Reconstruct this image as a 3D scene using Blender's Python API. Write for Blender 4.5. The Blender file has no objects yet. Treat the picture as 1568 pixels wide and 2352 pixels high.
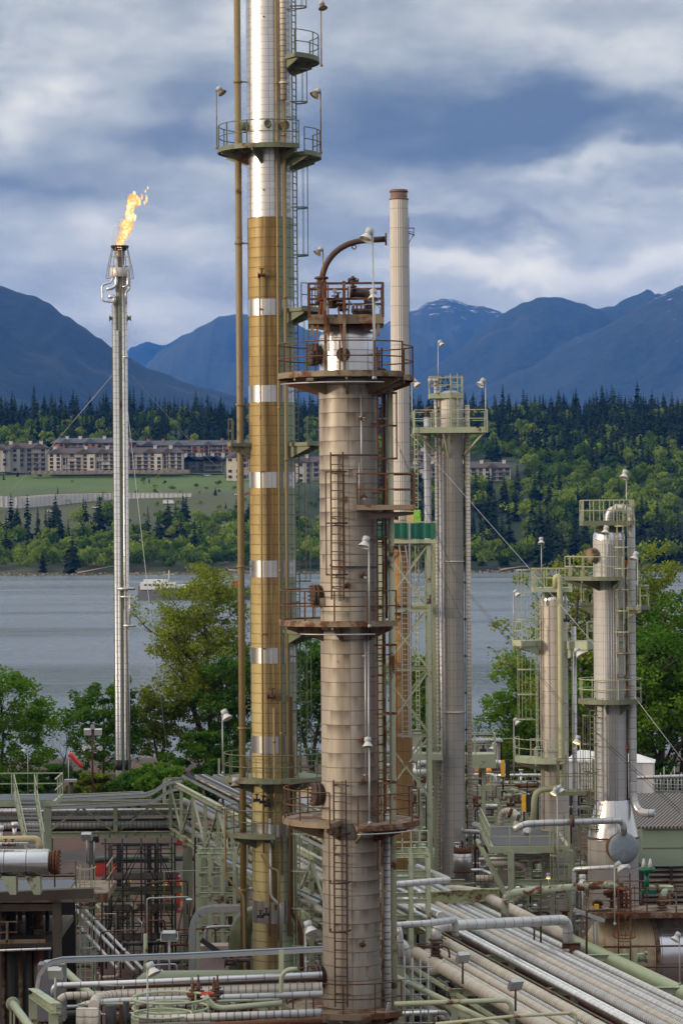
import bpy, math, random
import numpy as np
from mathutils import Vector, Matrix, Euler
R = math.radians
PI = math.pi
random.seed(7)
SC = bpy.context.scene
COL = SC.collection
# ------------------------------------------------------------------ camera (telephoto, portrait)
# plan of the place: refinery ground z = 0, inlet z = -2, camera 25 m up on the slope, looking along +Y
CAMZ = 25.0
F = 6532.0                     # focal length in units of a 1568 x 2352 frame
PITCH = (1208 - 1176) / F
ROLL = R(0.42)
cam_d = bpy.data.cameras.new('camera'); cam = bpy.data.objects.new('camera', cam_d); COL.objects.link(cam)
cam.location = (0, 0, CAMZ)
CM = Matrix.Rotation(R(90) + PITCH, 4, 'X') @ Matrix.Rotation(-ROLL, 4, 'Z')
cam.rotation_euler = CM.to_euler()
cam_d.sensor_fit = 'VERTICAL'; cam_d.sensor_height = 36; cam_d.lens = 36 * F / 2352
cam_d.clip_start = 1; cam_d.clip_end = 40000
SC.camera = cam
CR = CM.to_3x3()
def P(u, v, d):
    """the point at distance d (metres along Y) seen at surveyed direction u, v"""
    r = CR @ Vector(((u - 784) / F, (1176 - v) / F, -1))
    return Vector((r.x / r.y * d, d, CAMZ + r.z / r.y * d))
def PZ(u, v, z):
    """the point at height z seen in that direction"""
    r = CR @ Vector(((u - 784) / F, (1176 - v) / F, -1))
    t = (z - CAMZ) / r.z
    return Vector((r.x * t, r.y * t, z))
def ppm(d): return F / d
# ------------------------------------------------------------------ objects
ROOT = {}
def tag(o, label=None, cat=None, group=None, kind=None):
    if label: o['label'] = label
    if cat: o['category'] = cat
    if group: o['group'] = group
    if kind: o['kind'] = kind
    return o
def thing(name, label, cat, loc, group=None):
    o = bpy.data.objects.new(name, None); COL.objects.link(o)
    o.location = loc; o.empty_display_size = 0.5
    tag(o, label, cat, group); ROOT[o] = Vector(loc)
    return o
class MB:
    def __init__(s): s.v = []; s.f = []; s.s = []; s.uv = []
    def add(s, vs, fs, smooth=False, uvs=None):
        b = len(s.v); s.v += [tuple(p) for p in vs]
        for i, f in enumerate(fs):
            s.f.append(tuple(b + k for k in f)); s.s.append(smooth)
            s.uv.append(uvs[i] if uvs else [(0.1, 0.1)] * len(f))
    def box(s, c, size, rz=0, M=None):
        x, y, z = [q / 2 for q in size]; c = Vector(c)
        if M is None: M = Matrix.Rotation(rz, 3, 'Z')
        vs = [c + M @ Vector((a * x, b * y, e * z)) for a in (-1, 1) for b in (-1, 1) for e in (-1, 1)]
        s.add(vs, [(0, 1, 3, 2), (4, 6, 7, 5), (0, 4, 5, 1), (2, 3, 7, 6), (0, 2, 6, 4), (1, 5, 7, 3)])
    def bar(s, p, q, w, h=None):
        p = Vector(p); q = Vector(q); h = h or w
        d = q - p; L = d.length
        if L < 1e-6: return
        d /= L
        up = Vector((0, 0, 1)) if abs(d.z) < .95 else Vector((1, 0, 0))
        x = d.cross(up).normalized(); y = x.cross(d)
        M = Matrix((x, d, y)).transposed()
        s.box((p + q) / 2, (w, L, h), M=M)
    def ibeam(s, p, q, w, h):
        """an I section: web and two flanges"""
        p = Vector(p); q = Vector(q); d = (q - p); L = d.length; d /= L
        up = Vector((0, 0, 1)) if abs(d.z) < .95 else Vector((0, 1, 0))
        x = d.cross(up).normalized(); y = x.cross(d); M = Matrix((x, d, y)).transposed(); c = (p + q) / 2
        t = h * .1
        s.box(c, (w * .12, L, h - 2 * t), M=M)
        s.box(c + y * (h - t) / 2, (w, L, t), M=M); s.box(c - y * (h - t) / 2, (w, L, t), M=M)
    def tube(s, pts, r, n=8, caps=True, closed=False, rs=None, v0=0.0):
        pts = [Vector(p) for p in pts]; m = len(pts)
        if m < 2: return
        T = []
        for i in range(m):
            if closed: t = pts[(i + 1) % m] - pts[i - 1]
            else: t = pts[min(i + 1, m - 1)] - pts[max(i - 1, 0)]
            T.append(t.normalized() if t.length > 1e-9 else Vector((0, 0, 1)))
        ref = Vector((0, 0, 1)) if abs(T[0].z) < .9 else Vector((0, -1, 0))
        x = T[0].cross(ref).normalized()
        vs = []; L = [v0]
        for i in range(m):
            x = (x - T[i] * x.dot(T[i])).normalized(); y = T[i].cross(x)
            rr = rs[i] if rs else r
            for k in range(n):
                a = 2 * PI * k / n
                vs.append(pts[i] + (x * math.cos(a) + y * math.sin(a)) * rr)
            if i: L.append(L[-1] + (pts[i] - pts[i - 1]).length)
        fs = []; uv = []
        for i in range(m if closed else m - 1):
            j = (i + 1) % m; l0 = L[i]; l1 = L[i + 1] if i + 1 < m else L[i] + .1
            for k in range(n):
                k2 = (k + 1) % n
                fs.append((i * n + k, i * n + k2, j * n + k2, j * n + k))
                uv.append([(k / n, l0), ((k + 1) / n, l0), ((k + 1) / n, l1), (k / n, l1)])
        s.add(vs, fs, n > 4, uv)
        if caps and not closed:
            b = len(s.v) - len(vs)
            s.f.append(tuple(b + k for k in reversed(range(n)))); s.s.append(False); s.uv.append([(0.1, 0.07)] * n)
            e = b + (m - 1) * n
            s.f.append(tuple(e + k for k in range(n))); s.s.append(False); s.uv.append([(0.1, 0.07)] * n)
    def lathe(s, c, prof, n=32, axis='Z', M=None):
        """prof: (radius, height) list; uv = turns, height"""
        c = Vector(c); vs = []; fs = []; uv = []
        if M is None:
            M = Matrix.Identity(3)
            if axis == 'Y': M = Matrix.Rotation(R(-90), 3, 'X')
            if axis == 'X': M = Matrix.Rotation(R(90), 3, 'Y')
        for (r, z) in prof:
            for k in range(n):
                a = 2 * PI * k / n - PI / 2
                vs.append(c + M @ Vector((r * math.cos(a), r * math.sin(a), z)))
        for i in range(len(prof) - 1):
            for k in range(n):
                k2 = (k + 1) % n
                fs.append((i * n + k, i * n + k2, (i + 1) * n + k2, (i + 1) * n + k))
                z0 = prof[i][1]; z1 = prof[i + 1][1]
                if abs(z1 - z0) < 1e-6: z1 = z0 + abs(prof[i + 1][0] - prof[i][0])
                uv.append([(k / n, z0), ((k + 1) / n, z0), ((k + 1) / n, z1), (k / n, z1)])
        s.add(vs, fs, True, uv)
    def disc(s, c, r, nrm, th=.05, n=20):
        nrm = Vector(nrm).normalized(); s.tube([Vector(c) - nrm * th / 2, Vector(c) + nrm * th / 2], r, n)
    def sector(s, c, r0, r1, a0, a1, th, n=None):
        """flat ring sector, top at c.z"""
        n = n or max(3, int(abs(a1 - a0) / 10)); vs = []; fs = []
        for i in range(n + 1):
            a = R(a0 + (a1 - a0) * i / n); ca, sa = math.cos(a), math.sin(a)
            for r, z in ((r0, 0), (r1, 0), (r1, -th), (r0, -th)):
                vs.append((c[0] + r * ca, c[1] + r * sa, c[2] + z))
        for i in range(n):
            b = i * 4; e = b + 4
            for k in range(4):
                k2 = (k + 1) % 4; fs.append((b + k, e + k, e + k2, b + k2))
        fs.append((0, 1, 2, 3)); fs.append((n * 4 + 3, n * 4 + 2, n * 4 + 1, n * 4))
        s.add(vs, fs)
    def arc(s, c, r, a0, a1, tr, n=None, sides=5):
        n = n or max(4, int(abs(a1 - a0) / 9))
        pts = [(c[0] + r * math.cos(R(a0 + (a1 - a0) * i / n)), c[1] + r * math.sin(R(a0 + (a1 - a0) * i / n)), c[2]) for i in range(n + 1)]
        if abs(a1 - a0) >= 359.9: s.tube(pts[:-1], tr, sides, closed=True)
        else: s.tube(pts, tr, sides)
    def build(s, name, mat, parent=None, origin=None):
        me = bpy.data.meshes.new(name)
        top = parent
        while top is not None and top.parent is not None: top = top.parent
        o0 = ROOT.get(top, Vector((0, 0, 0))) if parent is not None else Vector(origin) if origin is not None else Vector((0, 0, 0))
        V = np.array(s.v, dtype=np.float64).reshape(-1, 3) - np.array(o0)
        nv = len(V); me.vertices.add(nv); me.vertices.foreach_set('co', V.astype(np.float32).ravel())
        lens = np.array([len(f) for f in s.f], dtype=np.int32)
        idx = np.fromiter((k for f in s.f for k in f), dtype=np.int32)
        me.loops.add(len(idx)); me.loops.foreach_set('vertex_index', idx)
        me.polygons.add(len(lens)); me.polygons.foreach_set('loop_start', np.concatenate(([0], np.cumsum(lens)[:-1])).astype(np.int32))
        me.polygons.foreach_set('loop_total', lens)
        me.polygons.foreach_set('use_smooth', np.array(s.s, dtype=bool))
        me.update(calc_edges=True)
        ul = me.uv_layers.new(name='UVMap')
        ul.data.foreach_set('uv', np.array([c for f in s.uv for p in f for c in p], dtype=np.float32))
        me.validate()
        me.materials.append(mat)
        o = bpy.data.objects.new(name, me); COL.objects.link(o)
        if parent is not None: o.parent = parent
        elif origin is not None: o.location = origin; ROOT[o] = Vector(origin)
        return o
def bend(pts, r, n=6):
    """polyline with rounded elbows of radius r"""
    pts = [Vector(p) for p in pts]; out = [pts[0]]
    for i in range(1, len(pts) - 1):
        a, b, c = pts[i - 1], pts[i], pts[i + 1]
        d1 = (a - b); d2 = (c - b); rr = min(r, d1.length * .48, d2.length * .48)
        p = b + d1.normalized() * rr; q = b + d2.normalized() * rr
        for k in range(n + 1):
            t = k / n; out.append(p * (1 - t) ** 2 + b * 2 * t * (1 - t) + q * t * t)
    out.append(pts[-1]); return out
def copy_tree(o, parent=None):
    c = o.copy(); COL.objects.link(c)
    if parent is not None: c.parent = parent
    for ch in list(o.children): copy_tree(ch, c)
    return c
# ------------------------------------------------------------------ materials
class N:
    """a small node-graph helper"""
    def __init__(s, name):
        s.m = bpy.data.materials.new(name); s.m.use_nodes = True; s.t = s.m.node_tree; s.t.nodes.clear()
        s.out = s.t.nodes.new('ShaderNodeOutputMaterial')
    def n(s, typ, **kw):
        nd = s.t.nodes.new(typ)
        for k, v in kw.items():
            if k in ('ins',): continue
            setattr(nd, k, v)
        return nd
    def l(s, a, b): s.t.links.new(a, b)
    def put(s, sock, val):
        if hasattr(val, 'is_output'): s.l(val, sock)
        elif val is not None:
            if isinstance(val, (tuple, list)) and len(val) == 3 and sock.type == 'RGBA': val = (*val, 1)
            sock.default_value = val
    def math(s, op, a, b=None, c=None, clamp=False):
        nd = s.n('ShaderNodeMath', operation=op, use_clamp=clamp); s.put(nd.inputs[0], a)
        if b is not None: s.put(nd.inputs[1], b)
        if c is not None: s.put(nd.inputs[2], c)
        return nd.outputs[0]
    def noise(s, vec, scale, detail=3, rough=.5, dist=0, dim='3D'):
        nd = s.n('ShaderNodeTexNoise', noise_dimensions=dim); s.put(nd.inputs['Vector'], vec)
        nd.inputs['Scale'].default_value = scale; nd.inputs['Detail'].default_value = detail
        nd.inputs['Roughness'].default_value = rough; nd.inputs['Distortion'].default_value = dist
        return nd.outputs[0]
    def ramp(s, fac, stops):
        nd = s.n('ShaderNodeValToRGB'); s.put(nd.inputs[0], fac); cr = nd.color_ramp
        while len(cr.elements) < len(stops): cr.elements.new(.5)
        for e, (p, c) in zip(cr.elements, stops):
            e.position = p; e.color = (*c, 1) if len(c) == 3 else c
        return nd.outputs[0]
    def mix(s, fac, a, b, mode='MIX'):
        nd = s.n('ShaderNodeMix', data_type='RGBA', blend_type=mode); s.put(nd.inputs[0], fac)
        s.put(nd.inputs[6], a); s.put(nd.inputs[7], b); return nd.outputs[2]
    def maprange(s, v, a, b, c=0, d=1):
        nd = s.n('ShaderNodeMapRange'); s.put(nd.inputs[0], v)
        for i, q in enumerate((a, b, c, d)): s.put(nd.inputs[i + 1], q)
        return nd.outputs[0]
    def comb(s, x, y, z):
        nd = s.n('ShaderNodeCombineXYZ'); s.put(nd.inputs[0], x); s.put(nd.inputs[1], y); s.put(nd.inputs[2], z); return nd.outputs[0]
    def sep(s, v):
        nd = s.n('ShaderNodeSeparateXYZ'); s.l(v, nd.inputs[0]); return nd.outputs
    def coord(s, w='Object'):
        return s.n('ShaderNodeTexCoord').outputs[w]
    def pos(s): return s.n('ShaderNodeNewGeometry').outputs['Position']
    def bsdf(s, color, rough=.6, metal=0.0, normal=None, spec=None, emis=None, estr=0):
        b = s.n('ShaderNodeBsdfPrincipled'); s.put(b.inputs['Base Color'], color); s.put(b.inputs['Roughness'], rough)
        s.put(b.inputs['Metallic'], metal)
        if normal is not None: s.l(normal, b.inputs['Normal'])
        if spec is not None: b.inputs['Specular IOR Level'].default_value = spec
        if emis is not None: s.put(b.inputs['Emission Color'], emis); s.put(b.inputs['Emission Strength'], estr)
        s.l(b.outputs[0], s.out.inputs[0]); return b
    def bump(s, h, strength=.3, dist=.02):
        nd = s.n('ShaderNodeBump'); nd.inputs['Strength'].default_value = strength; nd.inputs['Distance'].default_value = dist
        s.put(nd.inputs['Height'], h); return nd.outputs[0]
    def white(s, vec):
        nd = s.n('ShaderNodeTexWhiteNoise', noise_dimensions='3D'); s.l(vec, nd.inputs[0]); return nd.outputs[0]
def painted(name, col, rust=(.16, .06, .025), amt=.35, rough=.55, scale=1.6, dark=.7):
    """painted steel with patchy rust and grime"""
    g = N(name); p = g.pos(); oi = g.n('ShaderNodeObjectInfo').outputs['Random']
    n1 = g.noise(p, scale, 6, .65); n2 = g.noise(p, .35, 2, .5)
    a = g.maprange(g.math('ADD', n1, g.math('MULTIPLY', g.math('SUBTRACT', n2, .5), .5)), .74 - amt * .45, .84 - amt * .45)
    c = g.mix(g.noise(p, 3.2, 4, .6), [k * dark for k in col], col)
    c = g.mix(g.math('MULTIPLY', oi, .25), c, [k * 1.25 for k in col])
    rc = g.mix(g.noise(p, 9, 3), rust, [k * .4 for k in rust])
    g.bsdf(g.mix(a, c, rc), g.math('ADD', g.math('MULTIPLY', a, .3), rough))
    return g.m
def clad(name, col, metal=.8, rough=.35, sp=.45, nv=4, seam=.03, seamdark=.35, ribs=0, stain=.2, stcol=(.10, .055, .03), streak=(2.2, .28), tint=.12, rust=0.0, patch=None, vseam=.006, bumps=.25, off=0.0, ribc=.35):
    """sheet cladding wrapped round a column or pipe: uv = turns round, metres along"""
    g = N(name); uv = g.coord('UV'); u, v, _ = g.sep(uv); pw = g.pos(); oi = g.n('ShaderNodeObjectInfo').outputs['Random']
    if off: v = g.math('ADD', v, off)
    row = g.math('DIVIDE', v, sp); fr = g.math('FRACT', row); rid = g.math('FLOOR', row)
    e = g.math('LESS_THAN', g.math('MINIMUM', fr, g.math('SUBTRACT', 1, fr)), seam)
    ush = g.math('ADD', g.math('MULTIPLY', u, nv), g.math('MULTIPLY', g.math('MODULO', rid, 2), .0))
    fu = g.math('FRACT', ush); uid = g.math('FLOOR', ush)
    e2 = g.math('LESS_THAN', fu, vseam * nv)
    ed = g.math('MAXIMUM', e, g.math('MULTIPLY', e2, .7))
    w = g.white(g.comb(uid, rid, oi))
    mottle = g.noise(g.comb(g.math('MULTIPLY', u, 9), g.math('MULTIPLY', v, .5), rid), 1.5, 2)  # random darker mottling of the sheets
    c = g.mix(w, [k * (1 - tint) for k in col], [min(1, k * (1 + tint)) for k in col])
    c = g.mix(g.math('MULTIPLY', mottle, .35), c, [k * .72 for k in col])
    # runs of dirt down from the seams, and broad patches
    sv = g.comb(g.math('MULTIPLY', u, streak[0] * 14), g.math('MULTIPLY', v, streak[1]), 0)
    st = g.noise(sv, 1.0, 5, .6, .4)
    bp = g.noise(g.comb(g.math('MULTIPLY', u, 5), g.math('MULTIPLY', v, .45), 3), 1.0, 4, .6)
    below = g.math('SUBTRACT', 1, fr)
    s1 = g.maprange(g.math('ADD', g.math('ADD', g.math('MULTIPLY', st, .6), g.math('MULTIPLY', bp, .4)), g.math('MULTIPLY', g.math('SUBTRACT', fr, .5), .08)), .68 - stain * .4, .86 - stain * .4)
    c = g.mix(g.math('MULTIPLY', s1, .85), c, stcol)
    if rust:
        rn = g.maprange(g.noise(pw, 1.3, 6, .7), .66 - rust * .3, .72 - rust * .3)
        c = g.mix(rn, c, (.2, .07, .02))
    if patch: c = patch(g, u, v, c)
    c = g.mix(g.math('MULTIPLY', ed, 1 - seamdark), c, [k * .15 for k in col])
    hgt = g.math('ADD', g.math('MULTIPLY', ed, -1), g.math('MULTIPLY', g.noise(pw, 2.5, 2), .5))
    if ribs:
        hgt = g.math('ADD', hgt, g.math('MULTIPLY', g.math('SINE', g.math('MULTIPLY', u, 2 * PI * ribs)), 1.2))
        rr = g.maprange(g.math('SINE', g.math('MULTIPLY', u, 2 * PI * ribs)), -.9, -.3, .5, 1)
        c = g.mix(rr, [k * ribc for k in col], c)
    nb = g.bump(hgt, bumps, .02)
    met = g.math('MULTIPLY', g.math('SUBTRACT', 1, g.math('MULTIPLY', s1, .9)), metal)
    rg = g.math('ADD', rough, g.math('MULTIPLY', s1, .4))
    g.bsdf(c, rg, met, nb)
    return g.m
def plain(name, col, rough=.6, metal=0, var=.2, scale=4):
    g = N(name); p = g.pos()
    g.bsdf(g.mix(g.noise(p, scale, 4, .6), [k * (1 - var) for k in col], [min(1, k * (1 + var)) for k in col]), rough, metal)
    return g.m
# ------------------------------------------------------------------ sky, sun, air
SUN_AZ = 287          # compass-like: 0 = +Y, clockwise; low in the west (left) and behind the camera
SUN_EL = 10.5
SUN_AZ = 248
W = bpy.data.worlds.new('World'); SC.world = W; W.use_nodes = True
def sky():
    t = W.node_tree; t.nodes.clear()
    g = N.__new__(N); g.t = t; g.m = W
    out = t.nodes.new('ShaderNodeOutputWorld'); bg = t.nodes.new('ShaderNodeBackground'); t.links.new(bg.outputs[0], out.inputs[0])
    sk = t.nodes.new('ShaderNodeTexSky'); sk.sky_type = 'NISHITA'; sk.sun_disc = False
    sk.sun_elevation = R(SUN_EL); sk.sun_rotation = R(SUN_AZ); sk.air_density = 1.2; sk.dust_density = 2.5
    d = g.n('ShaderNodeTexCoord').outputs['Generated']
    x, y, z = g.sep(d)
    az = g.math('ARCTAN2', x, y); el = g.math('ARCSINE', z)
    # cloud bodies as functions of direction: azimuth and elevation in units of 0.1 rad
    A = g.math('MULTIPLY', az, 10); E = g.math('MULTIPLY', el, 10)
    wob = g.noise(g.comb(A, g.math('MULTIPLY', E, 1.8), 0), 1.6, 5, .55)
    wob2 = g.noise(g.comb(A, g.math('MULTIPLY', E, 1.8), 7), 1.6, 5, .55)
    A2 = g.math('ADD', A, g.math('MULTIPLY', g.math('SUBTRACT', wob, .5), .75))
    E2 = g.math('ADD', E, g.math('MULTIPLY', g.math('SUBTRACT', wob2, .5), .55))
    def blob(a, e, sa, se):
        p = g.math('POWER', g.math('DIVIDE', g.math('SUBTRACT', A2, a), sa), 2); q = g.math('POWER', g.math('DIVIDE', g.math('SUBTRACT', E2, e), se), 2)
        return g.math('EXPONENT', g.math('MULTIPLY', g.math('ADD', p, q), -1))
    n1 = g.noise(g.comb(A, g.math('MULTIPLY', E, 2.3), 3), 1.15, 6, .52, .1)
    n2 = g.noise(g.comb(A, g.math('MULTIPLY', E, 2.4), 9), 3.4, 7, .55, .1)
    base = g.math('ADD', g.math('MULTIPLY', n1, .58), g.math('MULTIPLY', n2, .30))
    val = base
    val = g.math('ADD', val, g.maprange(E, 1.15, .75, 0, .13))
    for a, e, sa, se, k in CLOUDS:
        val = g.math('ADD', val, g.math('MULTIPLY', blob(a, e, sa, se), k))
    c = g.ramp(val, [(.08, (.15, .175, .20)), (.27, (.27, .295, .30)), (.42, (.48, .49, .455)), (.55, (.75, .735, .64)), (.7, (1.08, 1.02, .84)), (.9, (1.5, 1.36, 1.02))])
    # thicker, brighter cloud deck overhead and to the west, where the sun sits behind it
    west = g.math('MULTIPLY', g.math('SUBTRACT', 1, g.math('MULTIPLY', x, 1)), .5)
    up = g.maprange(z, .25, .9, 0, 1)
    lobe = g.math('POWER', g.math('MAXIMUM', g.math('ADD', g.math('MULTIPLY', x, -.93), g.math('MULTIPLY', y, -.37)), 0), 5)
    br = g.math('ADD', 1, g.math('MULTIPLY', lobe, .3))
    br = g.math('ADD', br, g.math('MULTIPLY', up, 1.1))
    # behind the camera, to the south and west, the deck is thin and lit warm by the low sun
    south = g.maprange(y, .5, -.4, 0, 1)
    c = g.mix(south, c, (.34, .35, .38))
    c = g.mix(lobe, c, (1.7, 1.35, .98))
    cc = g.n('ShaderNodeVectorMath', operation='SCALE'); g.l(c, cc.inputs[0]); g.l(br, cc.inputs['Scale'])
    ss = g.n('ShaderNodeVectorMath', operation='SCALE'); g.l(sk.outputs[0], ss.inputs[0]); ss.inputs['Scale'].default_value = .10
    cov = g.maprange(n1, .3, .45, .9, .97)
    g.l(g.mix(cov, ss.outputs[0], cc.outputs[0]), bg.inputs[0])
    bg.inputs[1].default_value = 1.0
def AE(u, v): return (u - 784) / 653.2, (1208 - v) / 653.2
CLOUDS = []
for u, v, su, sv, k in [
    (1130, 310, 330, 85, -.34), (1450, 250, 300, 50, -.20), (850, 250, 160, 90, -.10), (420, 260, 120, 90, -.20), (330, 420, 130, 40, -.06), (150, 480, 200, 40, -.10), (1180, 545, 260, 26, -.12), (980, 450, 140, 50, -.04),
    (70, 200, 90, 110, .26), (30, 330, 90, 60, .14), (200, 60, 160, 50, .10), (560, 110, 140, 60, .05), (1000, 60, 300, 60, .05), (1400, 110, 260, 45, .10),
    (784, 40, 900, 90, -.09), (1300, 402, 190, 20, .20), (1470, 378, 120, 22, .16), (1240, 430, 160, 20, .12), (1500, 460, 160, 20, .10), (1050, 520, 200, 16, .08),
    (1080, 640, 300, 35, .26), (1420, 610, 260, 30, .16), (1210, 655, 90, 20, .14), (430, 560, 260, 40, .12), (300, 690, 300, 50, .16), (150, 600, 260, 40, .10), (500, 380, 120, 30, .08)]:
    a, e = AE(u, v); CLOUDS.append((a, e, su / 653.2, sv / 653.2, k))
sky()
sd = bpy.data.lights.new('sun', 'SUN'); sun = bpy.data.objects.new('sun', sd); COL.objects.link(sun)
sd.energy = 1.75; sd.angle = R(5); sd.color = (1, .82, .60)
_az = R(SUN_AZ); _el = R(SUN_EL)
sdir = Vector((math.sin(_az) * math.cos(_el), math.cos(_az) * math.cos(_el), math.sin(_el)))
sun.rotation_euler = (-sdir).to_track_quat('-Z', 'Y').to_euler(); sun.location = sdir * 300
hz = MB(); hz.box((0, 12600, 990), (16000, 25500, 2010))
ho = hz.build('haze', None.__class__ and bpy.data.materials.new('haze'))
def haze_mat():
    m = ho.data.materials[0]; m.use_nodes = True; t = m.node_tree; t.nodes.clear()
    o = t.nodes.new('ShaderNodeOutputMaterial'); v = t.nodes.new('ShaderNodeVolumePrincipled')
    v.inputs['Color'].default_value = (.05, .25, .85, 1); v.inputs['Density'].default_value = HAZE; v.inputs['Anisotropy'].default_value = .0
    t.links.new(v.outputs[0], o.inputs['Volume'])
HAZE = 0.42e-4
haze_mat(); tag(ho, 'thin blue haze over the inlet and the mountains', None, None, 'stuff')
# ------------------------------------------------------------------ ground, water
def grid(name, X, Y, Zf, mat, kind='structure', smooth=True):
    nx, ny = len(X), len(Y); vs = [(x, y, Zf(x, y)) for y in Y for x in X]
    m = MB(); m.add(vs, [(j * nx + i, j * nx + i + 1, (j + 1) * nx + i + 1, (j + 1) * nx + i) for j in range(ny - 1) for i in range(nx - 1)], smooth)
    o = m.build(name, mat); tag(o, kind=kind); return o
def fbm0(x, y):
    return math.sin(x * 1.7 + y * 2.3) * .5 + math.sin(y * 5.1 + x) * .3 + math.sin(y * 9.7 - x * 3) * .2
def m_ground():
    g = N('yard_ground'); p = g.pos()
    n = g.noise(p, .08, 5, .6); n2 = g.noise(p, .9, 5, .6)
    c = g.mix(g.maprange(n, .42, .56), (.15, .065, .042), (.045, .042, .04))
    c = g.mix(g.math('MULTIPLY', n2, .8), c, (.045, .035, .03))
    g.bsdf(c, .9, 0, g.bump(n2, .5, .1)); return g.m
def m_water():
    g = N('inlet_water'); p = g.pos(); x, y, _ = g.sep(p)
    v = g.comb(g.math('MULTIPLY', x, .5), y, 0)
    a = g.noise(v, .16, 5, .68); b = g.noise(v, .035, 3, .55); c = g.noise(v, 1.1, 2, .6)
    h = g.math('ADD', g.math('ADD', g.math('MULTIPLY', a, 1.3), g.math('MULTIPLY', b, 1.2)), g.math('MULTIPLY', c, .35))
    nb = g.bump(h, 1.0, 1.8)
    band = g.noise(g.comb(g.math('MULTIPLY', x, .0022), g.math('MULTIPLY', y, .011), 0), 1.0, 4, .6, .6)
    rg = g.maprange(band, .35, .62, .10, .30)
    g.bsdf((.085, .12, .165), rg, 0, nb, spec=1.0); return g.m
grid('ground', [-400, -200, -100, -60, -30, 0, 30, 60, 100, 200, 400], [-60, 0, 60, 120, 180, 240, 300, 318, 335, 350], lambda x, y: 0 if y < 310 else -(y - 310) * .09, m_ground())
grid('water', [-4000, -1000, 0, 1000, 4000], [322, 700, 1000, 1300, 1640], lambda x, y: -2, m_water(), smooth=False)
# unseen ridge added beyond the left edge to keep low sun off the yard
grid('sun_block_ridge', [-420, -260, -180, -140, -120, -105, -95, -86, -78, -70], [-240 + 13 * i for i in range(37)], lambda x, y: -1 if x > -71 else (0 if y > 226 or y < -235 else max(-1, min(1, (-70 - x) / 26)) * (32 + 9 * fbm0(x / 30, y / 22))), m_ground())
# ------------------------------------------------------------------ far shore terrain
PROF = [(1595, 1321), (1625, 1306), (1700, 1285), (1850, 1166), (1880, 1143), (2050, 1088), (2130, 1082), (2300, 1010), (2600, 975), (2750, 970), (3200, 990), (4200, 1120)]
PZs = [(d, CAMZ + (1208 - v) / F * d) for d, v in PROF]; PZs[0] = (1595, -2.4)
def vnoise(x, y, s=0):
    xi, yi = math.floor(x), math.floor(y); fx, fy = x - xi, y - yi
    def h(a, b):
        q = math.sin(a * 127.1 + b * 311.7 + s * 74.7) * 43758.5453; return q - math.floor(q)
    fx = fx * fx * (3 - 2 * fx); fy = fy * fy * (3 - 2 * fy)
    return (h(xi, yi) * (1 - fx) + h(xi + 1, yi) * fx) * (1 - fy) + (h(xi, yi + 1) * (1 - fx) + h(xi + 1, yi + 1) * fx) * fy
def fbm(x, y, o=4, s=0):
    r = 0; a = .5
    for i in range(o): r += a * (vnoise(x, y, s + i) - .5); x *= 2.03; y *= 2.03; a *= .5
    return r
def hill(x, y):
    for (d0, z0), (d1, z1) in zip(PZs, PZs[1:]):
        if y <= d1: break
    t = max(0, min(1, (y - d0) / (d1 - d0))); z = z0 + (z1 - z0) * t
    k = min(1, max(0, (y - 1620) / 150)); k2 = k * (.25 if x < -60 and y < 2200 else 1)
    return z + fbm(x / 160, y / 160, 4, 5) * 22 * k2
def m_hill():
    g = N('far_hillside'); p = g.pos(); x, y, z = g.sep(p)
    n = g.noise(p, .03, 5, .6)
    grass = g.mix(n, (.055, .11, .022), (.12, .18, .04)); brown = g.mix(n, (.055, .075, .028), (.11, .11, .055))
    f = g.mix(g.maprange(n, .4, .6), (.012, .025, .01), (.03, .055, .016))
    c = g.mix(g.maprange(g.math('ADD', y, g.math('MULTIPLY', n, 60)), 1930, 1990), brown, grass)
    up = g.math('GREATER_THAN', y, 2090); right = g.math('GREATER_THAN', x, -45)
    c = g.mix(g.math('MAXIMUM', up, right), c, f)
    beach = g.mix(n, (.20, .17, .14), (.32, .27, .22))
    c = g.mix(g.math('LESS_THAN', g.math('ADD', y, g.math('MULTIPLY', n, 14)), 1608), c, beach)
    g.bsdf(c, .9); return g.m
ys = [1580, 1596, 1606, 1616, 1630, 1650, 1675] + list(range(1700, 2700, 20)) + [2750, 2850, 3000, 3200, 3600, 4200]
grid('far_hillside', [i * 22 for i in range(-34, 35)], ys, lambda x, y: -4 if y < 1590 else hill(x, y), m_hill())
# ------------------------------------------------------------------ mountains
def m_mount(name, snow, snowz, ca=(.005, .014, .018), cb=(.030, .052, .050)):
    g = N(name); p = g.pos(); x, y, z = g.sep(p)
    n = g.noise(p, .016, 7, .65); n2 = g.noise(p, .0026, 3, .5)
    n3 = g.noise(p, .07, 4, .7); c = g.mix(g.maprange(g.math('ADD', g.math('MULTIPLY', n, .6), g.math('MULTIPLY', n3, .4)), .36, .62), ca, cb)
    c = g.mix(g.maprange(n2, .58, .70, 0, .5), c, (.09, .09, .09))
    s = g.math('ADD', g.math('DIVIDE', g.math('SUBTRACT', z, snowz * 1.9 - 22), 300), g.math('MULTIPLY', g.math('SUBTRACT', g.noise(p, .011, 5, .7), .5), 5))
    c = g.mix(g.maprange(s, .8, 1.2, 0, snow), c, (.8, .82, .85))
    g.bsdf(c, .95, 0, g.bump(n, .6, 40)); return g.m
KM = 1.9
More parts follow.
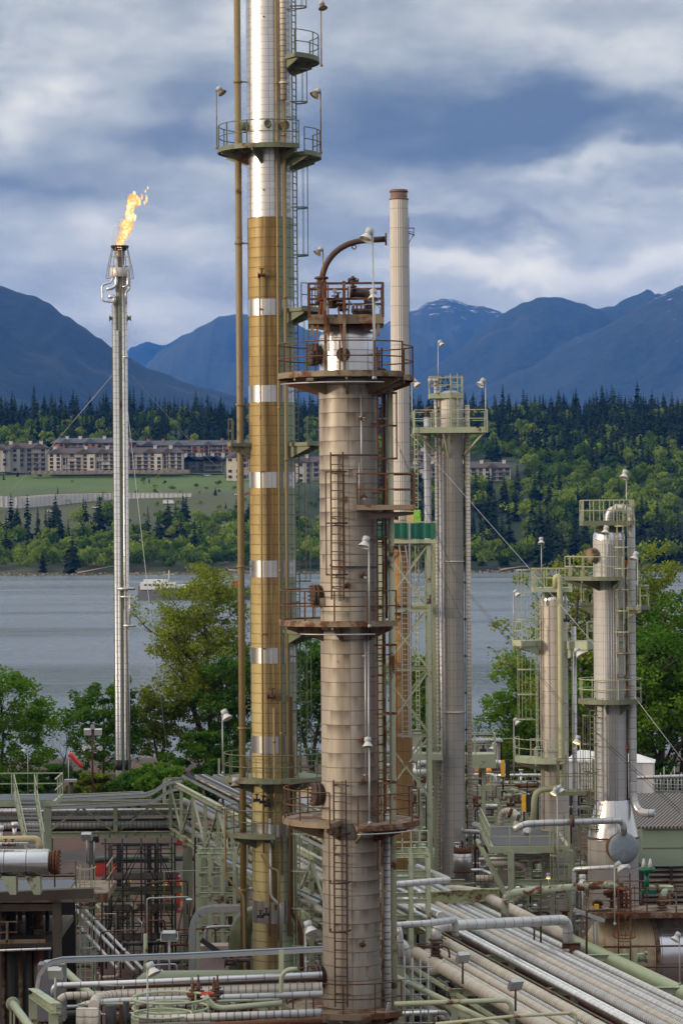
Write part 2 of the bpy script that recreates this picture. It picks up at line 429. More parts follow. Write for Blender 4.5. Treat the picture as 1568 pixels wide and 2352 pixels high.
def mountain(name, pts, d, depth, mat, seed, rough=26, basev=960, back=500):
    d *= KM; depth *= KM; rough *= KM; back *= KM
    """a ridge at distance d: pts are its surveyed skyline, the slope falls to the front and the back"""
    us = [p[0] for p in pts]; m = MB(); nx = 460; nr = 30; vs = []
    x0, x1 = P(us[0], 700, d).x, P(us[-1], 700, d).x
    zr = []
    for i in range(nx + 1):
        u = us[0] + (us[-1] - us[0]) * i / nx
        for (a, va), (b, vb) in zip(pts, pts[1:]):
            if u <= b: break
        t = (u - a) / (b - a); v = va + (vb - va) * (t * t * (3 - 2 * t) * .4 + t * .6)
        zr.append(P(u, v, d).z)
    fr = [j / nr for j in range(nr + 1)]
    for j in range(nr + 5):
        for i in range(nx + 1):
            x = x0 + (x1 - x0) * i / nx; zt = zr[i]
            if j <= nr:
                t = 1 - j / nr        # 1 at foot, 0 at ridge
                y = d - depth * t; z = zt * (1 - t ** 1.15)
                k = math.sin(min(1, t * 1.15) * PI) if t < .87 else .2
                w = fbm(x / 420 / KM + seed, y / 900 / KM, 5, seed)
                xw = x / 330 / KM + fbm(x / 700 / KM, y / 420 / KM, 2, seed + 5) * 1.6; rid = abs(fbm(xw, y / 620 / KM, 4, seed + 9)) * 2
                z += (w * .40 - rid * .34) * zt * max(0, k) + fbm(x / 40 / KM, y / 40 / KM, 3, seed) * rough * (.55 if t > 0 else .5)
                pass
            else:
                t = (j - nr) / 4; y = d + back * t; z = zt * (1 - t)
            vs.append((x, y, z))
    q = nx + 1
    m.add(vs, [(j * q + i, j * q + i + 1, (j + 1) * q + i + 1, (j + 1) * q + i) for j in range(nr + 4) for i in range(nx)], True)
    tag(m.build(name, mat), kind='structure')
mountain('mountain', [(-900, 760), (-500, 640), (-250, 615), (0, 655), (40, 670), (75, 673), (110, 690), (150, 722), (190, 746), (230, 775), (262, 803), (300, 822), (340, 846), (400, 868), (470, 888), (540, 908), (640, 940), (800, 980)], 5200, 2000, m_mount('m1', 0, 9999, (.003, .009, .011), (.016, .032, .028)), 1)
mountain('mountain', [(150, 980), (230, 940), (280, 890), (330, 838), (380, 800), (430, 768), (470, 745), (505, 728), (545, 724), (590, 720), (660, 740), (720, 760), (780, 775), (830, 770), (880, 745), (940, 716), (985, 694), (1030, 686), (1080, 700), (1140, 712), (1200, 750), (1300, 830), (1500, 960)], 10200, 3800, m_mount('m2', 1, 700, (.03, .05, .055), (.06, .08, .08)), 2, 34)
mountain('mountain', [(560, 1000), (700, 980), (860, 900), (950, 872), (1040, 812), (1100, 760), (1150, 722), (1200, 697), (1240, 685), (1290, 683), (1330, 695), (1370, 707), (1410, 700), (1450, 680), (1485, 664), (1520, 690), (1600, 760), (1800, 800)], 8000, 2900, m_mount('m3', 0, 9999), 3)
mountain('mountain', [(850, 1010), (1000, 940), (1200, 850), (1300, 795), (1380, 752), (1440, 720), (1480, 694), (1520, 676), (1568, 656), (1640, 630), (1800, 610), (2200, 700)], 6900, 2300, m_mount('m4', .9, 505), 4)
mountain('mountain', [(230, 900), (270, 840), (300, 800), (335, 786), (380, 792), (420, 770), (460, 800), (560, 860)], 12600, 1900, m_mount('m5', 0, 9999), 5, 30)
def mist(name, spec, dens, label):
    m = bpy.data.materials.new(name); m.use_nodes = True; t = m.node_tree; t.nodes.clear()
    o = t.nodes.new('ShaderNodeOutputMaterial'); v = t.nodes.new('ShaderNodeVolumePrincipled')
    v.inputs['Color'].default_value = (.86, .9, 1, 1); v.inputs['Density'].default_value = dens
    t.links.new(v.outputs[0], o.inputs['Volume'])
    b = MB()
    for (u, vv, d, ru, rv) in spec:
        c = P(u, vv, d); n = 24; vs = []
        rx, rz, ry = ru / ppm(d), rv / ppm(d), ru / ppm(d) * .8
        prof = []
        for j in range(13):
            th = PI * j / 12 - PI / 2
            for k in range(n):
                a = 2 * PI * k / n; q = 1 + fbm(math.cos(a) * 1.5 + u, math.sin(a) * 1.5 + th, 3, 1) * .7
                vs.append((c.x + rx * q * math.cos(th) * math.cos(a), c.y + ry * q * math.cos(th) * math.sin(a), c.z + rz * q * math.sin(th)))
        b.add(vs, [(j * n + k, j * n + (k + 1) % n, (j + 1) * n + (k + 1) % n, (j + 1) * n + k) for j in range(12) for k in range(n)], True)
    ob = b.build(name, m); tag(ob, label, None, None, 'stuff')
# ------------------------------------------------------------------ far trees
def m_leaf(name, ca, cb, trans=.25, rough=.6):
    g = N(name); p = g.pos(); r = g.n('ShaderNodeObjectInfo').outputs['Random']
    at = g.n('ShaderNodeAttribute', attribute_name='tint').outputs['Fac']
    rr = g.math('FRACT', g.math('ADD', g.math('MULTIPLY', r, 3.7), at))
    c = g.mix(rr, ca, cb); c = g.mix(g.math('MULTIPLY', g.noise(p, .9, 3), .5), c, [k * .55 for k in ca])
    d = g.n('ShaderNodeBsdfDiffuse'); g.l(c, d.inputs[0]); t = g.n('ShaderNodeBsdfTranslucent'); g.l(c, t.inputs[0])
    mx = g.n('ShaderNodeMixShader'); mx.inputs[0].default_value = trans; g.l(d.outputs[0], mx.inputs[1]); g.l(t.outputs[0], mx.inputs[2])
    g.l(mx.outputs[0], g.out.inputs[0]); return g.m
M_CON = m_leaf('conifer_needles', (.014, .028, .016), (.05, .072, .03), .1)
M_DEC = m_leaf('broadleaf_foliage', (.06, .13, .02), (.36, .46, .07), .42)
M_BARK = plain('bark', (.06, .048, .038), .9)
rs = np.random.RandomState(5)
def conifer_np(h, w, seed):
    """a ragged fir: whorls of drooping boughs"""
    r = np.random.RandomState(seed); q = []
    nt = 15; lean = r.uniform(-.02, .02)
    for i in range(nt):
        t = i / (nt - 1); z = h * (.10 + .87 * t); rad = w * .5 * (1 - t) ** .8 * r.uniform(.65, 1.15) + .3
        for k in range(6 if t < .8 else 4):
            a = r.uniform(0, 2 * PI); L = rad * r.uniform(.6, 1.25); wd = L * .42 + .3; dz = L * r.uniform(.25, .6)
            ca, sa = math.cos(a), math.sin(a)
            q.append([(0, 0, z + h * .03), (ca * L * .6 - sa * wd, sa * L * .6 + ca * wd, z - dz * .5), (ca * L, sa * L, z - dz), (ca * L * .6 + sa * wd, sa * L * .6 - ca * wd, z - dz * .5)])
    for k in range(3):
        a = r.uniform(0, PI); q.append([(-.25 * math.cos(a), -.25 * math.sin(a), h * .84), (.25 * math.cos(a), .25 * math.sin(a), h * .84), (.03, .03, h), (-.03, 0, h)])
    return np.array(q)
def broad_np(h, w, seed, n=230, leaf=1.0):
    r = np.random.RandomState(seed); q = []
    lobes = [(r.uniform(-.3, .3) * w, r.uniform(-.3, .3) * w, h * r.uniform(.38, .82), w * r.uniform(.2, .36)) for _ in range(9)]
    for i in range(n):
        cx, cy, cz, rr = lobes[r.randint(len(lobes))]
        d = r.normal(size=3); d /= np.linalg.norm(d); d[2] = abs(d[2]) * .9 - .25
        c = np.array([cx, cy, cz]) + d * rr * r.uniform(.7, 1.1)
        a = r.normal(size=3); a /= np.linalg.norm(a); b = np.cross(a, d + .3 * r.normal(size=3)); b /= (np.linalg.norm(b) + 1e-6)
        s = leaf * r.uniform(.6, 1.3)
        q.append([c - a * s - b * s * .3, c + b * s, c + a * s + b * s * .3, c - b * s])
    return np.array(q)
def quads_mesh(name, Q, mats, tints=None, trunk=None):
    """Q (n,4,3)"""
    me = bpy.data.meshes.new(name); n = len(Q)
    me.vertices.add(n * 4); me.vertices.foreach_set('co', Q.reshape(-1).astype(np.float32))
    me.loops.add(n * 4); me.loops.foreach_set('vertex_index', np.arange(n * 4, dtype=np.int32))
    me.polygons.add(n); me.polygons.foreach_set('loop_start', np.arange(0, n * 4, 4, dtype=np.int32)); me.polygons.foreach_set('loop_total', np.full(n, 4, dtype=np.int32))
    me.update(calc_edges=True)
    if tints is not None:
        at = me.attributes.new('tint', 'FLOAT', 'POINT'); at.data.foreach_set('value', np.repeat(tints, 4).astype(np.float32))
    me.materials.append(mats); return me
CONS = [conifer_np(22, w, i) for i, w in enumerate((8.5, 9.5, 11, 7.5, 12))]
DECS = [broad_np(15, w, 50 + i, 260, .85) for i, w in enumerate((11, 13, 10, 14))]
CM_ = [quads_mesh('conifer', q, M_CON, np.zeros(len(q))) for q in CONS]
DM_ = [quads_mesh('broadleaf_tree', q, M_DEC, np.zeros(len(q))) for q in DECS]
def v_at(x, y, z): return 1208 - (z - CAMZ) * F / y
spots = []
BL = [(-210, 113), (113, 425), (300, 565), (400, 520), (515, 600), (660, 760), (930, 1190)]
rr_ = random.Random(11)
def try_spot(u, y, hs=1):
    x = (u - 784) / F * y; z = hill(x, y); spots.append((x, y, z, u))
for i in range(7500):
    u = rr_.uniform(-120, 1690); y = rr_.uniform(1612, 2780) if rr_.random() < .8 else rr_.uniform(2500, 2800)
    x = (u - 784) / F * y; z = hill(x, y)
    left = u < 745
    p = 0
    if y > 2240: p = 1.0
    elif left:
        if y < 1800: p = 1 if y < 1780 else .5
        elif y < 1870: p = .35 if u > 330 else .1
        elif y < 2060: p = (.05 if u < 330 else .22) if y > 1930 else .12
        elif y < 2240: p = 0.0 if (y < 2220) else 1
    else:
        if u < 1200 and 1900 < y < 2150: p = 0
        elif u < 1230 and 2150 <= y < 2240: p = .5
        else: p = 1
    if rr_.random() < p: spots.append((x, y, z, u))
spots.sort(key=lambda s: s[1])
cell = {}; keep = []
for s in spots:
    k = (round(s[0] / (7 if s[1] < 2380 else 9)), round(s[1] / (11 if s[1] < 2380 else 30)))
    if k in cell: continue
    cell[k] = 1; keep.append(s)
ncon = ndec = 0; MC = []; MD = []; MCt = []; MDt = []
for (x, y, z, u) in keep:
    n = fbm(x / 90 + 40, y / 120, 3, 21)
    left = u < 745
    small = left and 1800 < y < 2060
    pc = .5 - n * 2.0
    if y > 2330: pc += .45
    if y < 1760 and left: pc -= .32
    if not left and y < 2250: pc -= .02
    if small: pc = .15
    con = rr_.random() < pc
    s = rr_.uniform(.72, 1.12) * (.32 if small else 1.0)
    if y > 2380 and con: s *= rr_.choice((.7, .85, 1.0, 1.3))
    a = rr_.uniform(0, 6.28); tall = rr_.uniform(.85, 1.2)
    if con and ncon < 290 and not small and (ncon + ndec) < 560:
        ncon += 1; o = bpy.data.objects.new('conifer', rr_.choice(CM_)); COL.objects.link(o)
        o.location = (x, y, z - 1); o.rotation_euler = (0, 0, a); o.scale = (s, s, s * tall)
        if left: tag(o, 'dark pointed conifer in the shore wood across the inlet, left of the tall tower', 'conifer', 'conifers of the left far shore wood')
        else: tag(o, 'dark pointed conifer on the wooded hillside across the inlet, right of the rusty column', 'conifer', 'conifers of the right far hillside')
    elif (not con) and ndec < 280 and not small:
        ndec += 1; o = bpy.data.objects.new('broadleaf_tree', rr_.choice(DM_)); COL.objects.link(o)
        o.location = (x, y, z - 1); o.rotation_euler = (0, 0, a); o.scale = (s, s, s * tall)
        if left: tag(o, 'round fresh green tree in the shore wood across the inlet, left of the tall tower', 'tree', 'leafy trees of the left far shore wood')
        else: tag(o, 'round fresh green tree on the wooded hillside across the inlet, right of the rusty column', 'tree', 'leafy trees of the right far hillside')
    else:
        Q = (CONS[rr_.randrange(5)] if con else DECS[rr_.randrange(4)]) * np.array([s, s, s * tall])
        ca, sa = math.cos(a), math.sin(a); Q = Q @ np.array([[ca, sa, 0], [-sa, ca, 0], [0, 0, 1]]) + np.array([x, y, z - 1])
        (MC if con else MD).append(Q); (MCt if con else MDt).append(np.full(len(Q), rr_.random()))
for nm, L, T, mt, lb in (('distant_conifer_forest', MC, MCt, M_CON, 'dark conifer forest covering the upper far hillside'), ('distant_leafy_wood', MD, MDt, M_DEC, 'green leafy wood and scrub on the far hillside')):
    o = bpy.data.objects.new(nm, quads_mesh(nm, np.concatenate(L), mt, np.concatenate(T))); COL.objects.link(o); tag(o, lb, None, None, 'stuff')
print('far trees', ncon, ndec, len(MC), len(MD))
# beach logs and rocks
rk = MB()
for i in range(700):
    u = rr_.uniform(-100, 1680); y = rr_.uniform(1597, 1612); x = (u - 784) / F * y; s = rr_.uniform(.4, 1.3)
    rk.box((x, y, hill(x, y) + s * .2), (s * 1.4, s, s * .8), rr_.uniform(0, 3))
tag(rk.build('shore_rocks', plain('rock', (.25, .21, .18), .9, 0, .4, .3)), 'pale rocks strewn along the far waterline', None, None, 'stuff')
for i, (u, v, L, an) in enumerate(((220, 1308, 11, 20), (560, 1312, 9, -12), (1180, 1304, 8, 15))):
    c = P(u, v, 1604); m = MB(); a = R(an); dx = Vector((math.cos(a), 0, math.sin(a) * .5)) * L
    m.tube([c - dx, c, c + dx], .4, 7, rs=[.5, .4, .22]); m.tube([c - dx, c - dx + Vector((-1.2, .5, 1.5))], .15, 5)
    o = m.build('driftwood_log', plain('driftwood%d' % i, (.3, .25, .2), .9), None, c)
    tag(o, ('long pale driftwood log leaning up the beach left of the flare', 'weathered driftwood log on the beach beyond the tall tower', 'short driftwood log on the beach right of the grey column')[i], 'driftwood')
# ------------------------------------------------------------------ far buildings
M_WINF = plain('far_window', (.03, .035, .045), .2); M_SLAB = plain('far_balcony', (.42, .40, .37), .8)
def m_wallc(n, c): return plain(n, c, .85, 0, .12, .2)
M_ROOFB = plain('roof_brown', (.10, .08, .078), .9, 0, .2, .3); M_ROOFS = plain('roof_slate', (.10, .11, .125), .9, 0, .2, .3); M_ROOFD = plain('roof_dark', (.035, .04, .055), .9, 0, .2, .3)
M_CHIM = plain('chimney_white', (.6, .57, .52), .8)
winme = None
def apartments(u0, u1, vtop, vbase, d, st, wallm, roofm, label, rot=0, gables=3, dep=18, chim=4, wspace=13, chm=None, towers=0):
    """balconied blocks: vtop is the roof edge, vbase the ground line"""
    global winme
    a, b = P(u0, vbase, d), P(u1, vbase, d); h = (vbase - vtop) / ppm(d); Wd = b.x - a.x; z0 = a.z - 1
    c = Vector(((a.x + b.x) / 2, d, z0)); T = thing('apartment_building', label, 'apartment building', c)
    m = MB(); m.box((c.x, d + dep / 2, z0 + (h + 1) / 2), (Wd, dep, h + 1))
    nb = max(2, int(Wd / 11))
    for i in range(nb):
        if i % 2 == 0: m.box((a.x + Wd * (i + .5) / nb, d - .8, z0 + (h + 1) / 2 - .3), (Wd / nb * .55, 2.4, h + .2))
    m.build('wall', wallm, T)
    r = MB(); e = 1.6; zt = z0 + h + 1; rh = 4.2
    x0, x1, y0, y1 = a.x - e, b.x + e, d - 2.6, d + dep + e
    r.add([(x0, y0, zt), (x1, y0, zt), (x1, y1, zt), (x0, y1, zt), (x0 + 6, (y0 + y1) / 2, zt + rh), (x1 - 6, (y0 + y1) / 2, zt + rh)], [(0, 1, 5, 4), (1, 2, 5), (2, 3, 4, 5), (3, 0, 4), (3, 2, 1, 0)])
    for i in range(gables):
        gx = a.x + Wd * (i + .5) / gables + rr_.uniform(-3, 3); gw = rr_.uniform(4.5, 6.5)
        r.add([(gx - gw, y0 - .3, zt - .2), (gx + gw, y0 - .3, zt - .2), (gx, y0 - .3, zt + rh * .8), (gx - gw, y0 + 8, zt - .2), (gx + gw, y0 + 8, zt - .2), (gx, y0 + 8, zt + rh * .8)], [(0, 1, 2), (0, 2, 5, 3), (1, 4, 5, 2), (0, 3, 4, 1)])
    ro = r.build('roof', roofm, T)
    for i in range(chim):
        q = MB(); cx = a.x + Wd * (i + .5) / chim + rr_.uniform(-4, 4); q.box((cx, (y0 + y1) / 2 - 2, zt + rh * .8), (2.3, 2.3, 3.4)); q.box((cx, (y0 + y1) / 2 - 2, zt + rh * .8 + 1.9), (2.8, 2.8, .4)); q.build('chimney', chm or M_CHIM, ro)
    fh = h / st
    for f in range(st):
        s = MB(); zz = z0 + 1 + f * fh
        for i in range(nb):
            if i % 2: cx = a.x + Wd * (i + .5) / nb; s.box((cx, d - .9, zz), (Wd / nb * .92, 2.0, .3)); s.box((cx, d - 1.85, zz + .9), (Wd / nb * .92, .12, .12)); [s.box((cx + k * Wd / nb * .46, d - 1.6, zz + fh / 2), (.4, .4, fh)) for k in (-1, 1)]
        if s.v: s.build('balcony', M_SLAB, T)
        nw = max(3, int(Wd / 4.6))
        for i in range(nw):
            if rr_.random() < .12: continue
            x = a.x + Wd * (i + .5) / nw; bay = int((x - a.x) / Wd * nb) % 2 == 0
            w = bpy.data.objects.new('window', None) if False else None
            if winme is None:
                q = MB(); q.box((0, 0, 0), (2.4, .2, 1.9)); q.box((0, -.06, -1.05), (2.7, .25, .18)); ob = q.build('window', M_WINF); winme = ob.data; bpy.data.objects.remove(ob)
            o = bpy.data.objects.new('window', winme); COL.objects.link(o); o.parent = T; o.location = Vector((x, d - (2.05 if bay else .05), zz + fh * .52)) - c
            if not bay: o.scale = (1.25, 1, 1.15)
    return T
wl1 = m_wallc('stucco_grey', (.48, .45, .40)); wl2 = m_wallc('stucco_tan', (.66, .58, .47)); wl3 = m_wallc('stucco_red', (.34, .17, .11)); wl4 = m_wallc('stucco_pink', (.38, .27, .23)); wl5 = m_wallc('stucco_dark', (.13, .12, .12)); wl6 = m_wallc('stucco_white', (.5, .46, .42))
apartments(300, 585, 1024, 1050, 2190, 3, wl3, M_ROOFS, 'red and tan apartment block highest on the slope, behind the dark roofed houses', chim=5, gables=4, chm=wl3)
apartments(120, 310, 1018, 1045, 2170, 3, wl3, M_ROOFS, 'slate roofed apartment block behind the long beige one, left of the flare', chim=4, gables=3)
apartments(-160, 20, 1034, 1082, 2055, 5, wl1, M_ROOFB, 'beige apartment block cut by the left edge of the view', chim=3)
apartments(12, 108, 1030, 1084, 2075, 5, wl1, M_ROOFB, 'brown roofed apartment block second from the left edge', chim=3, gables=2)
apartments(112, 420, 1042, 1086, 2045, 5, wl2, M_ROOFB, 'long beige balconied apartment block behind the flare', chim=6, gables=6)
apartments(424, 512, 1058, 1082, 2065, 2, wl5, M_ROOFD, 'low dark roofed terrace between the long beige block and the tall tower', chim=6, gables=7)
apartments(520, 610, 1050, 1102, 2000, 4, wl2, M_ROOFB, 'tan apartment block hidden partly behind the tall tower', chim=2, gables=2)
apartments(664, 770, 1062, 1110, 1980, 4, wl6, M_ROOFB, 'white apartment block seen between the tall tower and the rusty column', chim=3, gables=2)
apartments(880, 1172, 1076, 1106, 1990, 3, wl6, M_ROOFB, 'white brown roofed apartment block right of the rusty column, seen past the grey column', chim=7, gables=4)
apartments(900, 1010, 1046, 1066, 2100, 2, wl4, M_ROOFB, 'pinkish apartment block on the slope behind the white block, by the ribbed chimney', chim=2, gables=1)
# garages at the foot of the long block
m = MB(); a = P(72, 1088, 2030); b = P(436, 1088, 2030)
m.box(((a.x + b.x) / 2, 2033, a.z + .6), (b.x - a.x, 6, 2.6))
for i in range(26): m.box((a.x + (b.x - a.x) * (i + .5) / 26, 2029.8, a.z + 1), (2.2, .4, 2.2))
tag(m.build('parking_podium', plain('podium', (.27, .23, .2), .85, 0, .35, .25), None, ((a.x + b.x) / 2, 2033, a.z)), 'pale low podium wall along the foot of the long beige apartment block', 'building')
# retaining wall
m = MB(); pts = [P(u, v, d) for u, v, d in ((-60, 1152, 1838), (40, 1158, 1845), (120, 1152, 1860), (200, 1150, 1872), (300, 1148, 1880), (440, 1149, 1885))]
for p, q in zip(pts, pts[1:]):
    n_ = max(1, int((q - p).length / 3))
    for i in range(n_):
        c = p.lerp(q, (i + .5) / n_); zt = 7.0; m.box(c + Vector((0, 0, .9)), ((q - p).length / n_ - .12, .8, zt)); m.box(c + Vector((0, 0, 4.5)), ((q - p).length / n_ + .05, 1.0, .3))
m.build('retaining_wall', plain('concrete_pale', (.62, .60, .57), .9, 0, .15, .15), None, pts[2]); tag(bpy.data.objects['retaining_wall'], 'long pale concrete retaining wall across the green slope left of the tall tower', 'wall')
m = MB(); pts = [P(u, v, 1795) for u, v in ((190, 1197), (245, 1199))]
m.bar(pts[0], pts[1], .8, 6); m.bar(pts[0] + Vector((0, -.1, 3.1)), pts[1] + Vector((0, -.1, 3.1)), 1.2, .3)
m.build('retaining_wall', plain('concrete_dull', (.25, .25, .25), .9), None, pts[0]); tag(bpy.data.objects['retaining_wall.001'], 'short grey concrete wall among the trees below the long retaining wall', 'wall')
def far_car(u, v, d, col, label, van=False, s=1.15):
    c = P(u, v, d); c.z = hill(c.x, c.y) + .1; T = thing('parked_car', label, 'van' if van else 'car', c)
    M = plain('car_' + label[:10], col, .35); b = MB()
    if van: b.box(c + Vector((0, 0, 1.3 * s)), (5.6 * s, 2 * s, 2 * s)); b.box(c + Vector((2.9 * s, 0, .9 * s)), (1.2 * s, 1.9 * s, 1.2 * s))
    else: b.box(c + Vector((0, 0, .65 * s)), (4.4 * s, 1.8 * s, .7 * s)); b.box(c + Vector((-.2 * s, 0, 1.2 * s)), (2.4 * s, 1.6 * s, .55 * s))
    b.build('body', M, T); w = MB(); w.box(c + Vector((-.2 * s, -.82 * s, 1.2 * s)), (2.0 * s, .08, .4 * s)); w.build('window', M_WINF, T)
    for k in (-1.4, 1.4):
        q = MB(); q.tube([c + Vector((k * s, -.9 * s, .35 * s)), c + Vector((k * s, .9 * s, .35 * s))], .35 * s, 10); q.build('wheel', M_WINF, T)
for a in [(386, 1150, 1862, (.75, .75, .72), 'white van parked by the right end of the retaining wall', True), (281, 1156, 1862, (.45, .05, .04), 'red car parked in front of the wall just left of the flare'),
          (221, 1161, 1850, (.6, .62, .65), 'silver car parked left of the flare below the wall'), (118, 1166, 1840, (.7, .7, .7), 'white car parked nearest the left end of the retaining wall'),
          (571, 1138, 1890, (.5, .03, .05), 'red car on the grass slope just left of the tall tower'), (460, 1088, 2040, (.1, .15, .3), 'blue car parked beside the dark roofed terrace'), (476, 1089, 2040, (.7, .72, .75), 'white car parked beside the dark roofed terrace'),
          (548, 1141, 1888, (.75, .76, .78), 'small white car on the grass slope left of the tall tower')]: far_car(*a)
# ------------------------------------------------------------------ ship
def ship():
    d = 1060; a = P(318, 1376, d); b = P(640, 1376, d); c = Vector(((a.x + b.x) / 2, d, -2)); L = b.x - a.x
    T = thing('cargo_ship', 'grey hulled ship with white superstructure moored behind the tree, right of the flare', 'ship', c)
    h = MB(); n = 12; secs = []
    for i in range(n + 1):
        t = i / n; w = 5.5 * min(1, .35 + t * 3) * min(1, (1 - t) * 3 + .1); x = a.x + L * t; top = 4.2 + (1.0 if t < .12 else 0)
        secs.append([(x, d - w, -1.98 + top), (x, d - w * .85, -3.2), (x, d + w * .85, -3.2), (x, d + w, -1.98 + top)])
    vs = [p for s in secs for p in s]; fs = []
    for i in range(n):
        for k in range(4): fs.append((i * 4 + k, i * 4 + (k + 1) % 4, (i + 1) * 4 + (k + 1) % 4, (i + 1) * 4 + k))
    fs += [(0, 1, 2, 3), (n * 4 + 3, n * 4 + 2, n * 4 + 1, n * 4)]
    h.add(vs, fs); h.build('hull', plain('hull_grey', (.10, .11, .13), .5, 0, .2, .3), T)
    s = MB(); x = a.x + 1.5
    s.box((x + 6, d, 3.2), (13, 8, 2.6)); s.box((x + 5.2, d, 5.0), (9, 7, 1.2)); s.box((x + 16, d, 2.9), (6, 7, 1.6))
    s.build('superstructure', plain('ship_white', (.72, .72, .70), .5, 0, .1), T)
    for i in range(7): q = MB(); q.box((x + 1.5 + i * 1.6, d - 4.05, 3.6), (.9, .15, .6)); q.build('window', M_WINF, T)
    for i, (px, col) in enumerate(((20, (.5, .08, .03)), (27, (.6, .2, .05)), (35, (.45, .06, .03)), (42, (.7, .68, .64)))):
        q = MB(); q.box((x + px, d, 3.4), (3.4, 6, 2.4)); q.box((x + px, d, 4.7), (2.2, 5, .3)); q.build('deck_house', plain('dh%d' % i, col, .6), T)
    q = MB(); q.tube([(x + 10, d, 5), (x + 10, d, 9)], .18); q.bar((x + 8, d, 7.5), (x + 12, d, 7.5), .15); q.build('mast', M_CHIM, T)
ship()
# ------------------------------------------------------------------ near shore trees
M_NL = m_leaf('spring_leaves', (.10, .22, .022), (.26, .44, .05), .5)
M_NLY = m_leaf('olive_leaves', (.11, .18, .024), (.44, .48, .07), .5)
M_NLD = m_leaf('dark_leaves', (.05, .13, .02), (.14, .28, .035), .45)
def near_tree(label, u, vtop, wpx, d, mat, seed, dens=1.0, z0=0.0, trunk_u=None, top=.5, leaf=.19, low=.22, name='broadleaf_tree', cat='tree', spread=None):
    r = random.Random(seed); nr = np.random.RandomState(seed)
    vtop -= 18; b = P(u, 1208 + (25 - z0) / d * F, d); b.z = z0
    h = P(u, vtop, d).z - z0; w = wpx / ppm(d)
    T = thing(name, label, cat, b)
    tr = MB(); ends = []
    def limb(p, dirn, L, rad, lvl):
        pts = [p]; q = p.copy(); dd = dirn.normalized(); n = 5
        for i in range(n):
            dd = (dd + Vector((r.uniform(-.16, .16), r.uniform(-.16, .16), .10 if lvl else .03))).normalized(); q = q + dd * L / n; pts.append(q.copy())
        tr.tube(pts, rad, 6, rs=[rad * (1 - .75 * i / n) for i in range(n + 1)])
        if lvl < 2:
            k = 7 if lvl == 0 else 3
            for j in range(k):
                t = r.uniform(.25, 1) if lvl == 0 else r.uniform(.35, 1); s = pts[min(n, int(t * n))]
                a = r.uniform(0, 2 * PI); out = Vector((math.cos(a), math.sin(a), r.uniform(.25, 1.0)))
                limb(s, out, L * (.5 - .2 * t) + w * .1, rad * .42 * (1.15 - t * .6), lvl + 1)
        ends.append(pts[-1])
    for k in range(1 if spread is None else spread):
        limb(b + Vector((r.uniform(-.2, .2) * k, 0, -.3)), Vector((r.uniform(-.12, .12) * (1 + k), r.uniform(-.1, .1), 1)), h * .78, max(.1, h * .016), 0)
    tr.build('trunk', M_BARK, T)
    # crown: clumps of leaf-sized faces inside an uneven egg-shaped outline
    C = []
    n = int(70 * dens * (w * h / 120) ** .75) + 12
    while len(C) < n:
        x, y, z = r.uniform(-1, 1), r.uniform(-1, 1), r.uniform(0, 1)
        prof = (math.sin(PI * min(1, (z + .06)) ** (1.25 - top * .5)) ** .6)
        prof *= .78 + 1.1 * vnoise(z * 4 + seed, math.atan2(y, x) * 1.3 + 5, seed) * .5
        rr = math.hypot(x, y)
        if rr > prof or rr < prof * .35 and r.random() < .6: continue
        C.append((b.x + x * w / 2, b.y + y * w * .42, b.z + h * (low + (1 - low) * z)))
    for e in ends:
        if e.z > b.z + h * (low + .05): C.append(tuple(e))
    C = np.array(C); per = int(95 * (.19 / leaf) ** 1.2)
    cen = np.repeat(C, per, axis=0); m = len(cen)
    cr = np.repeat(nr.uniform(.55, 1.3, len(C)), per) * (h / 16) ** .4
    dd = nr.normal(size=(m, 3)); dd /= np.linalg.norm(dd, axis=1)[:, None]
    pos = cen + dd * (cr * nr.uniform(.2, 1, m) ** .6)[:, None] * np.array([1.1, 1.1, .75])
    pos = pos[pos[:, 2] < b.z + h * 1.02]; m = len(pos)
    a = nr.normal(size=(m, 3)); a /= np.linalg.norm(a, axis=1)[:, None]; a[:, 2] *= .6
    c2 = np.cross(a, nr.normal(size=(m, 3))); c2 /= np.linalg.norm(c2, axis=1)[:, None]
    s = (leaf * nr.uniform(.6, 1.3, m))[:, None]
    Q = np.stack([pos - a * s, pos + c2 * s * .55, pos + a * s, pos - c2 * s * .55], axis=1) - np.array(b)
    me = quads_mesh('crown', Q, mat, nr.uniform(0, .999, m)); o = bpy.data.objects.new('crown', me); COL.objects.link(o); o.parent = T
    return T
near_tree('bright green maple at the left edge of the view by the water', 5, 1530, 240, 262, M_NL, 1, 1.5, low=.1)
near_tree('deep green maple behind the windsock and floodlight mast', 238, 1572, 210, 285, M_NLD, 2, 1.5, low=.05)
near_tree('tall olive green tree by the water between the flare and the tall tower', 484, 1278, 232, 292, M_NLY, 3, 1.9, low=.2, spread=2, leaf=.17)
near_tree('olive green sapling crowding the left flank of the tall olive tree', 372, 1560, 130, 290, M_NLY, 4, 1.0, low=.1)
near_tree('low pale green shrub at the foot of the flare stack', 345, 1772, 150, 268, M_NL, 5, 1.5, low=.0, name='shrub', cat='shrub')
near_tree('dark green tree right of the tall olive tree, close by the tall tower', 545, 1480, 150, 288, M_NLD, 6, 1.2, low=.1, spread=2)
near_tree('thin leaved tree seen between the tall tower and the rusty column', 722, 1462, 160, 280, M_NLD, 7, 1.0, low=.1, spread=2)
near_tree('green tree seen through the braced chimney support frame', 960, 1488, 150, 268, M_NL, 8, 1.3, low=.1)
near_tree('low light green bush behind the grey shed, right of the grey column', 1120, 1690, 190, 262, M_NLY, 9, 1.2, low=.0, name='shrub', cat='shrub')
near_tree('rounded bush on the bank below the small green tree, left of the short grey column', 1185, 1665, 120, 265, M_NL, 10, 1.2, low=.0, name='shrub', cat='shrub')
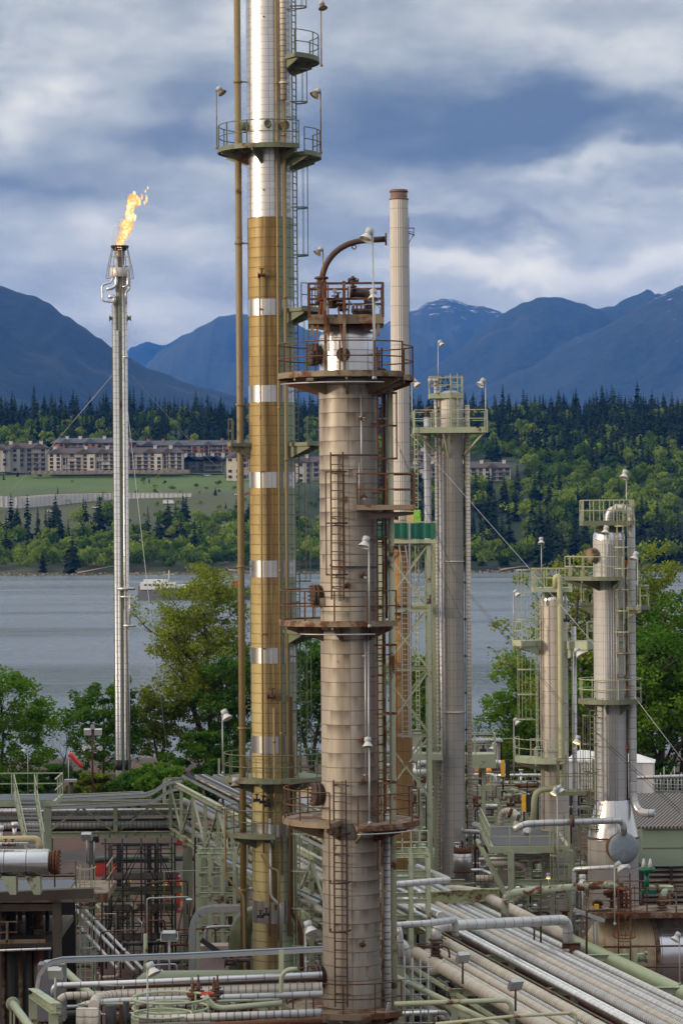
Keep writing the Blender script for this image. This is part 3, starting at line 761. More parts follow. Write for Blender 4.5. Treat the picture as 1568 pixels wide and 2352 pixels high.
near_tree('leafy tree standing left of the short grey column', 1215, 1470, 150, 255, M_NL, 11, .9, low=.12, spread=2)
near_tree('tall yellow tipped tree behind the pair of grey columns', 1335, 1218, 210, 245, M_NLY, 12, 1.2, low=.12, spread=2)
near_tree('tall yellow tipped tree right of the ribbed column', 1500, 1235, 190, 248, M_NLY, 13, .9, low=.28, spread=2)
near_tree('dark many stemmed tree at the right edge of the view', 1560, 1330, 200, 240, M_NLD, 14, .95, low=.25, spread=4)
near_tree('green tree filling the gap between the two grey columns', 1325, 1500, 130, 252, M_NL, 15, .9, low=.1, spread=2)
near_tree('green tree with bare lower stems behind the white tent', 1480, 1480, 170, 238, M_NL, 16, .7, low=.35, spread=5)
near_tree('low bank shrub left of the windsock', 130, 1775, 150, 270, M_NLD, 17, 1.4, low=0, name='shrub', cat='shrub')
near_tree('dark shrub under the tall olive tree', 460, 1700, 200, 280, M_NLD, 18, 1.6, low=0, name='shrub', cat='shrub')
near_tree('low shrub at the waterside beyond the cable bridge, left of the flare foot', 215, 1795, 130, 262, M_NLY, 19, 1.4, low=0, name='shrub', cat='shrub')
near_tree('low shrub behind the tent, right of the ribbed column', 1510, 1760, 220, 236, M_NLD, 20, 1.3, low=0, name='shrub', cat='shrub')
for i_, (u_, v_, w_, d_, m_, l_) in enumerate(((20, 1790, 170, 256, M_NLD, 'low dark shrub behind the left end of the pipe bridge'), (300, 1796, 110, 258, M_NLD, 'low dark shrub just right of the flare foot'), (390, 1780, 150, 254, M_NL, 'light green thicket behind the S bend of the cable tray'), (520, 1760, 150, 256, M_NLD, 'dark thicket left of the tall tower, behind the rack top'), (700, 1790, 150, 262, M_NLD, 'dark thicket between the two front towers'), (640, 1780, 140, 260, M_NL, 'light thicket hidden partly behind the tall tower'), (1000, 1720, 160, 268, M_NL, 'light thicket behind the grey shed'), (1240, 1740, 150, 258, M_NLD, 'dark thicket behind the short grey column'))):
    near_tree(l_, u_, v_, w_, d_, m_, 40 + i_, 1.6, low=0, name='shrub', cat='shrub')
def bare(label, u, vtop, d, seed, wide=.35):
    r = random.Random(seed); b = P(u, 1900, d); b.z = 0; h = P(u, vtop, d).z; m = MB()
    def br(p, dr, L, rad, lv):
        q = p + dr * L; m.tube([p, p.lerp(q, .5) + Vector((r.uniform(-.05, .05) * L, 0, 0)), q], rad, 5, rs=[rad, rad * .8, rad * .5])
        if lv < 4:
            for k in range(2 if lv else 1): br(q, (dr + Vector((r.uniform(-1, 1) * wide * 2, r.uniform(-.5, .5), r.uniform(-.1, .3)))).normalized(), L * r.uniform(.6, .8), rad * .6, lv + 1)
            for k in range(2): br(p.lerp(q, r.uniform(.3, .9)), (dr * .4 + Vector((r.uniform(-1, 1), r.uniform(-.5, .5), .4)) ).normalized(), L * .5, rad * .4, lv + 1)
    br(b, Vector((.03, 0, 1)), h * .4, h * .014, 0)
    tag(m.build('bare_tree', plain('dead_bark%d' % seed, (.085, .07, .06), .9), None, b), label, 'tree')
bare('leafless grey tree on the bank right of the tall grey column', 1088, 1625, 255, 3, .45)
bare('thin dead tree standing between the maple and the windsock', 143, 1650, 262, 5, .2)
# ------------------------------------------------------------------ refinery materials
GREEN = (.43, .48, .33); GREEN2 = (.30, .36, .27)
M_GRN = painted('sage_paint', GREEN, amt=.30); M_GRNR = painted('sage_paint_worn', (.42, .44, .30), amt=.38)
M_OLV = painted('olive_paint', (.17, .19, .12), amt=.3); M_OLVD = painted('olive_rail', (.13, .15, .10), amt=.28)
M_OCHR = painted('ochre_pipe', (.27, .20, .09), amt=.2, rust=(.12, .06, .03)); M_TAN = painted('tan_steel', (.26, .20, .13), amt=.62)
M_RUST = painted('rusty_steel', (.105, .05, .03), amt=.75, rust=(.17, .065, .025)); M_RUSTD = painted('dark_rust', (.07, .042, .032), amt=.5, rust=(.14, .05, .02))
M_ORNG = painted('orange_rust', (.30, .09, .02), amt=.5, rust=(.2, .06, .02)); M_DKS = painted('dark_steel', (.032, .031, .03), amt=.3)
M_GALV = plain('galvanised', (.42, .43, .44), .45, .5, .15, 3); M_WHITE = plain('lamp_white', (.58, .58, .56), .5, 0, .1); M_BLK = plain('black_cable', (.018, .018, .02), .5)
M_LENS = plain('lamp_lens', (.4, .36, .28), .2); M_CHAR = plain('charred', (.025, .02, .018), .8, 0, .5)
M_DECKG = plain('deck_grate', (.07, .075, .07), .8); M_RED = plain('red_paint', (.5, .05, .03), .5); M_YEL = plain('yellow_paint', (.75, .42, .02), .5); M_TEAL = plain('green_net', (.01, .12, .08), .8, 0, .5, .8)
M_INS = clad('pipe_cladding', (.56, .56, .56), .5, .34, .55, 1, .035, .3, stain=.12, tint=.08)
M_INSW = clad('pipe_cladding_bright', (.70, .70, .71), .7, .3, .6, 1, .03, .3, stain=.02, tint=.08)
M_INST = clad('pipe_cladding_tan', (.62, .56, .47), .15, .55, .24, 1, .09, .3, stain=.25, tint=.12)
M_INSG = clad('pipe_cladding_grey', (.52, .51, .50), .3, .5, .24, 1, .1, .3, stain=.16, tint=.14)
GREY = (.44, .42, .39)
def ladder(m, C, ang, r, z0, z1, w=.44, t=.036):
    a = R(ang); o = Vector((math.cos(a), math.sin(a), 0)); s = Vector((-o.y, o.x, 0)); c = Vector((C[0], C[1], 0)) + o * (r + .2)
    for k in (-1, 1): m.bar(c + s * k * w / 2 + Vector((0, 0, z0)), c + s * k * w / 2 + Vector((0, 0, z1)), t * 1.6, t * 1.6)
    z = z0 + .15
    while z < z1: m.bar(c - s * w / 2 + Vector((0, 0, z)), c + s * w / 2 + Vector((0, 0, z)), t, t); z += .3
    z = z0 + .4
    while z < z1:
        for k in (-1, 1): m.bar(c + s * k * w / 2 + Vector((0, 0, z)), c + s * k * w / 2 - o * .22 + Vector((0, 0, z)), t, t)
        z += 2.4
def cage(m, C, ang, r, z0, z1, step=1.25, t=.022, rad=.36, flare=False):
    a = R(ang); o = Vector((math.cos(a), math.sin(a), 0)); s = Vector((-o.y, o.x, 0)); c = Vector((C[0], C[1], 0)) + o * (r + .2)
    nh = max(1, round((z1 - z0) / step))
    for i in range(nh + 1):
        z = z0 + (z1 - z0) * i / nh; pts = []
        for k in range(9):
            th = R(-10 + 200 * k / 8); pts.append(c + s * math.cos(th) * rad + o * (math.sin(th) * rad * 1.6 + .05) + Vector((0, 0, z)))
        for p, q in zip(pts, pts[1:]): m.bar(p, q, t, .06)
    for k in range(5):
        th = R(18 + 144 * k / 4); p = c + s * math.cos(th) * rad + o * (math.sin(th) * rad * 1.6 + .05)
        m.bar(p + Vector((0, 0, z0)), p + Vector((0, 0, z1)), t, t)
def access(T, C, ang, r, z0, z1, mat, c0=None, c1=None, step=1.25):
    m = MB(); ladder(m, C, ang, r, z0, z1); L = m.build('ladder', mat, T)
    if c0 is not None: m = MB(); cage(m, C, ang, r, c0, c1, step); m.build('safety_cage', mat, L)
def platform(T, C, z, r0, r1, a0, a1, mat, rmat, deckth=.16, rail=1.07, br=True, nposts=None, gapa=None, rt=.024, dmat=None):
    """curved walkway: deck with edge channel and brackets, railing as its sub-part"""
    m = MB(); m.sector((C[0], C[1], z), r0, r1, a0, a1, .05)
    n = max(3, int(abs(a1 - a0) / 10))
    for i in range(n):
        b0 = R(a0 + (a1 - a0) * i / n); b1 = R(a0 + (a1 - a0) * (i + 1) / n)
        m.bar((C[0] + r1 * math.cos(b0), C[1] + r1 * math.sin(b0), z - deckth / 2 + .03), (C[0] + r1 * math.cos(b1), C[1] + r1 * math.sin(b1), z - deckth / 2 + .03), .05, deckth + .05)
    for b in (a0, a1):
        if abs(a1 - a0) < 355: m.bar((C[0] + r0 * math.cos(R(b)), C[1] + r0 * math.sin(R(b)), z - deckth / 2), (C[0] + r1 * math.cos(R(b)), C[1] + r1 * math.sin(R(b)), z - deckth / 2), .06, deckth)
    if br:
        nb = max(2, round(abs(a1 - a0) / 50))
        for i in range(nb + (0 if abs(a1 - a0) > 355 else 1)):
            b = R(a0 + 4 + (a1 - a0 - 8) * i / nb); o = Vector((math.cos(b), math.sin(b), 0)); c = Vector((C[0], C[1], z - deckth)); s = Vector((-o.y, o.x, 0)) * .04
            p = [c + o * r0, c + o * (r1 - .05), c + o * (r1 - .05) - Vector((0, 0, .1)), c + o * r0 - Vector((0, 0, .55))]
            m.add([q + s for q in p] + [q - s for q in p], [(0, 1, 2, 3), (7, 6, 5, 4), (0, 4, 5, 1), (1, 5, 6, 2), (2, 6, 7, 3), (3, 7, 4, 0)])
    D = m.build('platform', mat, T)
    g = MB(); rr = r1 - .03
    for h in (rail, rail * .52): g.arc((C[0], C[1], z + h), rr, a0, a1, rt, sides=5)
    np_ = nposts or max(2, round(abs(R(a1 - a0)) * r1 / 1.15))
    for i in range(np_ + (0 if abs(a1 - a0) > 355 else 1)):
        b = R(a0 + (a1 - a0) * i / np_); p = Vector((C[0] + rr * math.cos(b), C[1] + rr * math.sin(b), z - .12)); g.bar(p, p + Vector((0, 0, rail + .12)), .055, .055)
    g.build('railing', rmat, D)
    return D
def box_platform(T, c, sx, sy, mat, rmat, rail=1.07, th=.2, sides='NSEW', rt=.05, name='platform', spacing=1.2):
    m = MB(); m.box(c + Vector((0, 0, -.03)), (sx, sy, .05))
    for k in (-1, 1): m.box(c + Vector((0, k * sy / 2, -th / 2)), (sx + .06, .06, th)); m.box(c + Vector((k * sx / 2, 0, -th / 2)), (.06, sy - .07, th))
    D = m.build(name, mat, T); g = MB()
    E = {'N': ((-1, 1), (1, 1)), 'S': ((-1, -1), (1, -1)), 'E': ((1, -1), (1, 1)), 'W': ((-1, -1), (-1, 1))}
    for s in sides:
        (ax, ay), (bx, by) = E[s]; p = c + Vector((ax * sx / 2, ay * sy / 2, 0)); q = c + Vector((bx * sx / 2, by * sy / 2, 0)); n = max(1, round((q - p).length / spacing))
        e_ = (q - p).normalized() * rt * .8 if s in 'EW' else Vector((0, 0, 0))
        for h in (rail, rail * .5): g.bar(p + e_ + Vector((0, 0, h)), q - e_ + Vector((0, 0, h)), rt, rt)
        for i in range(0 if s in 'NS' else 1, n + (1 if s in 'NS' else 0)): x = p.lerp(q, i / n); g.bar(x + Vector((0, 0, -.1)), x + Vector((0, 0, rail)), rt * 1.12, rt * 1.12)
    if g.v: g.build('railing', rmat, D)
    return D
def pipe_part(T, pts, r, mat, name='pipe', n=10, br=None):
    m = MB(); m.tube(bend(pts, br or r * 3.2), r, n); return m.build(name, mat, T)
def valve(m, c, s=.15):
    c = Vector(c); m.tube([c - Vector((s * 1.3, 0, 0)), c - Vector((s * 1.1, 0, 0))], s, 10); m.tube([c + Vector((s * 1.1, 0, 0)), c + Vector((s * 1.3, 0, 0))], s, 10); m.tube([c - Vector((s * 1.1, 0, 0)), c + Vector((s * 1.1, 0, 0))], s * .55, 8)
    m.tube([c, c + Vector((0, 0, s * 2.2))], s * .35, 6); m.arc((c.x, c.y, c.z + s * 2.2), s * .9, 0, 360, s * .12, 12)
def manway(T, C, r, ang, z, rad, mat, name='manway', out=.35):
    o = Vector((math.cos(R(ang)), math.sin(R(ang)), 0)); c = Vector((C[0], C[1], z)); m = MB()
    m.tube([c + o * (r - .05), c + o * (r + out)], rad * .8, 18); m.tube([c + o * (r + out - .12), c + o * (r + out - .03)], rad, 22); m.tube([c + o * (r + out), c + o * (r + out + .1)], rad, 22)
    s = Vector((-o.y, o.x, 0)); up = Vector((0, 0, 1))
    for k in range(16):
        t = 2 * PI * k / 16; p = c + (s * math.cos(t) + up * math.sin(t)) * rad * .9
        m.tube([p + o * (r + out - .18), p + o * (r + out + .18)], .028, 6)
    return m.build(name, mat, T)
# ------------------------------------------------------------------ tall banded tower
def tall_tower():
    d = 127; c = P(623, 900, d); C = (c.x, c.y); k = ppm(d); T = thing('distillation_tower', 'tallest tower, polished at the top and banded ochre and silver below', 'tower', (c.x, c.y, 0))
    Z = lambda v: P(623, v, d).z
    r = 1.01
    def body(name, mat, v0, v1, rr=r):
        m = MB(); m.lathe((c.x, c.y, 0), [(rr, Z(v1)), (rr, Z(v0))], 40); return m.build(name, mat, T)
    polish = clad('polished_cladding', (.68, .675, .67), .88, .32, .31, 7, .022, .35, stain=.02, tint=.09, bumps=.35)
    def ochre_patch(g, u, v, cc):
        # u runs once round from the side facing the camera; pale green to the east, ochre to the west, rust streaks between
        e = g.maprange(g.math('ADD', u, g.math('MULTIPLY', g.noise(g.comb(g.math('MULTIPLY', u, 3), v, 0), .9, 4), .02)), .068, .085)
        e = g.math('MULTIPLY', e, g.math('LESS_THAN', u, .6))
        cc = g.mix(g.maprange(v, 27, 10, 0, .85), cc, (.50, .45, .23)); base = g.mix(e, cc, (.31, .37, .26))
        s = g.math('ABSOLUTE', g.math('SUBTRACT', g.math('MODULO', g.math('ADD', u, .5), 1), .487))
        st = g.math('MULTIPLY', g.maprange(s, .03, .075, 1, 0), g.maprange(g.noise(g.comb(g.math('MULTIPLY', u, 30), g.math('MULTIPLY', v, .2), 5), 1, 5, .6), .25, .55))
        
        return g.mix(g.math('MULTIPLY', st, .88), base, (.13, .07, .022))
    ochre = clad('ochre_cladding', (.39, .27, .085), .05, .5, .44, 6, .045, .4, stain=.3, stcol=(.20, .12, .035), tint=.17, patch=ochre_patch, streak=(2.5, .22), bumps=.3)
    M_BAND = clad('silver_band', (.58, .58, .59), .85, .3, 1.15, 9, .0, .4, stain=.02, tint=.1)
    edges = [(-260, 503, polish), (503, 690, ochre), (690, 727, M_BAND), (727, 887, ochre), (887, 925, M_BAND), (925, 1085, ochre), (1085, 1121, M_BAND), (1121, 1287, ochre), (1287, 1325, M_BAND), (1325, 1486, ochre), (1486, 1522, M_BAND), (1522, 1688, ochre), (1688, 1727, M_BAND), (1727, 1889, ochre), (1889, 1917, M_BAND), (1917, 2065, ochre), (2065, 2115, M_BAND), (2115, 2500, ochre)]
    for v0, v1, mt in edges: body('polished_shell' if mt is polish else 'ochre_shell' if mt is ochre else 'silver_band', mt, v0, v1, r + (.012 if mt is M_BAND else 0))
    pl = lambda v, a0, a1, r1=2.3, **kw: platform(T, C, Z(v), r, r1, a0, a1, M_OLV, M_OLVD, **kw)
    pl(345, 95, 306); pl(358, -46, 32); pl(138, -58, 35, 2.25); pl(712, -50, 32, 2.2); pl(1018, 155, 205, 1.95); pl(1018, -42, 20, 2.2); pl(1445, -60, 20, 2.3); pl(1783, 0, 360, 2.25); pl(1908, 110, 272, 2.25); pl(-90, -60, 60, 2.2)
    access(T, C, -22, r, Z(1775), Z(-300), M_OLVD)
    for v0, v1 in ((22, -60), (240, 165), (590, 372), (900, 735), (1335, 1035), (1760, 1460)):
        m = MB(); cage(m, C, -22, r, Z(v0), Z(v1), 2.6); m.build('safety_cage', M_OLVD, T)
    access(T, C, -35, r, 0, Z(1792), M_GRN, Z(2250), Z(1910), 1.8)
    V = lambda u, v, y: P(u, v, d + y)
    def vert(u, y, v0, v1, rad, mat, um=900):
        q = P(u, um, d + y); m = MB(); m.tube([(q.x, q.y, P(u, v1, d + y).z), (q.x, q.y, P(u, v0, d + y).z)], rad, 10)
        v = P(u, v0, d + y).z - 1.5
        while v > P(u, v1, d + y).z:
            e = (Vector((c.x, c.y, v)) - Vector((q.x, q.y, v))); L = e.length - r
            if L > .05: m.bar((q.x, q.y, v), Vector((q.x, q.y, v)) + e.normalized() * (L + .02), .03, .06)
            m.tube([(q.x, q.y, v - .05), (q.x, q.y, v + .05)], rad * 1.35, 8); v -= 7.2
        return m.build('riser_pipe', mat, T)
    vert(551, -.35, -260, 2330, .15, M_OCHR); vert(640, -1.15, -260, 2010, .055, M_OCHR); vert(656, -1.05, 232, 2150, .085, M_OCHR)
    vert(656, -1.08, -260, 230, .155, M_INST); vert(598, -1.12, 632, 1960, .045, M_OCHR); vert(624, -1.14, 1625, 2090, .055, M_OCHR); vert(610, -1.12, 1960, 2150, .04, M_OCHR); vert(672, -.85, 1700, 2180, .06, M_OCHR)
    # manways and nozzles
    manway(T, C, r, 270 - 2, Z(292), .16, M_OLV, 'blind_flange', .12); manway(T, C, r, 197, Z(292), .2, M_OLV, 'blind_flange', .2); manway(T, C, r, 305, Z(295), .2, M_OCHR, 'blind_flange', .15)
    m = MB(); valve(m, P(601, 632, d - 1.2), .13); m.build('valve', M_RUST, T)
    m = MB(); valve(m, P(624, 1600, d - 1.25), .16); m.build('valve', M_RUST, T)
    m = MB(); [valve(m, P(u, v, d - 1.4), .12) for u, v in ((590, 1838), (604, 1842), (615, 1850), (598, 2105), (612, 2100))]; m.build('valve_cluster', M_DKS, T)
    pipe_part(T, [P(600, 1962, d - 1.3), P(612, 1990, d - 1.4), P(640, 2000, d - 1.4), P(640, 2160, d - 1.4)], .05, M_OCHR); pipe_part(T, [P(620, 1880, d - 1.3), P(622, 2060, d - 1.3), P(645, 2080, d - 1.4), P(645, 2180, d - 1.4)], .06, M_GALV)
    pipe_part(T, [P(516, 1870, d - 1), P(518, 2010, d - 1), P(560, 2060, d - 1.2), P(562, 2230, d - 1.2), P(590, 2260, d - 1.2)], .06, M_OCHR)
    pipe_part(T, [P(666, 1600, d - .8), P(672, 2100, d - .8), P(690, 2130, d - .9), P(694, 2230, d - .9)], .1, M_RUST)
    m = MB(); [m.tube([P(u, v, d - 1.01), P(u, v, d - 1.04)], .04, 8) for u, v in ((606, 38), (606, 436), (618, 292), (607, 1490))]; m.build('test_plug', M_DKS, T)
    return T
TT = tall_tower()
# ------------------------------------------------------------------ rusty column in front
def rusty_column():
    d = 99; c = P(802, 1450, d); C = (c.x, c.y); T = thing('rusty_column', 'nearest column, stained grey cladding with rusted ring walkways and a crane arm on top', 'column', (c.x, c.y, 0))
    Z = lambda v: P(802, v, d).z
    r = 1.0
    def stain_shade_patch(g, u, v, cc):
        us = g.math('SUBTRACT', g.math('MODULO', g.math('ADD', u, .5), 1), .5)
        st = g.noise(g.comb(g.math('MULTIPLY', u, 17), g.math('MULTIPLY', v, .14), 2), 1, 5, .6)
        c2 = g.mix(g.maprange(st, .45, .68, 0, .55), cc, (.17, .12, .075))
        side_shade = g.math('MULTIPLY', g.maprange(us, .02, .12), g.maprange(us, .3, .2)); c2 = g.mix(g.math('MULTIPLY', side_shade, .5), c2, (.15, .135, .115))  # right side darkened: the column's shaded side put into the colour
        # dirt washed down from each seam, fading towards the next, different on every course of sheets
        row = g.math('DIVIDE', v, .49); fr = g.math('FRACT', row); rid = g.math('FLOOR', row)
        m1 = g.noise(g.comb(g.math('MULTIPLY', u, 13), g.math('MULTIPLY', rid, 3.7), g.math('MULTIPLY', v, .25)), 1, 3, .5)
        big = g.noise(g.comb(g.math('MULTIPLY', u, 4), g.math('MULTIPLY', v, .12), 8), 1, 3, .5)
        wash = g.math('MULTIPLY', g.maprange(g.math('ADD', m1, g.math('MULTIPLY', g.math('SUBTRACT', big, .5), 1.7)), .50, .66), g.math('POWER', fr, 1.3))
        c2 = g.mix(g.math('MULTIPLY', wash, .92), c2, (.085, .055, .035))
        tone = g.white(g.comb(rid, 3.3, 1.1)); return g.mix(g.math('MULTIPLY', tone, .34), c2, (.24, .21, .17))
    body = clad('stained_cladding', (.47, .425, .36), .12, .45, .49, 2, .036, .35, stain=.24, stcol=(.15, .10, .065), streak=(2.4, .35), tint=.07, patch=stain_shade_patch, bumps=.3, rust=.05)
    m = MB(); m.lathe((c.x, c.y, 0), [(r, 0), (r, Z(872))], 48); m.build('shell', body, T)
    hd = clad('bright_head', (.78, .78, .79), .85, .36, .42, 8, .03, .3, stain=.0, tint=.1, bumps=.4)
    m = MB(); zt = Z(868); zs = Z(782); hh = Z(742) - zs
    m.lathe((c.x, c.y, 0), [(r - .02, zt), (r - .02, zs)] + [((r - .02) * math.cos(R(a)), zs + hh * math.sin(R(a))) for a in (12, 25, 38, 50, 62, 74, 84)] + [(.0, zs + hh)], 40); m.build('domed_head', hd, T)
    PT, RL = M_TAN, M_RUST
    pl = lambda v, a0, a1, r1=2.42, **kw: platform(T, C, Z(v), r, r1, a0, a1, PT, RL, deckth=.15, **kw)
    pl(862, 118, 322); pl(868, -34, 60, 2.3); pl(1425, 95, 312); pl(1878, 100, 252, 2.35); pl(1884, -84, 58, 2.4); pl(2308, 95, 318, 2.3)
    # right hand landing with straight sides
    q = P(885, 1160, d - .9); D = box_platform(T, Vector((q.x, d - .6, q.z)), 1.95, 2.5, PT, RL, sides='NSE', th=.17); m = MB(); z = q.z
    for y in (d - 1.6, d + .4): m.add([(c.x + .7, y, z - .24), (q.x + .95, y, z - .24), (q.x + .95, y, z - .34), (c.x + .7, y, z - .5), (c.x + .7, y + .1, z - .24), (q.x + .95, y + .1, z - .24), (q.x + .95, y + .1, z - .34), (c.x + .7, y + .1, z - .5)], [(0, 1, 2, 3), (7, 6, 5, 4), (0, 4, 5, 1), (1, 5, 6, 2), (2, 6, 7, 3), (3, 7, 4, 0)])
    m.build('bracket', M_RUSTD, D)
    # square top platform
    q = P(794, 728, d); q.y = d; D = box_platform(T, q, 2.55, 2.4, PT, M_RUST, th=.32, rt=.075, spacing=2.4); m = MB()
    for u, y in ((747, -1.32), (790, -1.34)): a = P(u, 700, d + y); m.bar((a.x, a.y, Z(860)), (a.x, a.y, Z(653)), .13, .11)
    for u in (716, 868): a = P(u, 700, d - 1.12); m.bar((a.x, a.y, q.z - .75), (a.x, a.y, q.z - .06), .1)
    for s in (-1, 1): m.bar((c.x + s * .55, d - .8, q.z - .3), (c.x + s * 1.2, d - .8, q.z - .2), .12, .5)
    m.build('support_post', M_TAN, D)
    m = MB()
    for (u0, v0, u1, v1) in ((737, 690, 722, 806), (753, 655, 755, 806), (776, 703, 789, 806), (741, 655, 741, 725)): m.bar(P(u0, v0, d - 1.1), P(u1, v1, d - 1.15), .09, .05)
    m.build('stay_bar', M_ORNG, D)
    # crane arm
    pts = [P(u, v, d - .3) for u, v in ((738, 726), (738, 655), (741, 628), (750, 604), (765, 583), (787, 566), (812, 556), (835, 552), (886, 549))]
    m = MB(); m.tube(bend(pts, .3, 3), .105, 14); m.disc(pts[-1], .22, (1, 0, 0), .06); m.tube([P(738, 700, d - .3), P(738, 640, d - .3)], .16, 12); m.tube([P(738, 636, d - .3), P(738, 641, d - .3)], .24, 12); CRN = m.build('crane_arm', M_RUSTD, T)
    m = MB(); q = P(813, 563, d - .3); m.tube([q + Vector((0, 0, .12)), q], .05, 6); m.tube([q + Vector((math.cos(t) * .07, 0, -.07 + math.sin(t) * .07)) for t in [k * PI / 6 for k in range(12)]], .02, 5, closed=True); m.build('hook', M_RUSTD, CRN)
    # valves and piping on the top platform
    pipe_part(T, [P(806, 672, d - .4), P(846, 672, d - .4), P(847, 725, d - .4)], .17, M_RUSTD, 'vent_pipe', 14, .35)
    m = MB(); m.disc(P(806, 672, d - .4), .24, (1, 0, 0), .1); m.disc(P(800, 672, d - .4), .22, (1, 0, 0), .08); m.disc(P(829, 714, d - .9), .34, (0, 0, 1), .12); m.disc(P(829, 719, d - .9), .3, (0, 0, 1), .1)
    for k in range(12): a = P(829, 712, d - .9) + Vector((math.cos(k * PI / 6) * .3, math.sin(k * PI / 6) * .3, 0)); m.tube([a, a + Vector((0, 0, .14))], .03, 5)
    m.build('flange', M_RUSTD, T)
    m = MB(); m.tube([P(810, 668, d - .5), P(810, 634, d - .5)], .05, 8)
    for v in (640, 648, 658, 664): m.disc(P(810, v, d - .5), .13, (0, 0, 1), .06)
    m.tube([P(800, 645, d - .5), P(822, 645, d - .5)], .035, 6); [m.disc(P(u, 645, d - .5), .08, (1, 0, 0), .05) for u in (800, 822)]
    for u, v in ((764, 708), (787, 715), (735, 700)): m.tube([P(u, v, d - .6), P(u, v - 16, d - .6)], .13, 10); m.disc(P(u, v - 16, d - .6), .18, (0, 0, 1), .06); m.disc(P(u, v - 4, d - .6), .18, (0, 0, 1), .06)
    valve(m, P(776, 690, d - .9), .12); valve(m, P(770, 700, d - .2), .14)
    m.build('relief_valve', M_RUSTD, T)
    m = MB(); m.disc(P(768, 668, d - .8), .075, (0, -1, 0), .04); m.build('pressure_gauge', M_WHITE, T)
    m = MB(); m.tube([P(768, 672, d - .78), P(769, 690, d - .78)], .02, 5); m.tube([P(803, 650, d - .9), P(800, 722, d - .9)], .03, 6); m.tube(bend([P(800, 690, d - .9), P(815, 704, d - .9), P(850, 698, d - .9), P(872, 702, d - .9), P(872, 720, d - .9)], .2), .018, 5); m.build('tubing', M_GALV, T)
    # manways
    for v in (815, 1368, 1822, 2240): manway(T, C, r, 192, Z(v), .40, M_RUSTD, 'manway', .22)
    m = MB(); m.disc(P(788, 814, d - 1.0), .24, (-.1, -1, 0), .08, 24); m.build('nozzle_cover', M_RUSTD, T)
    # ladders
    access(T, C, 251, r, Z(1375), Z(1040), M_RUSTD, Z(1318), Z(1085), 1.8); access(T, C, -22, r, Z(1160), Z(800), M_RUST, Z(1055), Z(905), 1.3)
    access(T, C, -28, r, Z(1895), Z(1350), M_RUST, Z(1793), Z(1480), 2.2); access(T, C, 252, r, Z(2300), Z(1785), M_RUSTD, Z(2125), Z(1905), 1.7); access(T, C, -26, r, Z(1425), Z(1175), M_RUSTD)
    # pipes down the right side
    for u, y, v0, v1, rd, mt in ((899, -.3, 895, 2600, .11, M_GRNR), (883, .2, 1870, 2600, .13, M_INSG), (886, .3, 872, 1420, .07, M_RUSTD), (838, -1.06, 1440, 1790, .03, M_GALV), (845, -1.04, 1440, 1890, .035, M_GALV), (827, -1.06, 1062, 1165, .028, M_GALV), (833, -1.06, 890, 1160, .028, M_GALV), (862, -.9, 1790, 2000, .03, M_RUST), (873, -.7, 1800, 2300, .045, M_TAN), (882, -.5, 1180, 1800, .05, M_TAN)):
        a = P(u, 1450, d + y); m = MB(); m.tube([(a.x, a.y, max(0, P(u, v1, d + y).z)), (a.x, a.y, P(u, v0, d + y).z)], rd, 9)
        z = P(u, v0, d + y).z - 1
        while z > max(0, P(u, v1, d + y).z):
            e = Vector((c.x - a.x, c.y - a.y, 0)); L = e.length - r
            if L > .1: m.bar((a.x, a.y, z), Vector((a.x, a.y, z)) + e.normalized() * (L + .02), .03, .05)
            z -= 4.1
        m.build('riser_pipe', mt, T)
    pipe_part(T, [P(868, 848, d - .6), P(884, 848, d - .5), P(886, 900, d - .3)], .07, M_RUSTD, 'vent_pipe'); 
    pipe_part(T, [P(812, 2338, d - 1.3), P(884, 2338, d - 1.3), P(892, 2300, d - 1.3), P(892, 2390, d - 1.3)], .03, M_GALV, 'conduit'); pipe_part(T, [P(760, 1045, d - 1.2), P(868, 1045, d - 1.2)], .03, M_RUSTD, 'conduit'); pipe_part(T, [P(758, 1298, d - 1.1), P(762, 1302, d - 1.15), P(868, 1302, d - 1.0)], .03, M_RUSTD, 'conduit')
    for v, u0, u1 in ((1886, 820, 958), (872, 645, 880), (1438, 690, 860), (2318, 655, 900)):
        x0 = P(u0, v, d - 1).x - c.x; x1 = P(u1, v, d - 1).x - c.x; rr = 2.5; pts = []
        for i in range(15): x = max(-rr + .01, min(rr - .01, x0 + (x1 - x0) * i / 14)); pts.append((c.x + x, c.y - math.sqrt(rr * rr - x * x), Z(v) - .2))
        m = MB(); m.tube(pts, .025, 5); m.build('conduit', M_GALV, T)
    # small fittings with rust runs
    m = MB()
    for u, v in ((832, 962), (833, 1322), (833, 1700), (833, 1796), (832, 2170), (836, 2328), (834, 1142), (796, 1345)): m.disc(P(u, v, d - 1.02), .09, (.25, -1, 0), .14, 10); valve(m, P(u + 3, v, d - 1.18), .06)
    m.build('drain_valve', M_RUST, T)
    m = MB(); [m.disc(P(u, v, d - 1.15), .06, (.2, -1, 0), .1, 8) for u, v in ((835, 962), (836, 1144), (838, 1325))]; m.build('gauge_head', M_WHITE, T)
    m = MB(); m.box(P(741, 1383, d - 2.3), (.2, .15, .28)); m.box(P(712, 880 - 9, d - 2.3), (.22, .12, .1)); m.box(P(707, 873, d - 2.2), (.15, .1, .1)); m.build('junction_box', M_TAN, T)
    


    m = MB(); [m.box(P(u, v, d - .96), (.22, .03, .1)) for u, v in ((745, 1443), (747, 2345), (747, 1945))]; m.build('id_tag', M_WHITE, T)
rusty_column()
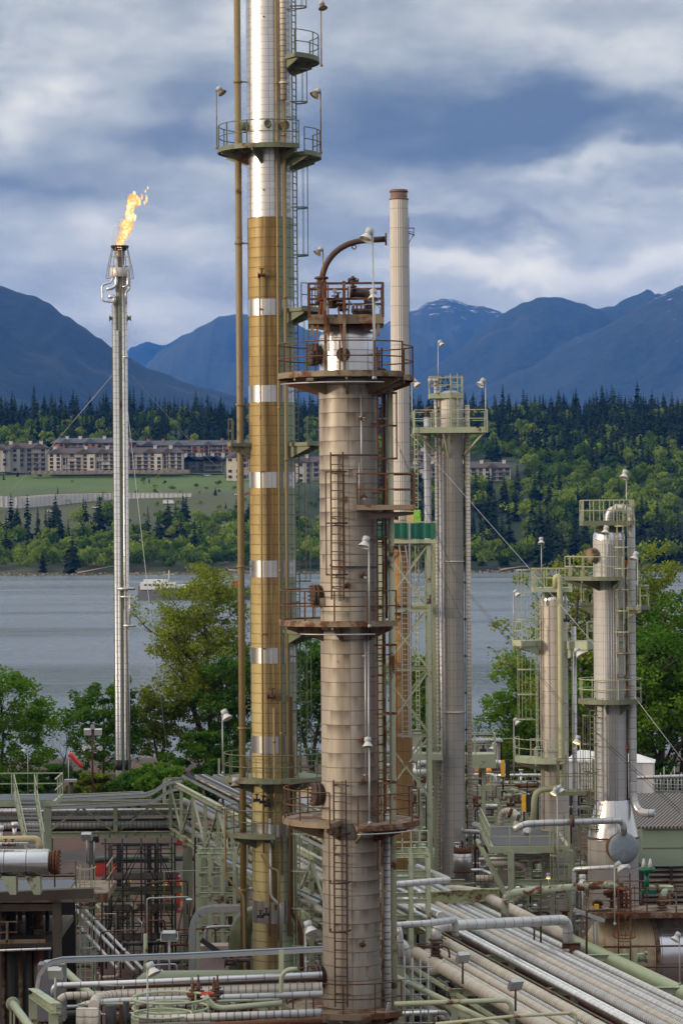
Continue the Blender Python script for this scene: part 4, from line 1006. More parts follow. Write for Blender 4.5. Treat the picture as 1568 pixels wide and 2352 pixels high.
# ------------------------------------------------------------------ ribbed chimney on its braced frame
def chimney():
    d = 168; c = P(918, 800, d); C = (c.x, c.y); Z = lambda v: P(918, v, d).z
    T = thing('ribbed_chimney', 'slim cream ribbed chimney with a scorched rim behind the rusty column', 'chimney', (c.x, c.y, 0))
    r = .545
    wt = clad('cream_ribbed', (.62, .58, .53), .1, .5, 1.15, 1, .012, .35, ribs=26, stain=.04, stcol=(.4, .24, .12), tint=.04, bumps=.6)
    og = clad('orange_ribbed', (.42, .24, .09), .1, .55, 1.3, 1, .014, .35, ribs=26, stain=.2, stcol=(.16, .07, .03), tint=.06, bumps=.6)
    m = MB(); m.lathe((c.x, c.y, 0), [(r, Z(1200)), (r, Z(460))], 52); m.build('upper_shell', wt, T)
    m = MB(); m.lathe((c.x, c.y, 0), [(r + .02, 0), (r + .02, Z(1200))], 52); m.build('lower_shell', og, T)
    m = MB(); zt = Z(436); m.lathe((c.x, c.y, 0), [(r - .06, Z(462)), (r - .04, zt), (r - .12, zt), (r - .12, zt - .4), (0, zt - .4)], 40); m.arc((c.x, c.y, Z(440)), r - .02, 0, 360, .04, 30); m.arc((c.x, c.y, Z(458)), r, 0, 360, .05, 30); m.build('scorched_rim', painted('rim', (.20, .12, .09), amt=.5), T)
    m = MB(); a = P(938, 524, d); m.bar(a, a + Vector((.35, 0, 0)), .05); m.bar(a + Vector((.3, 0, -.05)), a + Vector((.3, 0, -.5)), .03); m.tube(bend([a + Vector((0, 0, -.2)), a + Vector((.35, 0, -.25)), a + Vector((.1, 0, -.7)), a + Vector((0, 0, -.9))], .15), .02, 5); m.tube([a + Vector((.02, 0, -.3)), a + Vector((.35, 0, -.4))], .03, 5); m.build('sample_port', M_DKS, T)
    m = MB(); a = P(940, 800, d - .3); m.tube([(a.x, a.y, Z(1200)), (a.x, a.y, Z(500))], .02, 5)
    z = Z(520)
    while z > Z(1190): m.bar((a.x, a.y, z), (a.x - .06, a.y, z), .03); z -= 1.5
    m.build('lightning_cable', M_DKS, T)
    m = MB(); m.arc((c.x, c.y, Z(1405)), r + .06, 0, 360, .09, 30); m.tube([(c.x, c.y, Z(1408)), (c.x, c.y, Z(1390))], r + .05, 24); m.build('collar', M_RUSTD, T)
    # braced frame
    fx0, fx1 = P(874, 1300, d - 1.6).x, P(984, 1300, d - 1.6).x; cx = (fx0 + fx1) / 2; w = (fx1 - fx0) / 2; yc = d + .3; dp = 1.6
    F_ = thing('chimney_tower_structure', 'sage green cross braced frame with green netting round the ribbed chimney foot', 'steel frame', (cx, yc, 0))
    zt = Z(1245)
    for sx in (-1, 1):
        for sy in (-1, 1): m = MB(); m.ibeam((cx + sx * w, yc + sy * dp, 0), (cx + sx * w, yc + sy * dp, zt), .24, .24); m.build('leg', M_GRN, F_)
    lv = [zt - .1, Z(1400), Z(1536), Z(1685), Z(1830)]
    for z in lv[:4]:
        m = MB()
        for s in (-1, 1): m.ibeam((cx - w, yc + s * dp, z), (cx + w, yc + s * dp, z), .16, .26 if z > lv[2] else .14); m.ibeam((cx + s * w, yc - dp, z), (cx + s * w, yc + dp, z), .16, .26)
        m.build('cross_beam', M_GRN, F_)
    for a, b in zip(lv, lv[1:]):
        for s in (-1, 1):
            m = MB(); m.bar((cx - w, yc + s * dp, a), (cx + w, yc + s * dp, b), .13, .1); m.bar((cx + w, yc + s * dp + .03, a), (cx - w, yc + s * dp + .03, b), .13, .1); m.build('brace', M_GRN, F_)
            m = MB(); m.bar((cx + s * w, yc - dp, a), (cx + s * w, yc + dp, b), .13, .1); m.bar((cx + s * w + .03, yc + dp, a), (cx + s * w + .03, yc - dp, b), .13, .1); m.build('brace', M_GRN, F_)
    D = box_platform(F_, Vector((cx, yc, Z(1240))), 2 * w + .9, 2 * dp + .8, M_GRN, M_GRN, rail=1.05)
    m = MB(); z = Z(1240)
    n = 26
    for i in range(n):
        x = cx - w - .4 + (2 * w + .8) * i / n; dx = (2 * w + .8) / n; o1 = .03 * math.sin(i * 1.9); o2 = .03 * math.sin((i + 1) * 1.9); y = yc - dp - .47
        m.add([(x, y + o1, z + .08), (x + dx, y + o2, z + .08), (x + dx, y + o2, z + .98), (x, y + o1, z + .98), (x, y + o1 + .02, z + .08), (x + dx, y + o2 + .02, z + .08), (x + dx, y + o2 + .02, z + .98), (x, y + o1 + .02, z + .98)], [(0, 1, 2, 3), (7, 6, 5, 4), (0, 3, 7, 4), (1, 5, 6, 2)])
    m.build('netting', M_TEAL, D)
    m = MB(); m.box(P(942, 1188, d - 1.2), (.42, .1, .75)); m.bar(P(942, 1220, d - 1.2), P(942, 1190, d - 1.2), .05); m.build('notice_panel', plain('panel_tan', (.62, .45, .2), .6), F_)
    m = MB(); m.box(P(958, 1186, d - 1.1), (.38, .3, .75)); m.box(P(958, 1180, d - 1.27), (.26, .05, .4)); m.bar(P(958, 1220, d - 1.1), P(958, 1200, d - 1.1), .05); m.build('control_box', plain('lime', (.25, .6, .06), .5), F_)
    m = MB(); m.tube([P(905, 1188, d - 1), P(915, 1188, d - 1)], .16, 14); m.disc(P(903, 1188, d - 1), .2, (1, 0, 0), .08); m.tube([P(886, 1190, d - 1), P(903, 1190, d - 1)], .09, 8); m.build('nozzle', M_DKS, F_)
    # long ladder up the frame
    L = thing('chimney_ladder', 'long pale ladder hung down the front of the orange chimney foot', 'ladder', P(930, 1700, d - 2)); m = MB(); a = P(925, 1680, d - 2); b = P(921, 1258, d - 1.9); b2 = P(936, 1258, d - 1.9)
    x0 = a.x - .02; w_ = .36
    for k in (0, 1): m.bar((x0 + k * w_, d - 2, P(925, 1695, d - 2).z), (x0 + k * w_, d - 2, P(925, 1290, d - 2).z), .05); m.bar((x0 + k * w_, d - 2, P(925, 1290, d - 2).z), (x0 + k * w_ - .12, d - 1.7, P(925, 1252, d - 2).z), .05)
    z = P(925, 1692, d - 2).z
    while z < P(925, 1262, d - 2).z: m.bar((x0, d - 2, z), (x0 + w_, d - 2, z), .035); z += .3
    m.bar((x0 + w_ + .12, d - 2, P(925, 1695, d - 2).z), (x0 + w_ + .12, d - 2, P(925, 1200, d - 2).z), .09)
    m.build('rails_and_rungs', M_GALV, L)
chimney()
# ------------------------------------------------------------------ flare
def flare():
    d = 272; c = P(282, 1500, d); C = (c.x, c.y); Z = lambda v: P(282, v, d).z; k = ppm(d)
    T = thing('flare_stack', 'tall slim flare stack with silver steam pipes, burning at its tip', 'flare stack', (c.x, c.y, 0))
    m = MB(); m.lathe((c.x, c.y, 0), [(.62, 0), (.6, Z(1790)), (.42, Z(1745)), (.40, Z(668))], 20)
    for v in (846, 1072, 1205, 1340, 1480, 1640): m.tube([(c.x, c.y, Z(v) - .06), (c.x, c.y, Z(v) + .06)], .46, 16)
    m.build('stack', M_OLV, T)
    m = MB()
    for s in (-1, 1): q = Vector((c.x + s * .62, c.y - .1, Z(731))); m.tube([q - Vector((s * .25, 0, 0)), q + Vector((s * .35, 0, 0))], .17, 12); m.disc(q + Vector((s * .38, 0, 0)), .28, (1, 0, 0), .08); m.disc(q + Vector((s * .1, 0, 0)), .28, (1, 0, 0), .08)
    m.build('trunnion', M_OLV, T)
    px = lambda u, um=1500: P(u, um, d).x - P(282, um, d).x
    for u0, v0, v1, rr, mt in ((270, 690, 1790, .21, M_INS), (276.5, 760, 1790, .16, M_INS), (289, 640, 1330, .12, M_INSW), (295, 640, 1790, .15, M_INS), (288, 1400, 1790, .11, M_INS)):
        x = c.x + (u0 - 282) / k; y = c.y - .42 + abs(u0 - 282) / k * .3; pts = [(x, y, Z(v1)), (x, y, Z(v0))]
        dx = (u0 - 282) / k * .2 + .35
        m = MB(); m.tube([(x + dx, y - .3, Z(1826))] + pts, rr, 9); m.build('steam_pipe', mt, T)
        m = MB(); m.tube([(x, y, Z(1768)), (x, y, Z(1745))], rr * 1.35, 9); m.build('pipe_sleeve', M_DKS, T)
    def W_(pts, rr, mt): pipe_part(T, [Vector((c.x + (u - 282) / k, c.y - y, Z(v))) for u, v, y in pts], rr, mt, 'steam_pipe', 8, .3)
    W_([(270, 700, .5), (270, 682, .5), (256, 682, .5)], .2, M_INSW); W_([(252, 665, .6), (266, 663, .6), (275, 655, .6), (275, 590, .6)], .17, M_INSW)
    W_([(268, 695, .5), (243, 692, .5), (242, 655, .5), (262, 650, .5), (267, 640, .5), (267, 620, .5)], .10, M_INSW)
    W_([(289, 660, .6), (301, 658, .6), (301, 630, .6), (296, 622, .6)], .1, M_INSW); W_([(296, 700, .5), (296, 672, .5), (305, 665, .5), (305, 640, .5), (292, 632, .5), (290, 610, .5)], .1, M_INS)
    W_([(289, 820, .6), (301, 822, .6)], .1, M_INSW); W_([(272, 1352, .6), (313, 1352, .6)], .14, M_INS); W_([(278, 1370, .6), (312, 1372, .6), (312, 1384, .6)], .08, M_INS); W_([(285, 1437, .6), (314, 1437, .6)], .11, M_INS); W_([(300, 1360, .6), (300, 1440, .6)], .08, M_INS)
    m = MB(); x = c.x - .75
    for s in (0, .32): m.bar((x + s, c.y - .2, Z(1790)), (x + s, c.y - .2, Z(700)), .05)
    z = Z(1790)
    while z < Z(700): m.bar((x, c.y - .2, z), (x + .32, c.y - .2, z), .04); z += .45
    z = Z(1760)
    while z < Z(720): m.bar((x - .1, c.y - .2, z), (c.x, c.y - .1, z), .08); z += 4
    m.build('ladder', M_OLVD, T)
    # tip
    m = MB(); m.lathe((c.x, c.y, 0), [(.46, Z(668)), (.46, Z(655)), (.40, Z(652)), (.42, Z(585)), (.5, Z(575))], 20); m.build('tip_barrel', clad('burnt_barrel', (.33, .27, .22), .5, .5, 1, 2, .0, .4, stain=.5, stcol=(.05, .035, .03)), T)
    m = MB(); m.arc((c.x, c.y, Z(567)), .78, 0, 360, .1, 24, 6); m.arc((c.x, c.y, Z(572)), .6, 0, 360, .08, 24, 6)
    for q in range(16): a = q * PI / 8; m.bar((c.x + .5 * math.cos(a), c.y + .5 * math.sin(a), Z(576)), (c.x + .82 * math.cos(a), c.y + .82 * math.sin(a), Z(564)), .06, .1)
    m.build('steam_ring', M_CHAR, T)
    m = MB(); m.lathe((c.x, c.y, 0), [(.95, Z(637)), (.98, Z(636)), (.98, Z(617)), (.95, Z(616)), (.90, Z(617)), (.90, Z(636)), (.95, Z(637))], 24); m.build('shroud_ring', plain('shroud', (.55, .54, .52), .5, .3, .2, 1), T)
    m = MB()
    for q in range(8):
        a = q * PI / 4 + .3; ca, sa = math.cos(a), math.sin(a)
        m.bar((c.x + .75 * ca, c.y + .75 * sa, Z(568)), (c.x + 1.25 * ca, c.y + 1.25 * sa, Z(622)), .07); m.bar((c.x + 1.25 * ca, c.y + 1.25 * sa, Z(622)), (c.x + 1.35 * ca, c.y + 1.35 * sa, Z(640)), .06); m.bar((c.x + .5 * ca, c.y + .5 * sa, Z(612)), (c.x + 1.2 * ca, c.y + 1.2 * sa, Z(612)), .05); m.bar((c.x + .5 * ca, c.y + .5 * sa, Z(640)), (c.x + 1.35 * ca, c.y + 1.35 * sa, Z(640)), .05)
        m.bar((c.x + .5 * ca, c.y + .5 * sa, Z(590)), (c.x + .9 * ca, c.y + .9 * sa, Z(590)), .05)
    m.build('pilot_frame', plain('pilot_steel', (.32, .29, .26), .5, .4), T)
    # guy wires
    for i, (u1, v1, d1, u0, v0, lab) in enumerate(((-60, 1215, 300, 262, 858, 'guy wire running from the flare down to the left edge of the view'), (392, 1795, 262, 284, 858, 'pale guy wire falling steeply from the flare to the right'), (560, 1130, 330, 302, 862, 'faint guy wire running from the flare behind the tall tower'))):
        a = P(u0, v0, d - .3 if i < 2 else d + .3); b = P(u1, v1, d1); m = MB(); m.tube([a, a.lerp(b, .5) - Vector((0, 0, .5)), b], .022 if i != 1 else .028, 5)
        o = m.build('guy_wire', M_GALV, None, a); tag(o, lab, 'wire', 'guy wires of the flare')
    # flame: licking tongues of hot gas
    g = N('flame'); p = g.coord('Object'); n = g.noise(p, .9, 4, .6, .4); f = g.n('ShaderNodeLayerWeight'); f.inputs[0].default_value = .35
    col = g.ramp(g.math('ADD', g.math('MULTIPLY', n, .9), g.math('MULTIPLY', f.outputs[1], -.28)), [(.25, (1, .20, .05)), (.36, (1, .42, .14)), (.46, (1, .68, .34)), (.6, (1, .9, .64))])
    em = g.n('ShaderNodeEmission'); g.l(col, em.inputs[0]); em.inputs[1].default_value = 1.2
    tr = g.n('ShaderNodeBsdfTransparent'); mx = g.n('ShaderNodeMixShader'); g.l(g.maprange(g.math('ADD', g.math('MULTIPLY', n, .9), g.math('MULTIPLY', f.outputs[1], -.55)), .12, .3), mx.inputs[0]); g.l(tr.outputs[0], mx.inputs[1]); g.l(em.outputs[0], mx.inputs[2]); g.l(mx.outputs[0], g.out.inputs[0])
    FL = thing('flame', 'orange flame leaning right above the flare tip', 'flame', (c.x, c.y, Z(565))); m = MB(); rr = random.Random(4)
    spine = [(283, 566, 9), (288, 548, 13), (293, 530, 14), (300, 512, 15), (303, 496, 12), (306, 480, 10), (310, 466, 12), (312, 452, 10)]
    def blobm(mm, cc, rx, rz, sd):
        vs = []; n1, n2 = 14, 9
        for j in range(n2 + 1):
            th = PI * j / n2 - PI / 2
            for q in range(n1):
                a = 2 * PI * q / n1; w = 1 + fbm(math.cos(a) * 2 + sd, math.sin(a) * 2 + th * 1.5, 3, sd) * 1.5
                vs.append(cc + Vector((rx * w * math.cos(th) * math.cos(a), rx * w * math.cos(th) * math.sin(a), rz * w * math.sin(th))))
        mm.add(vs, [(j * n1 + q, j * n1 + (q + 1) % n1, (j + 1) * n1 + (q + 1) % n1, (j + 1) * n1 + q) for j in range(n2) for q in range(n1)], True)
    for (u, v, w), (u2, v2, w2) in zip(spine, spine[1:]):
        for t in (0, .33, .66):
            q = Vector((c.x + (u + (u2 - u) * t - 282 + rr.uniform(-3, 3)) / k, c.y + rr.uniform(-.15, .15), Z(v + (v2 - v) * t))); blobm(m, q, (w + (w2 - w) * t) / k * rr.uniform(.6, 1.0), 11 / k * rr.uniform(.6, 1.1), rr.randrange(99))
    m.build('flame_core', g.m, FL)
    m = MB()
    for u, v, w, h in ((328, 462, 3.5, 9), (334, 452, 2, 6), (342, 440, 1.6, 4), (344, 458, 2.5, 9), (340, 466, 2, 5), (316, 444, 3, 4), (322, 456, 3, 7), (318, 500, 3, 6), (347, 432, 1.5, 3)):
        blobm(m, Vector((c.x + (u - 282) / k, c.y, Z(v))), w / k, h / k, int(u))
    m.build('flame_wisps', g.m, FL)
    sm = bpy.data.materials.new('steam'); sm.use_nodes = True; t = sm.node_tree; t.nodes.clear(); o = t.nodes.new('ShaderNodeOutputMaterial'); vv = t.nodes.new('ShaderNodeVolumePrincipled'); vv.inputs['Color'].default_value = (.9, .93, 1, 1); vv.inputs['Density'].default_value = 1.3; t.links.new(vv.outputs[0], o.inputs['Volume'])
    m = MB()
    for u, v, w, h in ((274, 548, 8, 16), (273, 532, 7, 12), (279, 520, 8, 10), (286, 508, 6, 9), (278, 556, 8, 9)): blobm(m, Vector((c.x + (u - 282) / k, c.y + .3, Z(v))), w / k, h / k, int(v))
    o = m.build('steam_plume', sm, None, (c.x, c.y, Z(560))); tag(o, 'white puff of steam left of the flame on the flare tip', None, None, 'stuff')
flare()
# ------------------------------------------------------------------ grey columns on the right
def grey_clad(n, ribs, st=.06, sp=.55, col=(.50, .475, .445), seam=.02): return clad(n, col, .12, .5, sp, 2, seam, .35, ribs=ribs, stain=st, stcol=(.22, .17, .12), tint=.05, bumps=.25, ribc=.72)
def mid_column():
    d = 178; c = P(1038, 1450, d); C = (c.x, c.y); Z = lambda v: P(1038, v, d).z; k = ppm(d)
    T = thing('grey_column', 'slender grey clad column with sage platforms right of the ribbed chimney', 'column', (c.x, c.y, 0))
    r = 27 / k
    m = MB(); m.lathe((c.x, c.y, 0), [(r, 0), (r, Z(1000)), (r * 1.08, Z(998)), (r * 1.08, Z(915)), (r * .95, Z(905)), (r * .5, Z(898)), (0, Z(897))], 36); m.build('shell', grey_clad('grey_ribbed', 30), T)
    m = MB(); z = Z(1290); m.tube([(c.x, c.y, z - .05), (c.x, c.y, z + .05)], r + .05, 30); z = Z(1635); m.tube([(c.x, c.y, z - .05), (c.x, c.y, z + .05)], r + .06, 30); m.build('stiffening_ring', M_INST, T)
    q = Vector((c.x - .05, c.y, Z(983))); D = box_platform(T, q, 4.5, 3.6, M_GRN, M_GRN, th=.36, rt=.045)
    m = MB()
    for s in (-1, 1): m.bar(q + Vector((s * 2.1, -1.7, -.3)), Vector((c.x + s * r, c.y - .2, Z(1048))), .12, .1); m.bar(q + Vector((s * .2 - .3, -1.7, -.3)), Vector((c.x - .2, c.y - r, Z(1050))), .1, .1)
    m.build('brace', M_GRNR, D)
    box_platform(T, Vector((c.x - .3, c.y, Z(905))), 2.05, 1.7, M_GRN, M_GRN, th=.3, rt=.045, spacing=.7)
    access(T, (c.x + .1, c.y), 275, r, Z(985), Z(860), M_GRN)
    def vert(u, y, v0, v1, rd, mt, top=None, bot=None):
        a = P(u, 1450, d + y); pts = [(a.x, a.y, P(u, v1, d + y).z), (a.x, a.y, P(u, v0, d + y).z)]
        if top: pts += top
        if bot: pts = bot + pts
        m = MB(); m.tube(bend(pts, rd * 3.5), rd, 12); return m.build('riser_pipe', mt, T)
    a = P(982, 1450, d - .5); zb = P(982, 1822, d - .5).z
    vert(984, -.5, 958, 1822, .225, M_INS, bot=[(a.x - 2.6, a.y - .6, zb + .1)])
    pipe_part(T, [P(982, 962, d - .5), P(978, 942, d - .5), P(995, 936, d - .3), P(1012, 945, d)], .16, M_RUSTD, 'vent_pipe')
    vert(1004, -.5, 875, 2300, .10, M_INST); vert(1012.5, -.75, 1000, 2300, .085, M_INS); vert(1018, -.85, 1050, 2200, .03, M_GALV); vert(1076, -.2, 930, 2090, .15, M_INST)
    m = MB(); a = P(1068, 1450, d + .1)
    for s in (0, .13): m.tube([(a.x + s, a.y, 0), (a.x + s, a.y, Z(1010))], .03, 5)
    z = 3
    while z < Z(1010): m.box((a.x, a.y, z), (.3, .1, .12)); z += 2.3
    m.build('conduit', M_DKS, T)
    m = MB(); valve(m, P(1012, 880, d - .5), .1); valve(m, P(1030, 888, d - .6), .12); [m.disc(P(1000 + i * 9, 872, d - .6), .1, (1, 0, 0), .1) for i in range(6)]; m.build('valve', M_RUSTD, T)
    pipe_part(T, [P(982, 873, d - .7), P(1004, 873, d - .7), P(1005, 870, d - .7)], .1, M_INST, 'vent_pipe'); m = MB(); [m.box(P(u, v, d - .8), (.2, .2, .35)) for u, v in ((1083, 945), (1098, 940), (1080, 962))]; m.build('instrument_box', M_DKS, T)
    # ladder tower to its left
    L = thing('caged_ladder', 'sage caged ladder tower hanging left of the slender grey column', 'ladder', (P(962, 1800, d - 1).x, d - 1, 0)); b = P(964, 1300, d - 1.2); Cc = (b.x, b.y)
    m = MB(); ladder(m, Cc, 200, 0, Z(2250), Z(1000), .5, .04); LL = m.build('ladder_rails', M_GRNR, L)
    for v0, v1 in ((1370, 1000), (2200, 1400 + 300)): m = MB(); cage(m, Cc, 200, 0, Z(v0), Z(v1), 2.1, .035, .5); m.build('safety_cage', M_GRN, L)
    box_platform(L, Vector((b.x - .1, b.y, Z(1385))), 1.3, 1.6, M_GRN, M_GRN, th=.4, rt=.045, spacing=.6); box_platform(L, Vector((b.x + .3, b.y, Z(1725))), 1.9, 1.6, M_GRN, M_GRN, th=.4, rt=.045, spacing=.6)
    m = MB(); a = P(997, 1500, d + .3); m.ibeam((a.x, a.y, 0), (a.x, a.y, Z(1240)), .2, .2); m.build('post', M_GRN, L)
    # small drum at the foot
    q = P(1062, 2080, d - 8); D = thing('small_drum', 'short clad drum with a bolted rusty lid at the foot of the slender grey column', 'drum', (q.x, q.y, 0)); kz = lambda v: P(1062, v, d - 8).z
    m = MB(); m.lathe((q.x, q.y, 0), [(.5, 0), (.5, kz(1998)), (.54, kz(1996)), (.54, kz(1960)), (.3, kz(1956))], 26); m.build('shell', clad('drum_clad', (.55, .55, .55), .85, .3, 1.3, 3, .02, .4, stain=.1, tint=.1), D)
    m = MB(); m.tube([(q.x, q.y, kz(1962)), (q.x, q.y, kz(1949))], .52, 26); m.tube([(q.x, q.y, kz(2003)), (q.x, q.y, kz(1999))], .58, 26)
    for i in range(20): a = i * PI / 10; m.tube([(q.x + .48 * math.cos(a), q.y + .48 * math.sin(a), kz(1952)), (q.x + .48 * math.cos(a), q.y + .48 * math.sin(a), kz(1945))], .035, 5)
    m.tube([(q.x, q.y, kz(1950)), (q.x, q.y, kz(1930))], .06, 8); m.disc((q.x, q.y, kz(1936)), .12, (0, 0, 1), .05); m.build('bolted_lid', M_RUST, D)
mid_column()
def short_column():
    d = 160; c = P(1271, 1500, d); C = (c.x, c.y); Z = lambda v: P(1271, v, d).z; k = ppm(d)
    T = thing('short_grey_column', 'shorter smooth grey column with a cream downpipe on its front', 'column', (c.x, c.y, 0)); r = 32.3 / k
    m = MB(); m.lathe((c.x, c.y, 0), [(r, 0), (r, Z(1378))], 36); m.build('shell', grey_clad('grey_smooth', 0, .1, .68, (.52, .475, .425)), T)
    m = MB(); m.lathe((c.x, c.y, 0), [(r + .01, Z(1379))] + [((r + .01) * math.cos(R(a)), Z(1378) + .62 * math.sin(R(a))) for a in (5, 25, 45, 65, 85)], 36); m.build('domed_head', clad('bright_head2', (.8, .8, .8), .92, .2, .3, 8, .0, .3, stain=0), T)
    box_platform(T, Vector((c.x - .1, c.y, Z(1349))), 2.1, 2.0, M_GRN, M_GRN, th=.25, rt=.045, spacing=.65)
    m = MB()
    for s in (-.62, .6): m.box((c.x + s * 1.0, c.y - .8, Z(1370)), (.12, .12, .9))
    m.build('bracket', M_GRN, T)
    platform(T, C, Z(1470), r, 95 / k, 155, 215, M_GRN, M_GRN, deckth=.3); platform(T, C, Z(1472), r, 92 / k, -38, 25, M_GRN, M_GRN, deckth=.45)
    platform(T, C, Z(1738), r, 92 / k, 150, 282, M_GRN, M_GRN, deckth=.25)
    access(T, C, 188, r, Z(1745), Z(1305), M_GRN); m = MB(); cage(m, C, 192, r + .2, Z(1650), Z(1308), 1.5, .03, .55); m.build('safety_cage', M_GRN, T)
    pipe_part(T, [P(1275, 1350, d - 1.0), P(1275, 1324, d - 1.0), P(1284, 1326, d - 1.05), P(1286, 1400, d - 1.05), P(1289, 1808, d - 1.05), P(1228, 1816, d - 1.3), P(1222, 1900, d - 1.3)], .17, painted('cream_green', (.47, .47, .28), amt=.14), 'downpipe', 12, .5)
    m = MB(); a = P(1317, 1500, d + .5); m.tube([(a.x, a.y, 0), (a.x, a.y, Z(1440))], .14, 10); m.build('riser_pipe', M_INS, T)
    m = MB(); a = P(1243, 1500, d - .9); 
    for s in (0, .08): m.tube([(a.x + s, a.y, Z(1900)), (a.x + s, a.y, Z(1390))], .02, 5)
    m.build('conduit', M_TAN, T); m = MB(); valve(m, P(1240, 1722, d - 1), .12); valve(m, P(1300, 1425, d - .8), .14); m.build('valve', M_RUSTD, T)
short_column()
def ribbed_column():
    d = 148; c = P(1399, 1500, d); C = (c.x, c.y); Z = lambda v: P(1399, v, d).z; k = ppm(d)
    T = thing('ribbed_column', 'ribbed grey column with a bright cone skirt and sage ring walkways', 'column', (c.x, c.y, 0)); r = 36.5 / k; rb = 58 / k; cb = P(1408, 1950, d)
    up = grey_clad('grey_ribbed2', 44, .04, .42, (.47, .465, .46), .02); m = MB(); m.lathe((c.x, c.y, 0), [(r, Z(1838)), (r, Z(1232))], 60); m.build('shell', up, T)
    m = MB(); m.lathe((c.x, c.y, 0), [(r + .01, Z(1240)), (r, Z(1228)), (r * .8, Z(1214)), (r * .45, Z(1204)), (0, Z(1202))], 36); m.build('domed_head', clad('bright_head3', (.8, .8, .8), .92, .2, .3, 8, .0, .3, stain=0), T)
    m = MB(); m.lathe((c.x + .1, c.y, 0), [(rb + .03, Z(1926)), (rb + .02, Z(1918)), (r + .05, Z(1836))], 48); m.build('cone_skirt', clad('bright_cone', (.78, .77, .76), .9, .26, 3, 4, .0, .4, stain=.05, tint=.08), T)
    m = MB(); m.lathe((c.x + .1, c.y, 0), [(rb, 0), (rb, Z(1922))], 64); m.build('base_shell', grey_clad('grey_ribbed3', 60, .12, .9, (.40, .375, .35)), T)
    m = MB(); m.arc((c.x + .1, c.y, Z(1922)), rb + .02, 0, 360, .05, 40); m.build('band', M_RUST, T)
    box_platform(T, Vector((c.x - .1, c.y, Z(1196))), 2.6, 2.2, M_OLV, M_GRNR, th=.25, rt=.045, spacing=.55)
    pl = lambda v, a0, a1, r1, **kw: platform(T, C, Z(v), r, r1 / k, a0, a1, M_OLV, M_GRNR, rt=.028, **kw)
    pl(1325, 120, 282, 102); pl(1393, -45, 42, 92); pl(1384, 150, 185, 66, rail=1.6); pl(1606, 0, 360, 72, deckth=.2)
    access(T, C, 300, r, Z(1600), Z(1155), M_GRNR, Z(1498), Z(1160), 1.1); access(T, C, 215, r + .15, Z(2100), Z(1600), M_OLV, Z(1900), Z(1640), 1.6)
    a = P(1450, 1500, d - .2)
    pipe_part(T, [P(1396, 1215, d), P(1396, 1170, d), P(1448, 1168, d - .2), (a.x, a.y, Z(1400)), (a.x, a.y, Z(1838)), P(1468, 1868, d - .6), P(1503, 1868, d - .8)], .21, M_INS, 'overhead_pipe', 14, .7)
    for i in range(5): m = MB(); x = c.x - .75 + i * .13; m.tube([(x + .5, c.y - r - .04, Z(1836)), (x + .5, c.y - r - .04, Z(1250))], .022, 5); m.build('conduit', M_GALV, T)
    m = MB(); a = P(1437, 1500, d + .2); m.tube([(a.x, a.y, Z(1836)), (a.x, a.y, Z(1290))], .06, 8); m.build('conduit', M_TAN, T)
    manway(T, C, r, 205, Z(1275), .40, M_TAN, 'manway', .25)
    m = MB()
    for v in (1292, 1580, 1716, 1750 + 190): m.box(P(1435, v, d - .3), (.26, .12, .16))
    m.build('bracket', M_RED, T)
    # big round end cover sticking out of the base, and its feed pipe
    m = MB(); q = P(1430, 1948, d - rb - .2); o = Vector((.25, -1, 0)).normalized(); M3 = o.to_track_quat('Z', 'Y').to_matrix()
    m.lathe(q, [(.78, -.5), (.78, .02)], 32, M=M3); C1 = m.build('nozzle_neck', M_RUST, T)
    m = MB(); m.lathe(q, [(.80, 0), (.80, .14), (.7, .24), (.45, .31), (0, .34)], 32, M=M3); m.build('end_cover', clad('blue_grey_cap', (.24, .29, .33), .1, .5, .6, 12, .0, .4, stain=.1, stcol=(.08, .08, .08), tint=.1), T)
    pipe_part(T, [P(1178, 1905, d - 4), P(1205, 1892, d - 4), P(1430, 1884, d - rb - .6), P(1432, 1915, d - rb - .5)], .17, M_INS, 'feed_pipe', 12, .4)
    m = MB(); m.disc(P(1313, 1886, d - 3.2), .3, (1, 0, 0), .2); m.build('flange', M_RUSTD, T)
ribbed_column()
# ------------------------------------------------------------------ the plant floor: racks, bridges, vessels
E_ = -.2257                                   # the racks run away from the camera, slightly to the left
def RK(a, d, z): return Vector((a + E_ * d, d, z))
NR = Vector((1, .2257, 0)).normalized(); AR = Vector((E_, 1, 0)).normalized()
M_BLUE = plain('blue_strip', (.04, .16, .28), .5)
def solo(name, m, mat, label, cat, group=None):
    vs = np.array(m.v); o = (vs.min(0) + vs.max(0)) / 2; o[2] = vs[:, 2].min()
    ob = m.build(name, mat, None, Vector(o)); tag(ob, label, cat, group); return ob
def pipe(label, pts, r, mat, group=None, n=10, br=None, name='process_pipe', fl=None):
    m = MB(); m.tube(bend(pts, br or r * 3), r, n)
    if fl is not None:
        for f in fl:
            p = Vector(pts[f]); q = Vector(pts[f - 1 if f else 1]); m.disc(p, r * 1.7, (p - q), .1, 16)
    return solo(name, m, mat, label, 'pipe', group)
